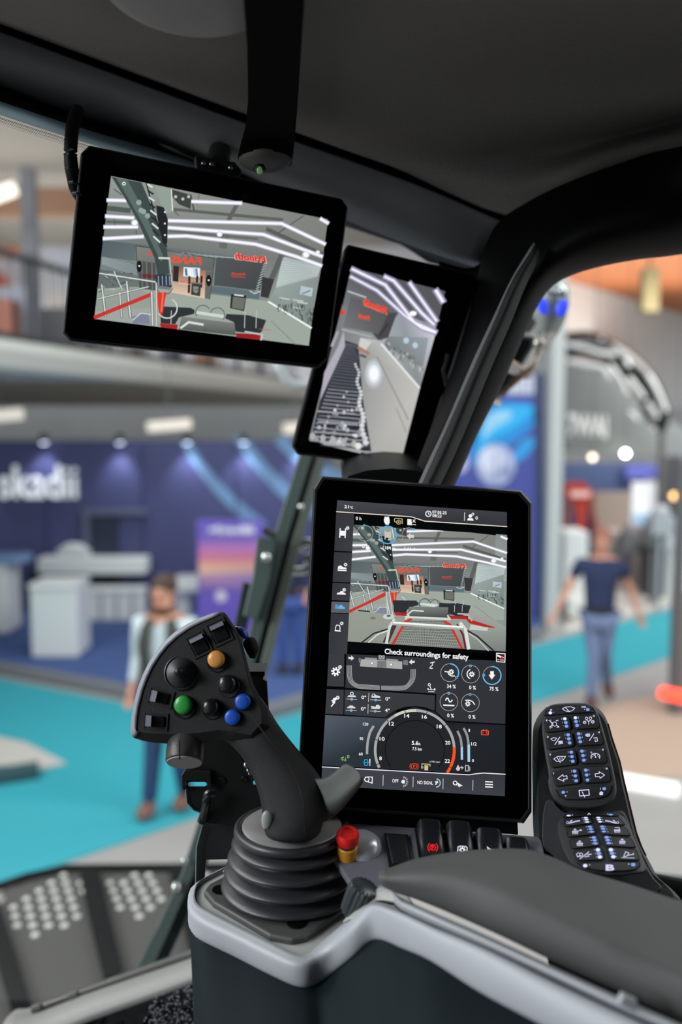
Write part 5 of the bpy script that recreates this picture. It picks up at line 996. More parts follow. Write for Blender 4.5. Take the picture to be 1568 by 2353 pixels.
l([(690, 980), (1040, 998)], 16, (212, 218, 214), 16); l([(716, 965), (690, 1000)], 12, (212, 218, 214), 16); l([(1020, 970), (1040, 1000)], 12, (212, 218, 214), 16)
S3.off = base_off; S3.base = .00045
m.build('camera_picture', DSP, disp3, smooth=False)
# status bar and frame over the picture
m = M(); p = lambda pts, c, L=9: S3.poly(m, pts, c, L); l = lambda pts, w, c, L=10: S3.line(m, pts, w, c, L); T = lambda *a, **k: S3.text(m, *a, **k)
p([(286, 178), (740, 200), (840, 236), (1486, 278), (1486, 338), (806, 294), (284, 258)], (5, 8, 9), 9)
T('0 h', 300, 220, 344, 26, WHT, 4, 10, .02); T('21', 210, 128, 246, 25, WHT, 4, 10, .02); T('°C', 252, 131, 278, 18, WHT, 4, 10, .02)
S3.ring(m, 869, 173, 21, 7, WHT, L=10); l([(869, 160), (869, 174), (880, 177)], 5, WHT)
T('07.05.25', 900, 170, 1012, 24, WHT, 4, 10, .02); T('08:23', 900, 198, 972, 24, WHT, 4, 10, .02); l([(1153, 162), (1151, 226)], 4, WHT)
S3.disc(m, 1198, 190, 14, WHT, 10); p([(1172, 224), (1180, 206), (1216, 208), (1224, 227)], WHT, 10); S3.ring(m, 1218, 175, 8, 5, WHT, L=10); T('0', 1238, 218, 1256, 27, WHT, 4, 10, .02)
p([(520, 215), (522, 235), (534, 258), (556, 260), (566, 240), (564, 212), (552, 200), (530, 198)], WHT, 10)
for x in (528, 538, 548, 558): l([(x, 212), (x, 196)], 6, WHT)
l([(602, 215), (608, 208), (664, 212), (664, 250)], 6, (196, 178, 140)); l([(602, 215), (606, 236), (622, 238)], 6, (196, 178, 140)); S3.ring(m, 636, 238, 16, 6, (196, 178, 140), L=10); S3.disc(m, 636, 238, 7, (196, 178, 140), 10)
p([(704, 214), (736, 216), (740, 262), (704, 260)], WHT, 10); l([(748, 220), (766, 240)], 6, WHT); l([(745, 256), (770, 258)], 5, WHT); l([(765, 218), (745, 240)], 5, WHT)
S3.ring(m, 372, 325, 62, 5, (150, 154, 156), L=10); S3.ring(m, 366, 265, 8, 4, (80, 180, 235), L=11); S3.ring(m, 352, 285, 7, 4, WHT, L=11)
S3.ring(m, 550, 338, 68, 9, (78, 176, 232), L=10); S3.ring(m, 530, 282, 8, 5, (78, 176, 232), L=11)
p([(534, 315), (570, 317), (570, 362), (532, 358)], (196, 196, 190), 11); l([(530, 305), (530, 372)], 8, (196, 196, 190)); l([(572, 308), (572, 374)], 8, (196, 196, 190))
S3.ring(m, 724, 340, 62, 4, (150, 154, 156), 90, 270, L=10); S3.ring(m, 755, 296, 8, 4, (78, 176, 232), L=11); l([(730, 284), (748, 292)], 5, (78, 176, 232))
p([(698, 345), (726, 325), (726, 335), (756, 338), (756, 362), (726, 360), (726, 374)], (214, 214, 210), 11)
T('0 %', 350, 442, 408, 26, WHT, 4, 10, .02); T('1184 m', 512, 450, 612, 27, WHT, 4, 10, .02); T('1/14', 682, 460, 768, 27, WHT, 4, 10, .02)
m.build('status_bar', DSP, disp3, smooth=False)
def gear(m, x, y, r, c=WHT, L=5, hole=BGp):
    S3.disc(m, x, y, r*.72, c, L)
    for k in range(8): a = k*pi/4+.2; S3.line(m, [(x+cos(a)*r*.5, y+sin(a)*r*.5), (x+cos(a)*r, y+sin(a)*r)], r*.42, c, L)
    S3.disc(m, x, y, r*.34, hole, L+1)
# menu tiles at the left edge
m = M()
S3.poly(m, [(150, 160), (287, 176), (236, 1172), (234, 1262), (90, 1262)], (10, 11, 13), 2)
for a, b, c in ((165, 460, 0), (470, 702, 0), (712, 846, 0), (858, 944, 1), (950, 1262, 0)):
    S3.poly(m, [(xl(a), a+2), (xr(a), a+8), (xr(b), b+8), (xl(b), b+2)], (92, 96, 104) if c else [(52, 54, 60), (56, 58, 64), (60, 62, 68), (54, 56, 62)], 3)
m.build('menu_tiles', DSP, disp3, smooth=False)
m = M(); p = lambda pts, c, L=5: S3.poly(m, pts, c, L); l = lambda pts, w, c, L=5: S3.line(m, pts, w, c, L)
p([(182, 305), (218, 307), (216, 345), (178, 343)], WHT); l([(178, 288), (174, 358)], 9, WHT); l([(220, 290), (216, 360)], 9, WHT); gear(m, 236, 284, 13)
m.build('menu_icon', DSP, disp3, smooth=False); m = M()
p([(158, 600), (164, 582), (182, 577), (200, 590), (228, 596), (226, 606), (160, 604)], WHT); l([(160, 614), (226, 617)], 10, WHT); gear(m, 220, 571, 13)
m.build('menu_icon', DSP, disp3, smooth=False); m = M()
p([(150, 800), (160, 790), (176, 788), (180, 778), (200, 779), (204, 790), (218, 794), (222, 806), (150, 804)], WHT); gear(m, 209, 768, 13)
m.build('menu_icon', DSP, disp3, smooth=False); m = M()
for i in range(3): l([(140+i*9, 884), (140+i*9, 916)], 4, (96, 186, 240))
p([(162, 905), (176, 886), (192, 886), (200, 900), (214, 904), (214, 918), (162, 916)], (96, 186, 240))
m.build('menu_icon', DSP, disp3, smooth=False, label='blue lit menu icon'); m = M()
l([(150, 1044), (172, 1046), (176, 1060), (176, 1090), (140, 1086), (142, 1060), (150, 1044)], 6, WHT); l([(136, 1088), (180, 1093)], 7, WHT); gear(m, 190, 1031, 13)
m.build('menu_icon', DSP, disp3, smooth=False); m = M()
S3.xf = B_; gear(m, 142, 216, 32); gear(m, 176, 180, 14)
m.build('menu_icon', DSP, disp3, smooth=False); m = M()
for a, b in (((112, 445), (140, 430)), ((140, 430), (132, 460)), ((132, 460), (108, 488)), ((128, 425), (120, 460))): l([a, b], 9, WHT)
S3.disc(m, 140, 430, 11, WHT, 5); S3.disc(m, 130, 458, 9, WHT, 5); gear(m, 158, 420, 14)
m.build('menu_icon', DSP, disp3, smooth=False); m = M()
# message line
m = M(); S3.text(m, 'Check surroundings for safety', 526, 90, 1186, 56, WHT, 4.0, 12, .025)
m.build('message', DSP, disp3, smooth=False); m = M()
S3.poly(m, [(1400, 68), (1474, 73), (1472, 145), (1400, 140)], WHT, 12); S3.poly(m, [(1406, 76), (1467, 80), (1465, 138), (1406, 134)], (20, 20, 24), 13)
S3.line(m, [(1412, 90), (1455, 108)], 14, WHT, 14); S3.line(m, [(1420, 130), (1455, 88)], 7, (200, 40, 40), 15); S3.line(m, [(1412, 122), (1458, 126)], 6, WHT, 14); S3.disc(m, 1450, 112, 8, (200, 40, 40), 15)
m.build('warning_icon', DSP, disp3, smooth=False)
# blade and implement tiles
m = M(); GR = (172, 172, 172); p = lambda pts, c, L=5: S3.poly(m, pts, c, L); l = lambda pts, w, c, L=5: S3.line(m, pts, w, c, L); T = lambda *a, **k: S3.text(m, *a, **k)
for (x, y, s) in ((242, 108, 1), (762, 138, -1)): p([(x, y-8), (x+s*22, y-6), (x+s*22, y-20), (x+s*46, y+3), (x+s*22, y+22), (x+s*22, y+10), (x, y+8)], (225, 225, 225))
p([(342, 118), (664, 136), (664, 196), (332, 174)], GR, 6); p([(372, 104), (464, 110), (468, 124), (368, 120)], (150, 150, 150)); p([(540, 114), (630, 120), (634, 134), (536, 128)], (150, 150, 150))
p([(322, 110), (340, 110), (336, 150), (324, 140)], (120, 120, 122)); p([(672, 128), (706, 124), (710, 166), (670, 160)], (120, 120, 122))
p([(478, 86), (528, 88), (526, 122), (478, 120)], (150, 150, 150), 7); S3.disc(m, 503, 98, 11, (60, 62, 66), 8); S3.disc(m, 503, 98, 7, (200, 200, 200), 9)
p([(470, 130), (540, 134), (540, 186), (466, 182)], (120, 120, 122), 7)
for x, y in ((426, 151), (576, 160)): S3.disc(m, x, y, 13, (120, 120, 120), 8); S3.disc(m, x, y, 9, WHT, 9)
for k, w in enumerate((0, 11, 22, 33)):
    l(catmull([(232+w, 168), (234+w, 240), (252+w*.8, 300-w*.4), (310+w*.2, 342-w*.8), (380, 350-w*.9), (486, 356-w*.85)], 5), 7, (150, 150, 152))
    l(catmull([(500, 356-w*.8), (640, 360-w*.9), (700-w*.2, 348-w*.8), (748-w*.8, 300-w*.4), (764-w, 260), (766-w, 198)], 5), 7, (150, 150, 152))
for a, b in (((880, 185), (900, 165)), ((900, 165), (905, 140)), ((885, 148), (918, 140)), ((880, 190), (902, 190))): l([a, b], 7, (225, 225, 225))
S3.ring(m, 876, 318, 9, 5, WHT); l([(879, 328), (893, 356)], 6, WHT); l([(865, 356), (924, 360)], 5, WHT); l([(870, 372), (915, 374)], 6, WHT); S3.disc(m, 866, 352, 6, WHT); S3.disc(m, 918, 352, 6, WHT)
BLU = (110, 190, 240)
for x, y, a0, a1, dot, txt, tx, ty in ((1036, 224, -88, 28, (1089, 260), '34 %', 1014, 345), (1200, 235, 0, 0, (1199, 171), '0 %', 1188, 354), (1368, 246, -90, 178, (1303, 243), '75 %', 1348, 364), (1030, 452, 0, 0, (1029, 386), '0 %', 1016, 573), (1198, 460, 0, 0, (1196, 396), '0 %', 1184, 584)):
    S3.ring(m, x, y, 70, 4, (170, 172, 174), L=5)
    if a1: S3.ring(m, x, y, 70, 9, BLU, a0, a1, L=6)
    S3.ring(m, dot[0], dot[1], 8, 5, BLU, L=7); T(txt, tx, ty, tx+(70 if len(txt) > 3 else 54), 30, WHT, 3, 6, .02)
p([(1354, 212), (1382, 212), (1382, 240), (1394, 240), (1366, 278), (1340, 240), (1354, 240)], WHT)
gear(m, 1048, 218, 20); l([(998, 214), (1022, 218), (1030, 238), (1050, 250), (1074, 250)], 8, WHT)
gear(m, 1210, 236, 20); S3.ring(m, 1210, 235, 38, 8, WHT, 110, 250)
l([(1004, 440), (1012, 424), (1022, 424), (1034, 452), (1046, 452), (1056, 438)], 9, WHT); l([(988, 478), (1028, 480)], 11, WHT); l([(1034, 480), (1070, 482)], 11, WHT)
gear(m, 1178, 468, 19); l([(1160, 440), (1190, 440), (1215, 450), (1232, 474)], 8, WHT)
for i, (x, y, cab, tx) in enumerate(((268, 418, 1, 0), (456, 424, 2, 0), (264, 506, 3, 0), (452, 512, 4, 0))):
    p([(x-34, y-4), (x-24, y-18), (x+26, y-16), (x+36, y-2)], (215, 215, 215))
    if cab == 1: p([(x-12, y-20), (x-14, y-38), (x-4, y-44), (x+8, y-44), (x+16, y-36), (x+14, y-20)], (215, 215, 215)); S3.disc(m, x+1, y-30, 8, (70, 72, 78), 6)
    if cab == 2: p([(x-34, y-4), (x-30, y-30), (x-14, y-38), (x+4, y-24), (x+36, y-14), (x+36, y-2)], (215, 215, 215)); S3.disc(m, x-18, y-24, 8, (70, 72, 78), 6)
    if cab == 3: p([(x-16, y-16), (x-12, y-26), (x+14, y-24), (x+16, y-14)], (215, 215, 215))
    if cab == 4: p([(x+4, y-14), (x+6, y-34), (x+22, y-38), (x+40, y-26), (x+40, y-8)], (215, 215, 215)); l([(x-30, y-22), (x+2, y-16)], 11, (215, 215, 215))
    l([(x-42, y+12), (x+42, y+16)], 4, (215, 215, 220)); S3.ring(m, x, y+14, 8, 5, BLU, L=7)
for t, x, y in (('0°', 344, 430), ('0°', 532, 442), ('0°', 340, 520), ('4°', 528, 532)): T(t, x, y, x+38, 28, WHT, 3, 6, .02)
l([(403, 382), (399, 452)], 4, (210, 210, 210)); l([(397, 472), (395, 544)], 4, (210, 210, 210))
m.build('implement_tiles', DSP, disp3, smooth=False)
# engine speed gauge with its side scales
m = M(); p = lambda pts, c, L=6: S3.poly(m, pts, c, L); l = lambda pts, w, c, L=6: S3.line(m, pts, w, c, L); T = lambda *a, **k: S3.text(m, *a, **k)
cx_, cy_ = 762, 830
S3.poly(m, [(cx_+cos(radians(a))*300, cy_+sin(radians(a))*300) for a in range(150, 392, 6)], (36, 38, 42), 4)
S3.ring(m, cx_, cy_, 310, 21, (168, 168, 168), 153.5, 356, L=6, n=60); S3.ring(m, cx_, cy_, 310, 21, (205, 208, 190), 240, 272, L=7, n=10)
S3.ring(m, cx_, cy_, 310, 23, (255, 82, 30), 356, 395, L=7, n=16)
for a in (159, 195, 227, 256, 288, 321, 386): S3.line(m, [(cx_+cos(radians(a))*298, cy_+sin(radians(a))*298), (cx_+cos(radians(a))*322, cy_+sin(radians(a))*322)], 5, (30, 32, 36), 8)
S3.ring(m, cx_, cy_, 232, 6, (14, 15, 18), 146, 396, L=7, n=60)
for t, x, y, w in (('8', 484, 910, 20), ('10', 486, 757, 40), ('12', 560, 638, 40), ('14', 680, 576, 40), ('16', 818, 584, 40), ('18', 934, 660, 40), ('20', 1001, 787, 40), ('22', 997, 930, 40)): T(t, x, y, x+w, 30, WHT, 2, 8, .02)
T('5.6', 738, 790, 790, 33, WHT, 3, 8, .03); T('h', 793, 793, 806, 22, WHT, 3, 8, .02); T('7.5 km', 744, 832, 818, 25, WHT, 3, 8, .02); T('x100 rpm', 876, 930, 960, 18, (220, 220, 220), 3, 8, .01)
R_ = (240, 70, 40); S3.ring(m, 757, 957, 22, 5, R_, L=9); S3.ring(m, 757, 957, 33, 5, R_, -45, 45, L=9); S3.ring(m, 757, 957, 33, 5, R_, 135, 225, L=9); T('P', 750, 969, 766, 24, R_, 2, 9, .02)
Yc = (205, 195, 150); l([(818, 950), (818, 938), (882, 942), (882, 958)], 6, Yc, 9); p([(838, 948), (868, 950), (866, 990), (838, 988)], Yc, 9); l([(818, 950), (818, 968)], 6, Yc, 9); S3.ring(m, 821, 966, 7, 4, Yc, L=9)
for t, x, y, w in (('120', 356, 638, 42), ('90', 330, 752, 28), ('60', 324, 872, 30)): T(t, x, y, x+w, 23, WHT, 2, 8, .015)
l(catmull([(438, 645), (412, 690), (398, 744)], 4), 19, (165, 165, 165)); l(catmull([(396, 750), (390, 800), (388, 858)], 4), 19, (165, 165, 165))
l(catmull([(1098, 684), (1120, 735), (1130, 800)], 4), 18, (150, 150, 150)); l([(1131, 810), (1132, 902)], 18, (168, 206, 232))
l(catmull([(1147, 662), (1172, 715), (1184, 784)], 4), 18, (150, 150, 150)); l([(1185, 792), (1186, 918)], 20, (168, 206, 232))
T('1', 1184, 688, 1194, 24, WHT, 2, 8, .02); T('1/2', 1205, 794, 1247, 26, WHT, 2, 8, .015); T('0', 1210, 924, 1226, 24, WHT, 2, 8, .02)
T('0', 231, 895, 250, 28, (150, 200, 120), 2, 8, .01); l([(182, 905), (225, 910)], 4, (140, 190, 110)); l([(186, 893), (206, 886)], 9, (140, 190, 110)); l([(196, 915), (200, 885)], 4, (140, 190, 110)); l([(215, 918), (222, 890)], 5, (140, 190, 110))
l([(370, 905), (364, 930), (372, 950), (390, 950), (396, 930), (390, 905), (370, 905)], 6, (40, 170, 235)); l([(370, 928), (392, 929)], 4, (40, 170, 235)); l([(410, 902), (409, 952)], 9, (230, 230, 235)); l([(410, 930), (409, 952)], 5, (220, 60, 50), 7)
p([(1102, 944), (1118, 974), (1112, 990), (1096, 994), (1084, 978)], (205, 205, 205)); l([(1120, 966), (1142, 968)], 7, (205, 205, 205)); l([(1128, 958), (1142, 968), (1128, 980)], 5, (205, 205, 205))
l([(1160, 950), (1182, 951), (1182, 994), (1160, 994), (1160, 950)], 6, (205, 205, 205)); l([(1184, 956), (1194, 968), (1192, 994)], 5, (205, 205, 205))
l([(1284, 678), (1340, 681), (1338, 712), (1284, 709), (1284, 678)], 6, (255, 80, 40)); l([(1296, 672), (1304, 672)], 7, (255, 80, 40)); l([(1320, 674), (1328, 674)], 7, (255, 80, 40)); l([(1290, 694), (1300, 694)], 4, (255, 80, 40)); l([(1320, 696), (1332, 696)], 4, (255, 80, 40)); l([(1326, 690), (1326, 702)], 4, (255, 80, 40))
m.build('speed_gauge', DSP, disp3, smooth=False)
# bottom menu bar
m = M(); p = lambda pts, c, L=9: S3.poly(m, pts, c, L); l = lambda pts, w, c, L=9: S3.line(m, pts, w, c, L); T = lambda *a, **k: S3.text(m, *a, **k)
S3.poly(m, [(36, 965), (1200, 1026), (1300, 1010), (1472, 1018), (1468, 1192), (30, 1108)], [(66, 68, 76), (58, 60, 66), (56, 58, 64), (54, 56, 62), (62, 64, 72), (66, 68, 76)], 8)
S3.line(m, [(36, 962), (480, 986), (1190, 1024), (1240, 1016), (1300, 1010), (1472, 1020)], 7, (240, 238, 252), 9)
for x, y in ((515, 1028), (750, 1040), (985, 1054), (1219, 1066)): l([(x, y), (x-2, y+80)], 4, (225, 225, 230))
l([(368, 1062), (376, 1044), (400, 1040), (404, 1060), (396, 1078), (376, 1074), (368, 1062)], 7, WHT); l([(408, 1040), (430, 1044)], 6, WHT); l([(430, 1040), (428, 1092)], 7, WHT); l([(395, 1080), (428, 1088)], 7, WHT)
T('OFF', 586, 1084, 634, 27, WHT, 3, 10, .015); T('NO SIGNL', 783, 1096, 905, 27, WHT, 3, 10, .015)
for k in range(7): a = radians(-80+k*27); l([(672+cos(a)*26, 1078+sin(a)*30), (672+cos(a)*36, 1078+sin(a)*40)], 8, (190, 190, 195))
gear(m, 672, 1078, 15, WHT, 10, WHT); S3.ring(m, 930, 1088, 32, 9, (150, 190, 220), -85, 90, L=9); l([(924, 1078), (934, 1088), (926, 1100)], 9, WHT); l([(936, 1072), (944, 1086)], 7, WHT)
S3.ring(m, 1078, 1088, 15, 6, WHT, L=10); l([(1064, 1080), (1072, 1102), (1094, 1104)], 5, WHT)
for k in range(4): l([(1096+k*2, 1094+k*7-8), (1134-k*8, 1114+k*3-4)], 5, WHT)
for k in range(3): l([(1316, 1078+k*20), (1372, 1081+k*20)], 9, WHT)
m.build('menu_bar', DSP, disp3, smooth=False)
S3.xf = lambda x, y: (x, y)
m = M(); m.prism([S3.at(x, y, -.012) for x, y in ((740, 1850), (1190, 1882), (1192, 1919), (1176, 1917), (880, 1900), (740, 1892))], -S3.n*.02)
m.build('base', BLK, r3, bevel=.001)
# ================================================================ JOYSTICK
rj = empty('joystick', P(668, 2085, .745), 'black multi button joystick with silver edged head and bellows, left of the touch screen', 'joystick')
JB = mat('joystick_black', (27, 26, 27), .52, bump=.35, bscale=2400, spec=.3)
BEL = mat('bellows_rubber', (44, 46, 48), .38, bump=.1, bscale=1500, spec=.6)
# base plate on the console
C0 = P(672, 2036, Z(672, 2036, .004)); zb0 = C0.z
cor = [(468, 2046), (480, 2030), (560, 1990), (700, 1962), (810, 1972), (868, 2000), (870, 2012), (800, 2082), (702, 2152), (672, 2158), (620, 2148), (490, 2072)]
m = M(); m.prism([P(x, y, Z(x, y, .004)) for x, y in cor], V((0, 0, -.008))); m.build('base_plate', mat('base_plate_grey', (66, 67, 66), .5, bump=.12, bscale=1500), rj, smooth=False, bevel=.0022, seg=3)
for x, y in ((508, 2044), (682, 2122), (838, 2022)): m = M(); c = P(x, y, Z(x, y, .0046)); m.lathe(c, [(.0078, 0), (.0074, .0007), (.002, .0008)], V((0, 0, 1)), 20); m.build('screw_hole', mat('hole_black', (2, 2, 2), .8, spec=.05), rj)
# bellows: stacked folds round an upright axis
Cx, Cy = C0.x, C0.y
def at_y(y, x=672):   # height above the base of the axis where it crosses a line of the photograph
    r = ray(x, y); t = Cy/r.y; return CAM.z+r.z*t
zt_ = at_y(1893); prof = []; NF = 4; zb1 = zb0+.001
px2m = lambda px, y: px*Cy/cos(PITCH)/F
folds = [(zb1, .0578), (zb1+.013, .0556), (zb1+.0285, .0535), (zb1+.044, .0505), (zb1+.058, .0490)]
z = zb1; prof = [(.052, -.002)]
NFo = 4; Hh = zt_-zb1-.006
for i in range(NFo):
    R = (.0616, .0588, .0556, .0520)[i]; h0 = Hh*i/NFo; h1 = Hh*(i+1)/NFo; dh = h1-h0
    prof += [(R-.0050, h0+dh*.02), (R-.0014, h0+dh*.09), (R, h0+dh*.22), (R-.0010, h0+dh*.36), (R-.0040, h0+dh*.50), (R-.0100, h0+dh*.66), (R-.0128, h0+dh*.80), (R-.0120, h0+dh*.93)]
prof += [(.0482, Hh-.002), (.0500, Hh+.001), (.0494, Hh+.0045), (.0468, Hh+.0058), (.0442, Hh+.0050), (.0436, Hh+.002), (.030, Hh+.002), (.002, Hh+.002)]
m = M(); m.lathe(V((Cx, Cy, zb1)), prof, n=72); m.build('bellows', BEL, rj, ang=180)
m = M(); m.lathe(V((Cx, Cy, zb1+Hh)), [(.0430, .001), (.0430, .005), (.0408, .0068), (.026, .007), (.024, .011), (.002, .012)], n=56); m.build('collar', mat('collar_grey', (128, 126, 124), .3, bump=.1, bscale=900, spec=.6), rj)
# grip: one smooth shape from the collar to the head
sts = [((500, 1692), (556, 1560), .785, .016), ((522, 1702), (604, 1610), .784, .018), ((545, 1722), (640, 1668), .78, .020), ((567, 1752), (682, 1722), .775, .0205), ((585, 1790), (722, 1768), .768, .0215), ((597, 1826), (748, 1812), .762, .023), ((603, 1860), (757, 1852), .757, .024), ((607, 1888), (744, 1884), .753, .024), ((612, 1912), (736, 1910), .751, .0225), ((640, 1922), (716, 1922), .751, .016)]
m = M(); rows = []
for (a_, b_, d, th) in sts:
    A = P(*a_, d+.004); B = P(*b_, d+.004); c = (A+B)/2; hx = (B-A)/2; rows.append([c+hx*(abs(cos(t))**.85*(1 if cos(t) > 0 else -1))+fwd*(th*(abs(sin(t))**.85*(1 if sin(t) > 0 else -1))) for t in [2*pi*k/32 for k in range(32)]])
big = []
for j in range(32):
    col = catmull([tuple(r[j]) for r in rows], 5); big.append(col)
rows = [[V(big[j][i]) for j in range(32)] for i in range(len(big[0]))]
m.loft(rows, True, True); m.build('grip', JB, rj, ang=180)
m = M(); m.tube([P(*q) for q in catmull([(575, 1640, .757), (618, 1700, .748), (660, 1755, .742), (690, 1815, .7355), (700, 1870, .730), (700, 1916, .730)], 5)], .0005, 6); m.build('seam', RUB, rj)
m = M(); m.ball(P(613, 1884, .7395), .0042, .0022, .0078); m.build('screw_cap', mat('cap_pale', (150, 160, 156), .3), rj)
# thumb rest sweeping out to the right
m = M(); rows = []
for pts_, d, th in (([(680, 1772), (692, 1812), (700, 1850), (708, 1882)], .752, .018), ([(712, 1780), (728, 1808), (738, 1838), (744, 1870)], .749, .016), ([(744, 1783), (760, 1804), (770, 1826), (776, 1850)], .744, .012), ([(764, 1768), (782, 1788), (792, 1808), (800, 1826)], .741, .009), ([(784, 1752), (804, 1770), (818, 1786), (827, 1798)], .739, .007), ([(797, 1748), (814, 1758), (829, 1770), (837, 1782)], .738, .006)):
    tp_ = [P(x, y, d+.012*(1-i/3)) for i, (x, y) in enumerate(pts_)]; dn_ = (rgt*.35-upv*.75+fwd*.55).normalized()*th
    rows.append(tp_+[q+dn_ for q in tp_[::-1]])
m.loft(rows, True, True); m.build('thumb_rest', mat('thumb_rest', (66, 70, 66), .5, bump=.2, bscale=1800), rj, subd=2, label='paddle shaped thumb rest')  # same rubber as the grip; paler colour paints the light on it
# head
D_ = lambda x, y=0: .772-(x-450)*.00003+(1560-y)*.00004
hx_ = lambda pts: [(290+x/4.48, 1380+y/4.48) for x, y in pts]
SH = Plane(P(450, 1500, D_(450, 1500)), P(600, 1500, D_(600, 1500)), P(450, 1700, D_(450, 1700)), .0001)
hout = hx_([(1002, 116), (1040, 150), (1130, 290), (1190, 420), (1240, 600), (1280, 760), (1310, 860), (1370, 980), (1460, 1120), (1480, 1300), (1300, 1440), (1120, 1430), (980, 1440), (800, 1460), (640, 1470), (450, 1474), (300, 1466), (180, 1445), (90, 1418), (60, 1385), (54, 1330), (66, 1200), (86, 1080), (130, 900), (180, 770), (240, 650), (320, 530), (400, 430), (500, 340), (640, 248), (760, 190), (880, 145), (970, 118)])
hin = hx_([(998, 128), (1026, 158), (1112, 300), (1170, 430), (1215, 600), (1250, 760), (1280, 880), (1330, 1000), (1400, 1130), (1400, 1260), (1280, 1390), (1110, 1360), (960, 1330), (800, 1355), (640, 1372), (450, 1372), (300, 1368), (200, 1360), (130, 1352), (106, 1340), (104, 1310), (112, 1200), (130, 1090), (172, 925), (218, 800), (275, 680), (352, 562), (430, 466), (524, 378), (655, 286), (772, 226), (884, 180), (968, 140)])
fr_ = [SH.at(x, y, 0) for x, y in hin]; ed_ = [SH.at(x, y, -.005) for x, y in hout]; bk_ = [SH.at(x, y, -.030) for x, y in hout]; cc = sum(bk_, V((0, 0, 0)))/len(bk_); bk2 = [cc+(q-cc)*.86-SH.n*.008 for q in bk_]
m = M(); n = len(fr_); m.loft([fr_, ed_, bk_, bk2], True); m.add([bk2[0]*0+q for q in bk2], [tuple(range(n))])
tri = geometry.tessellate_polygon([[V((x, y, 0)) for x, y in hin]]); m.add(fr_, [tuple(t) for t in tri]); m.build('head', JB, rj, ang=25, bevel=.0006)
# silver edge along the curved side
ia = list(range(18, 33)); m = M()
strip_o = [hout[i] for i in ia]; strip_i = [hin[i] for i in ia]
m.loft([[SH.at(x, y, .0006) for x, y in strip_i], [SH.at((x+X)/2, (y+Y)/2, .0002) for (x, y), (X, Y) in zip(strip_i, strip_o)], [SH.at(x-1, y-1, -.0045) for x, y in strip_o], [SH.at(x-1, y-1, -.016) for x, y in strip_o]]); m.build('edge_strip', mat('edge_silver', (138, 142, 150), .5, .2), rj, solid=.001, label='silver edge strip')
PX = lambda x, y: (290+x/4.48, 1380+y/4.48); mm = 1/4.48*.775/F
def hp(x, y, h=0.0): return SH.at(*PX(x, y), h)
NX = (hp(800, 700)-hp(700, 700)).normalized(); NY = SH.n.cross(NX)
# hat switch: stepped cone
m = M(); prof = [(.0415*.0+186*mm, -.002), (180*mm, .0012), (170*mm, .0016), (168*mm, .0006), (158*mm, .0006)]
for i in range(9): r = (152-i*13)*mm; prof += [(r, .0012+i*.0015), (r-3*mm, .0024+i*.0015)]
prof += [(34*mm, .0158), (26*mm, .0172), (14*mm, .0178), (2*mm, .0180)]
m.lathe(hp(572, 740, 0), prof, (SH.n+NY*.12+NX*.06).normalized(), 44); m.build('hat_switch', mat('hat_rubber', (34, 36, 38), .42, spec=.5), rj, ang=25)
# round buttons
def button(x, y, r, col, nm, lb, ring=1.28, h=.006, rough=.3, rc_=RUB, well=True):
    if well: m = M(); m.lathe(hp(x+(8 if ring > 1.2 else 0), y+(24 if ring > 1.2 else 6), 0), [(r*ring*mm, -.001), (r*ring*mm, .0008), (r*ring*.93*mm, .0014), (r*ring*.80*mm, .0010)], SH.n, 32); o = m.build('button_ring', rc_, rj)
    m = M(); m.lathe(hp(x, y, .0015), [(r*mm, -.002), (r*mm, h*.45), (r*.97*mm, h*.62), (r*.86*mm, h*.82), (r*.62*mm, h*.95), (r*.3*mm, h), (.5*mm, h)], SH.n, 32); return m.build(nm, mat(lb+'_btn', col, rough, spec=.6), rj, label=lb+' button')
button(932, 602, 88, (218, 150, 72), 'button', 'orange'); button(594, 1072, 94, (44, 150, 62), 'button', 'green')
button(1202, 1040, 80, (16, 80, 190), 'button', 'upper blue', 1.05, .004, .4); button(1096, 1200, 80, (16, 80, 186), 'button', 'lower blue', 1.05, .004, .4)
RN = mat('ring_brown', (66, 62, 58), .25, .4)
button(1048, 858, 92, (24, 24, 25), 'button', 'upper black', 1.27, .008, .25, RN); button(880, 1092, 84, (22, 22, 23), 'button', 'lower black', 1.27, .008, .25)
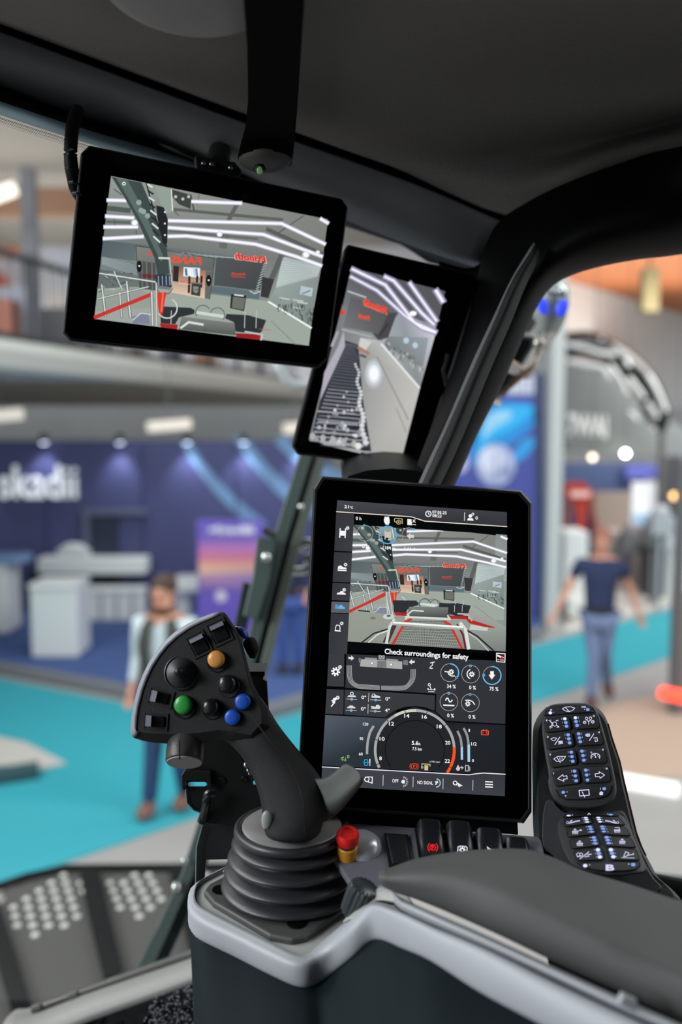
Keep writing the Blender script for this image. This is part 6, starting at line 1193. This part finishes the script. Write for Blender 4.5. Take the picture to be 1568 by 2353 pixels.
# toggle rockers set in square wells
def well(cx, cy, w, h, ang, cap):
    c, s = cos(radians(ang)), sin(radians(ang)); q = lambda u, v, hh: hp(cx+u*c-v*s, cy+u*s+v*c, hh)
    m = M(); o_ = [(-w, -h), (w, -h), (w, h), (-w, h)]; i_ = [(a*.86, b*.86) for a, b in o_]
    m.loft([[q(a, b, -.002) for a, b in o_], [q(a, b, .0012) for a, b in o_], [q(a, b, .0012) for a, b in i_], [q(a, b, .0004) for a, b in i_]], True); m.add([q(a, b, .0004) for a, b in i_], [(0, 1, 2, 3)]); wl = m.build('toggle_switch', mat('well_black', (14, 13, 14), .5), rj, smooth=False)
    m = M(); k0, k1, horizontal = cap
    if horizontal: prof_ = [(k0, .0010), (k0+12, .0075), (k0+42, .0082), (k0+62, .0045), (k1, .0030), (k1, .0008)]
    a = [q(u, -h*.62, z_) for u, z_ in prof_] if horizontal else [q(-w*.72, u, z_) for u, z_ in [(k0, .0010), (k0+10, .0065), (k0+44, .0072), (k0+60, .0040), (k1, .0022), (k1, .0006)]]
    b = [q(u, h*.62, z_) for u, z_ in prof_] if horizontal else [q(w*.72, u, z_) for u, z_ in [(k0, .0010), (k0+10, .0065), (k0+44, .0072), (k0+60, .0040), (k1, .0022), (k1, .0006)]]
    m.loft([a, b], True, True); m.build('cap', mat('cap_black', (20, 21, 24), .28, spec=.6), wl, smooth=False, bevel=.0005)
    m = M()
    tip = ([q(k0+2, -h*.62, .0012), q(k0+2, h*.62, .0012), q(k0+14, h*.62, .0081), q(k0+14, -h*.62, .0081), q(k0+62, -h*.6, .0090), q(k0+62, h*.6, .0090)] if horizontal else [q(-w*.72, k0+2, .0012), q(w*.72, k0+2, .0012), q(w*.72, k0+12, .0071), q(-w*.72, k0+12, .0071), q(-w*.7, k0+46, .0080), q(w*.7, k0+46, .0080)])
    m.add(tip, [(0, 1, 2, 3), (3, 2, 5, 4)]); m.build('edge', mat('cap_edge', (94, 98, 108), .35, .3), wl, smooth=False, solid=.0004, label='pale edge')  # paler plate along the raised end of the cap
well(960, 322, 104, 128, -25, (-92, 92, False)); well(748, 448, 104, 122, -27, (-86, 88, False))
well(352, 1000, 130, 92, 13, (-104, 78, True)); well(300, 1244, 128, 92, 4, (-104, 90, True))
# wheel below the head and buttons on its right side
m = M(); ax = (upv*-.82+fwd*-.57+rgt*.02).normalized(); c = P(426, 1724, .775); m.lathe(c, [(.014, -.016), (.0152, -.012), (.0162, .002), (.0160, .0095), (.0150, .0102), (.002, .0103)], ax, 40); m.build('thumb_wheel', mat('wheel_dark', (58, 56, 56), .35, bump=.1, bscale=900, spec=.5), rj, ang=35, bevel=.0005)
m = M(); c2 = c+ax*.0104; m.lathe(c2, [(.0148, 0), (.0146, .0006), (.002, .0007)], ax, 40); m.build('wheel_face', mat('wheel_face', (172, 168, 170), .5), rj)  # face coloured paler than the wheel to imitate light from below
m = M()
for a_ in (-2.1, -.2): pass
m.tube([P(413, 1700, .7566), P(413, 1745, .7525)], .0006, 6); m.build('groove', RUB, rj)
m = M(); m.ball(P(559, 1454, .79), .0042, .006, .0062, ax=(rgt, fwd, (upv-rgt*.5).normalized())); m.build('button', mat('side_blue_btn', (24, 96, 196), .25, spec=.6), rj, label='small blue side button')
m = M(); m.ball(P(545, 1445, .79), .0024); m.build('screw', mat('bolt_bright', (210, 214, 210), .2, 1), rj)
m = M(); m.tube([P(566, 1466, .79), P(577, 1480, .79), P(583, 1500, .79), P(579, 1514, .79)], [.005, .0072, .0072, .005], 12); m.build('trigger', JB, rj, subd=2)
# ================================================================ KEY PADS ON THE RIGHT
KX_ = lambda x, y: (1200+x/4.261, 1600+y/4.261)
KB = mat('keypad_body', (58, 60, 61), .5, bump=.12, bscale=1500); KR = mat('keypad_rubber', (38, 39, 40), .6, bump=.25, bscale=2200); KG = mat('key_gap', (5, 5, 6), .8)
rh = empty('keypad_holder', P(1330, 2060, .78), 'tall curved dark plastic stalk at the right holding both key pads', 'holder')
hk = lambda l_: [KX_(x, y) for x, y in l_]
ho = hk([(108, 340), (130, 250), (170, 180), (215, 130), (260, 100), (420, 80), (620, 80), (700, 95), (760, 130), (810, 190), (845, 270), (880, 400), (960, 640), (1000, 830), (1060, 1080), (1120, 1330), (1175, 1480), (1260, 1640), (1340, 1780), (1500, 1920), (1560, 2050), (1300, 2150), (500, 2100), (180, 1700), (115, 1380), (104, 900), (100, 600)])
ho = [tuple(q) for q in catmull(ho, 3, True)]; n_ = len(ho); dk = lambda y: .862-(y-1620)*.00022
f0 = [P(x, y, dk(y)-.0) for x, y in ho]; cx0 = sum(x for x, y in ho)/n_; cy0 = sum(y for x, y in ho)/n_
f1 = [P(x+(cx0-x)*.09, y+(cy0-y)*.05, dk(y)-.010) for x, y in ho]; f2 = [P(x+(cx0-x)*.03, y+(cy0-y)*.02, dk(y)+.022) for x, y in ho]
m = M(); m.loft([f2, f0, f1], True); m.add(f1, [tuple(t) for t in geometry.tessellate_polygon([[V((x, y, 0)) for x, y in ho]])]); m.add(f2, [tuple(t) for t in geometry.tessellate_polygon([[V((x, y, 0)) for x, y in ho]])]); m.build('back_shell', mat('holder_black', (36, 38, 38), .45, bump=.1, bscale=1500), rh, ang=60, bevel=.003, seg=3)
lo = hk([(196, 1200), (215, 1060), (240, 1005), (300, 1000), (340, 1060), (420, 1120), (560, 1150), (880, 1120), (1000, 1110), (1060, 1200), (1140, 1440), (1240, 1650), (1330, 1800), (1400, 1900), (1200, 2000), (600, 1900), (300, 1560), (200, 1480)])
lo = [tuple(q) for q in catmull(lo, 3, True)]
m = M(); q0 = [P(x, y, dk(y)-.004) for x, y in lo]; q1 = [P(x+(1300-x)*.05, y+(1960-y)*.05, dk(y)-.017) for x, y in lo]; t_ = geometry.tessellate_polygon([[V((x, y, 0)) for x, y in lo]])
m.loft([q0, q1], True); m.add(q1, [tuple(t) for t in t_]); m.build('front_shell', mat('holder_grey', (62, 64, 66), .5, bump=.12, bscale=1500), rh, ang=50, bevel=.004, seg=3)
m = M(); m.tube([P(*KX_(x, y), dk(1600+y/4.26)-.002) for x, y in ((845, 270), (880, 400), (960, 640), (1000, 830), (1060, 1080), (1120, 1330), (1175, 1480), (1215, 1560))], .0008, 6); m.build('edge_line', mat('edge_rust', (120, 62, 46), .5), rh, label='faint rust coloured edge line')
def keypad(pl_, out_, keys, dots, icons, label, thick, inner=.94):
    r_ = empty('keypad', pl_.at(*out_[len(out_)//2], -thick), label, 'keypad', 'key pads')
    n = len(out_); cx = sum(p_[0] for p_ in out_)/n; cy = sum(p_[1] for p_ in out_)/n
    sc = lambda k: [(cx+(x-cx)*k, cy+(y-cy)*k) for x, y in out_]
    m = M(); a = [pl_.at(x, y, -thick) for x, y in out_]; b = [pl_.at(x, y, -thick*.3) for x, y in sc(1.0)]; c = [pl_.at(x, y, -.0006) for x, y in sc(.965)]; d = [pl_.at(x, y, -.0002) for x, y in sc(.94)]
    m.loft([a, b, c, d], True); tr_ = [tuple(t) for t in geometry.tessellate_polygon([[V((x, y, 0)) for x, y in out_]])]; m.add(d, tr_); m.add(a, tr_); m.build('body', KB, r_, ang=45)
    for k_ in keys:
        cen = (sum(p_[0] for p_ in k_)/len(k_), sum(p_[1] for p_ in k_)/len(k_))
        s1 = [(cen[0]+(x-cen[0])*1.045, cen[1]+(y-cen[1])*1.06+.6) for x, y in k_]
        m = M(); m.prism([pl_.at(x, y, -.0001) for x, y in s1], pl_.n*.0006); g_ = m.build('key', KG, r_, smooth=False)
        m = M(); b0 = [pl_.at(x, y, .0004) for x, y in k_]; b1 = [pl_.at(cen[0]+(x-cen[0])*.985, cen[1]+(y-cen[1])*.97, .0016) for x, y in k_]; b2 = [pl_.at(cen[0]+(x-cen[0])*.93, cen[1]+(y-cen[1])*.90, .0019) for x, y in k_]
        m.loft([b0, b1, b2], True); m.add(b2, [tuple(t) for t in geometry.tessellate_polygon([[V((x, y, 0)) for x, y in k_]])]); m.build('key_cap', KR, g_, ang=25)
    i2 = Plane(pl_.o, pl_.o+pl_.n.cross(rgt), pl_.o+rgt, .00012); i2.n = pl_.n; i2.o = pl_.o+pl_.n*.0020; i2.xf = KX_
    m = M(); icons(i2, m); m.build('symbols', DSP, r_, smooth=False, label='white lit key symbols')
    for (x, y), (rx, ry), br in dots:
        m = M(); i2.disc(m, x, y, rx*1.12, (52, 70, 130), .5, 16, ry*1.14); i2.disc(m, x, y, rx*.9, (214, 222, 246) if br else (128, 158, 222), 1.5, 16, ry*.9); i2.disc(m, x-1, y-1, rx*.6, (240, 244, 255) if br else (140, 166, 226), 2.5, 14, ry*.6); m.build('indicator_lamp', DSP, r_, smooth=False)
    return r_
W1 = (214, 214, 244)
PK1 = Plane(P(1240, 1640, .822), P(1370, 1636, .822), P(1270, 1840, .785)); 
k1o = [KX_(x, y) for x, y in catmull([(232, 130), (300, 82), (430, 68), (600, 66), (690, 92), (740, 150), (790, 300), (850, 520), (900, 740), (925, 880), (915, 980), (850, 1060), (740, 1095), (560, 1105), (420, 1085), (320, 1020), (270, 930), (255, 830), (262, 780), (235, 620), (205, 420), (195, 260)], 3, True)]
def rq(q, r=.14):   # key outline with cut corners
    o = []
    for i in range(4):
        a, b, c = q[i-1], q[i], q[(i+1) % 4]; o += [(b[0]+(a[0]-b[0])*r*.6, b[1]+(a[1]-b[1])*r), (b[0]+(c[0]-b[0])*r*.6, b[1]+(c[1]-b[1])*r)]
    return [KX_(x, y) for x, y in o]
R1 = [rq(q) for q in (((225, 225), (460, 200), (485, 325), (235, 360)), ((490, 190), (735, 180), (760, 310), (515, 325)), ((238, 390), (490, 350), (512, 488), (255, 528)), ((515, 345), (765, 335), (800, 470), (545, 488)),
      ((262, 562), (520, 522), (545, 662), (292, 704)), ((550, 515), (800, 505), (835, 650), (580, 662)), ((295, 742), (550, 700), (575, 850), (332, 887)), ((580, 695), (850, 685), (868, 836), (605, 856)))]
R1 += [[KX_(x, y) for x, y in ((228, 190), (240, 135), (300, 92), (450, 78), (610, 78), (680, 105), (710, 155), (460, 168))], [KX_(x, y) for x, y in ((340, 915), (600, 896), (872, 876), (872, 920), (835, 970), (760, 998), (600, 1012), (440, 1012), (375, 980))]]
dt = [((420, 220), 1), ((430, 257), 0), ((437, 293), 0), ((524, 210), 1), ((530, 247), 0), ((540, 285), 0), ((452, 377), 0), ((460, 416), 0), ((467, 456), 0), ((556, 367), 0), ((564, 407), 0), ((572, 445), 0), ((483, 547), 0), ((490, 591), 0), ((498, 636), 0), ((588, 537), 0), ((598, 580), 0), ((607, 625), 0), ((515, 733), 0), ((523, 779), 0), ((531, 827), 0), ((626, 723), 0), ((634, 770), 0), ((642, 819), 0), ((278, 162), 1), ((645, 130), 0), ((405, 940), 0), ((806, 905), 0)]
def icons1(S, m):
    l = lambda pts, w=6, c=W1, **k: S.line(m, pts, w, c, **k)
    l([(396, 122), (425, 106), (478, 102), (518, 116), (492, 142), (448, 148), (424, 142)], 7, closed=True); l([(428, 112), (466, 152)], 7)
    for (x, y) in ((315, 270),):
        S.ring(m, x+6, y+2, 20, 6, W1); l([(x-40, y-24), (x-18, y-10)], 9); l([(x-44, y+30), (x-18, y+16)], 9); l([(x+20, y-30), (x+40, y-36)], 9); l([(x+26, y+16), (x+46, y+28)], 9); l([(x-22, y-14), (x-20, y+22)], 8); l([(x-52, y-34), (x-30, y-36)], 6); l([(x-40, y+42), (x-18, y+34)], 6); l([(x+26, y+34), (x+50, y+32)], 6)
    x, y = 654, 240; l([(x, y), (x, y+34)], 7); l([(x-20, y-6), (x, y+6), (x+22, y-6)], 7); S.ring(m, x-40, y+16, 13, 6, W1); S.ring(m, x+40, y+10, 13, 6, W1); S.ring(m, x-20, y-24, 12, 6, W1); S.ring(m, x+18, y-26, 12, 6, W1); l([(x-56, y+16), (x-30, y+12)], 6); l([(x+30, y+12), (x+54, y+4)], 6); l([(x-30, y-36), (x-18, y-36)], 5); l([(x+10, y-40), (x+26, y-38)], 5)
    x, y = 342, 440; l([(x+30, y-42), (x-20, y+34)], 8); l([(x-60, y-24), (x-34, y-34), (x, y-30), (x-24, y-4), (x-42, y-8)], 6, closed=True); S.poly(m, [(x+14, y), (x+54, y-6), (x+60, y+14), (x+18, y+22)], W1, 2); l([(x+12, y+28), (x+60, y+20)], 5)
    x, y = 684, 402; l([(x+20, y-34), (x-24, y+32)], 8); S.poly(m, [(x-66, y-26), (x-50, y-38), (x-16, y-36), (x-16, y-10), (x-44, y-4), (x-62, y-14)], (190, 192, 226), 2); l([(x+18, y+6), (x+52, y+4), (x+56, y+36), (x+34, y+40), (x+32, y+20)], 7)
    x, y = 370, 615; l([(x-58, y-2), (x-20, y-26), (x+58, y-26), (x+30, y+14), (x, y+20), (x-30, y+22)], 7, closed=True); l([(x-28, y-18), (x+6, y+34)], 7); 
    for k in range(3): l([(x+2+k*14, y-16), (x-6+k*14, y+8)], 4)
    S.ring(m, 720, 592, 44, 8, W1, 150, 390, ry=34); l([(704, 566), (726, 598)], 8); S.disc(m, 722, 596, 7, W1)
    for a in (180, 225, 270, 315, 360): S.line(m, [(720+cos(radians(a))*26, 592+sin(radians(a))*20), (720+cos(radians(a))*38, 592+sin(radians(a))*30)], 5, W1)
    S.disc(m, 680, 550, 10, (150, 152, 190))
    l([(350, 806), (402, 766), (404, 784), (440, 778), (444, 808), (406, 812), (412, 832)], 7, closed=True)
    l([(810, 770), (756, 738), (758, 754), (716, 760), (722, 788), (762, 786), (766, 804)], 7, closed=True)
    l([(560, 922), (655, 914), (660, 968), (566, 976)], 9, closed=True); l([(590, 935), (616, 988)], 8)
    for t, x, y, w in (('0', 276, 142, 20), ('DEL', 584, 112, 48), ('1', 236, 244, 12), ('2', 694, 200, 20), ('3', 244, 406, 18), ('4', 744, 360, 20), ('5', 268, 578, 18), ('6', 784, 530, 20), ('7', 302, 766, 16), ('8', 820, 716, 20), ('9', 420, 984, 16)): S.text(m, t, x, y, x+w, 17, W1, 0, 3, .03)
    for x, y, side in ((420, 220, -1), (452, 377, -1), (483, 547, -1), (515, 733, -1), (524, 210, 1), (556, 367, 1), (588, 537, 1), (626, 723, 1)):
        for k in range(3):
            xx = x+side*30+k*8; yy = y+k*(38 if y < 500 else 45)
            for q in range(3-k): S.disc(m, xx, yy-8+q*8, 3.2, (170, 176, 214), 3)
    S.disc(m, 308, 156, 4, W1); S.disc(m, 612, 128, 4, W1); S.disc(m, 442, 936, 5, W1); S.disc(m, 770, 900, 4, W1); S.disc(m, 768, 912, 4, W1); S.poly(m, [(754, 950), (776, 928), (800, 946), (794, 946), (794, 966), (760, 968), (760, 952)], W1, 3)
keypad(PK1, k1o, R1, [(d[0], (20, 17), d[1]) for d in dt], icons1, 'upper dark key pad with arrow and wiper keys, lit blue', .014)
PK2 = Plane(P(1300, 1875, .786), P(1420, 1870, .786), P(1350, 2000, .728))
k2o = [KX_(x, y) for x, y in catmull([(380, 1200), (420, 1150), (520, 1130), (700, 1124), (880, 1130), (970, 1160), (1020, 1210), (1080, 1340), (1150, 1500), (1205, 1640), (1210, 1720), (1120, 1740), (900, 1760), (640, 1720), (480, 1640), (400, 1500), (360, 1360), (350, 1260)], 3, True)]
R2 = [rq(q, .1) for q in (((420, 1197), (662, 1181), (690, 1240), (420, 1278)), ((708, 1176), (945, 1182), (1006, 1262), (736, 1236)), ((440, 1300), (700, 1256), (727, 1344), (456, 1382)), ((745, 1256), (1016, 1286), (1060, 1366), (772, 1346)),
      ((470, 1406), (737, 1363), (766, 1458), (490, 1494)), ((785, 1362), (1067, 1390), (1110, 1482), (818, 1461)), ((505, 1520), (777, 1479), (808, 1598), (546, 1612)), ((830, 1476), (1117, 1502), (1150, 1607), (862, 1601)))]
R2 += [[KX_(x, y) for x, y in ((412, 1184), (432, 1158), (640, 1136), (880, 1142), (938, 1168), (700, 1166))], [KX_(x, y) for x, y in ((552, 1636), (820, 1622), (1145, 1626), (1150, 1660), (1110, 1696), (990, 1708), (850, 1712), (700, 1696), (620, 1672))]]
dt2 = [((625, 1189), 1), ((632, 1208), 1), ((640, 1230), 1), ((748, 1188), 1), ((756, 1207), 1), ((766, 1228), 1), ((665, 1277), 0), ((674, 1300), 0), ((683, 1326), 0), ((788, 1275), 0), ((796, 1297), 0), ((804, 1323), 0), ((703, 1382), 0), ((712, 1410), 0), ((720, 1440), 0), ((830, 1380), 0), ((840, 1408), 0), ((851, 1437), 0), ((744, 1503), 1), ((753, 1538), 0), ((764, 1573), 1), ((871, 1502), 1), ((883, 1536), 0), ((896, 1571), 1), ((458, 1168), 1), ((870, 1158), 0), ((620, 1658), 1), ((1090, 1648), 0)]
def icons2(S, m):
    l = lambda pts, w=6, c=W1, **k: S.line(m, pts, w, c, **k)
    l([(645, 1160), (656, 1144), (672, 1158)], 7)
    for x, s in ((500, 1), (885, -1)): l([(x-s*36, 1242), (x+s*20, 1226), (x+s*66, 1218)], 14, (190, 186, 230)); l([(x-s*30, 1228), (x-s*8, 1212)], 8); S.ring(m, x-s*52, 1236, 10, 5, W1)
    for x, y, k in ((520, 1322, 1), (932, 1308, 2), (565, 1438, 3), (982, 1420, 4)):
        for q in range(5): l([(x-24+q*12, y-6-(4 if q == 2 else 0)), (x-22+q*12, y+26)], 6)
        l([(x-28, y+6), (x+32, y+4)], 6)
        if k in (1, 3, 4): l([(x, y-26), (x, y+4)], 7); l([(x-14, y-12), (x, y-26), (x+14, y-12)], 5)
        if k == 1: l([(x+34, y-6), (x+66, y-10)], 7); S.disc(m, x+56, y-14, 7, W1)
        if k == 2: l([(x-20, y-24), (x+18, y-26), (x+26, y)], 6)
    x, y = 600, 1560; l([(x+56, y-38), (x-30, y+30)], 8); S.ring(m, x-48, y-10, 16, 6, W1); S.ring(m, x-20, y-12, 14, 6, W1); l([(x-60, y+10), (x-20, y+8)], 8, (180, 176, 226)); l([(x+16, y+10), (x+58, y+4)], 12, (180, 176, 226)); l([(x+40, y-12), (x+80, y-14)], 8)
    x, y = 1040, 1545; l([(x-44, y+26), (x-24, y-24), (x+10, y-8), (x-14, y+20)], 7, closed=True); l([(x-12, y+14), (x+54, y+2), (x+50, y-10)], 7); l([(x-64, y+34), (x+62, y+38)], 8, (180, 182, 200))
    S.text(m, 'B', 820, 1708, 906, 62, W1, 0, 3, .045)
    for x, y, side in ((625, 1189, -1), (665, 1277, -1), (703, 1382, -1), (744, 1503, -1), (748, 1188, 1), (788, 1275, 1), (830, 1380, 1), (871, 1502, 1)):
        for k in range(3): S.disc(m, x+side*34+k*10, y+k*(21 if y < 1200 else 26 if y < 1350 else 30 if y < 1450 else 35), 4.5, (176, 180, 216), 3)
    S.disc(m, 494, 1162, 5, W1); S.disc(m, 840, 1152, 5, W1); S.disc(m, 664, 1650, 5, W1); S.disc(m, 1046, 1642, 6, W1)
keypad(PK2, k2o, R2, [(d[0], (25, 9 if d[0][1] < 1260 else 11 if d[0][1] < 1350 else 14 if d[0][1] < 1470 else 19), d[1]) for d in dt2], icons2, 'lower dark key pad with letter B key, tilted flat, lit blue', .012)
# ================================================================ PEOPLE
SKIN = mat('skin', (206, 150, 126), .55)
def skinned(name, nodes, edges, mt, parent, sub=2, root=0):
    """one continuous surface grown round a joint skeleton: nodes are (position, (rx, ry))"""
    vs = [V(p_) for p_, _ in nodes]; o0 = sum(vs, V((0, 0, 0)))/len(vs); me = bpy.data.meshes.new(name); me.from_pydata([tuple(v-o0) for v in vs], edges, []); o = bpy.data.objects.new(name, me); scn.collection.objects.link(o)
    WORLD[o.name] = o0; o.parent = parent; o.location = o0-WORLD[parent.name]; me.materials.append(mt)
    sk = o.modifiers.new('skin', 'SKIN'); sk.use_smooth_shade = True
    if not me.skin_vertices: me.skin_vertices.new()
    for i, (_, r) in enumerate(nodes): me.skin_vertices[0].data[i].radius = r if isinstance(r, tuple) else (r, r); me.skin_vertices[0].data[i].use_root = (i == root)
    s_ = o.modifiers.new('sub', 'SUBSURF'); s_.levels = sub; s_.render_levels = sub; return o
def person(label, foot, h, face, legL, legR, armL, armR, cols, hair, extras=None, lean=0.0, turn=0.0):
    """foot: ground point under the hips; face: heading (radians); limb offsets in body space (side, forward, height) as fractions of h"""
    r = empty('person', foot, label, 'person', None); fx = V((cos(face), sin(face), 0)); sx = V((sin(face), -cos(face), 0))
    B = lambda s, f, z: foot+sx*(s*h)+fx*((f+lean*z)*h)+V((0, 0, z*h))
    K = h
    # body: head to fingertips in one surface
    N = [(B(0, 0, .53), (.085*K, .06*K)), (B(0, .0, .62), (.075*K, .055*K)), (B(0, .0, .72), (.085*K, .06*K)), (B(0, 0, .80), (.075*K, .055*K)), (B(0, .002, .845), .032*K), (B(0, .012, .885), (.040*K, .048*K)), (B(0, .014, .93), (.043*K, .054*K)), (B(0, .008, .97), (.034*K, .042*K))]
    E = [(i, i+1) for i in range(7)]
    for sgn, arm in ((1, armL), (-1, armR)):
        i0 = len(N); sh = B(sgn*.105, 0, .80); el = B(*arm[0]); wr = B(*arm[1]); d = (wr-el).normalized(); sd = d.cross(fx).normalized()
        N += [(sh, .030*K), (el, .022*K), (wr, .014*K), (wr+d*.03*K, (.020*K, .010*K))]; E += [(3, i0), (i0, i0+1), (i0+1, i0+2), (i0+2, i0+3)]
        pm = i0+3
        for q, (off, ln) in enumerate(((-.014, .034), (-.005, .040), (.005, .038), (.014, .030))):
            a = wr+d*.045*K+sd*off*K; b = a+d*ln*.55*K+fx*.004*K; c = b+d*ln*.5*K+fx*.012*K; j = len(N); N += [(a, .0055*K), (b, .005*K), (c, .0042*K)]; E += [(pm, j), (j, j+1), (j+1, j+2)]
        j = len(N); N += [(wr+d*.02*K+fx*.018*K, .0065*K), (wr+d*.045*K+fx*.030*K, .005*K)]; E += [(pm, j), (j, j+1)]
    for sgn, leg in ((1, legL), (-1, legR)):
        i0 = len(N); N += [(B(sgn*.048, 0, .50), .050*K), (B(*leg[0]), .032*K), (B(*leg[1]), .020*K), (B(*leg[2]), (.022*K, .016*K))]; E += [(0, i0), (i0, i0+1), (i0+1, i0+2), (i0+2, i0+3)]
    skinned('body', N, E, SKIN, r)
    # face marks: nose, eyes, mouth, ears
    m = M(); m.ball(B(0, .062, .922), .010*K, .012*K, .016*K); m.ball(B(.046, .01, .925), .006*K, .010*K, .016*K); m.ball(B(-.046, .01, .925), .006*K, .010*K, .016*K); m.build('face', SKIN, r)
    m = M(); m.ball(B(.018, .058, .938), .006*K, .004*K, .004*K); m.ball(B(-.018, .058, .938), .006*K, .004*K, .004*K); m.build('eyes', mat('eye_dark', (40, 34, 34), .3), r)
    m = M(); m.ball(B(0, .060, .897), .014*K, .004*K, .004*K); m.build('mouth', mat('lips', (150, 84, 76), .5), r)
    # clothes
    T = [(B(0, 0, .50), (.098*K, .072*K)), (B(0, 0, .60), (.090*K, .068*K)), (B(0, 0, .71), (.103*K, .072*K)), (B(0, 0, .785), (.095*K, .062*K)), (B(0, 0, .822), (.050*K, .045*K))]; TE = [(i, i+1) for i in range(4)]
    for sgn, arm in ((1, armL), (-1, armR)):
        i0 = len(T); sh = B(sgn*.112, 0, .795); el = B(*arm[0]); wr = B(*arm[1]); slv = cols.get('sleeve', .55)
        if slv <= 1: T += [(sh, .042*K), (sh.lerp(el, slv), .036*K)]; TE += [(3, i0), (i0, i0+1)]
        else: T += [(sh, .042*K), (el, .030*K), (el.lerp(wr, slv-1), .024*K)]; TE += [(3, i0), (i0, i0+1), (i0+1, i0+2)]
    skinned('shirt', T, TE, mat('cloth_%d_%d_%d' % cols['shirt'], cols['shirt'], .85), r)
    if 'vest' in cols:
        for sgn in (1, -1):
            m = M(); rows = []
            for z_, s0, s1, f in ((.50, .062, .112, .082), (.60, .050, .104, .084), (.70, .046, .115, .086), (.78, .036, .112, .078), (.825, .028, .080, .050)): rows.append([B(sgn*s0, f, z_), B(sgn*(s0+s1)/2, f*.8, z_), B(sgn*s1, f*.2, z_), B(sgn*s1*1.0, -f*.5, z_), B(sgn*s0*.8, -f*1.0, z_), B(0, -f*1.02, z_)])
            m.loft(rows); m.build('vest', mat('vest_dark', cols['vest'], .85), r, solid=.02)
    Lg = [(B(0, 0, .53), (.098*K, .075*K))]; LE = []
    for sgn, leg in ((1, legL), (-1, legR)):
        i0 = len(Lg); Lg += [(B(sgn*.05, 0, .485), .060*K), (B(*leg[0]), .040*K), (B(*leg[1]), .033*K)]; LE += [(0, i0), (i0, i0+1), (i0+1, i0+2)]
    skinned('trousers', Lg, LE, mat('trou_%d_%d_%d' % cols['trousers'], cols['trousers'], .85, var=.1, bscale=30), r)
    m = M(); m.lathe(B(0, 0, .535), [(.092*K, -.012*K), (.096*K, 0), (.092*K, .012*K)], n=20, sy=.76, sx=1); m.build('belt', mat('belt_dark', (36, 30, 30), .5), r)
    for leg in (legL, legR):
        a = B(*leg[1]); b = B(*leg[2]); d = (b-a); d.normalize(); m = M(); pts = [a-d*.01, a.lerp(b, .35)+V((0, 0, -.02)), b, b+(b-a)*.25]
        m.tube(pts, [.032*K, .036*K, .030*K, .014*K], 12, flat=.8); m.build('shoe', mat('shoe_%d' % cols['shoe'][0], cols['shoe'], .5), r)
    m = M(); m.ball(B(0, -.006, .955), .052*K, .060*K, .050*K, ax=(sx, fx, V((0, 0, 1)))); m.build('hair', mat('hair_%d' % hair[0], hair, .7, bump=.5, bscale=200), r)
    return r
# walking man left of the joystick
f1 = G(394, 1862, .012)
person('man in pale shirt and dark vest walking on the teal carpet behind the joystick', f1, 1.76, -pi/2-.25,
       ((.058, .03, .27), (.062, .075, .052), (.066, .135, .028)), ((-.052, .02, .28), (-.05, -.035, .062), (-.048, .03, .035)),
       ((.132, -.015, .645), (.12, .07, .54)), ((-.132, -.02, .645), (-.125, .055, .52)),
       dict(shirt=(200, 214, 220), trousers=(30, 62, 100), vest=(64, 66, 62), shoe=(116, 78, 66), sleeve=1.9), (74, 54, 46), lean=.03)
f2 = G(1372, 1612, .02)
person('man in dark navy t-shirt and grey blue jeans striding across the hall on the right', f2, 1.78, -pi/2-.15,
       ((.03, .10, .29), (.052, .155, .06), (.056, .22, .035)), ((-.03, .04, .29), (-.07, -.10, .075), (-.074, -.04, .03)),
       ((.175, .0, .66), (.245, .06, .53)), ((-.165, -.05, .66), (-.215, -.02, .52)),
       dict(shirt=(38, 50, 84), trousers=(104, 118, 152), shoe=(88, 52, 44), sleeve=.62), (150, 96, 80), lean=.02)
f3 = G(668, 1560, .11)
person('person in dark clothes behind the wiper, mostly hidden by the touch screen', G(668, 1545, .11), 1.66, -pi/2,
       ((.05, .02, .27), (.05, .0, .05), (.05, .07, .03)), ((-.05, .0, .27), (-.05, -.01, .05), (-.05, .06, .03)),
       ((.14, .0, .645), (.12, .08, .55)), ((-.14, .0, .645), (-.12, .08, .55)),
       dict(shirt=(34, 40, 66), trousers=(60, 84, 150), shoe=(40, 36, 40), sleeve=1.9), (150, 110, 92))
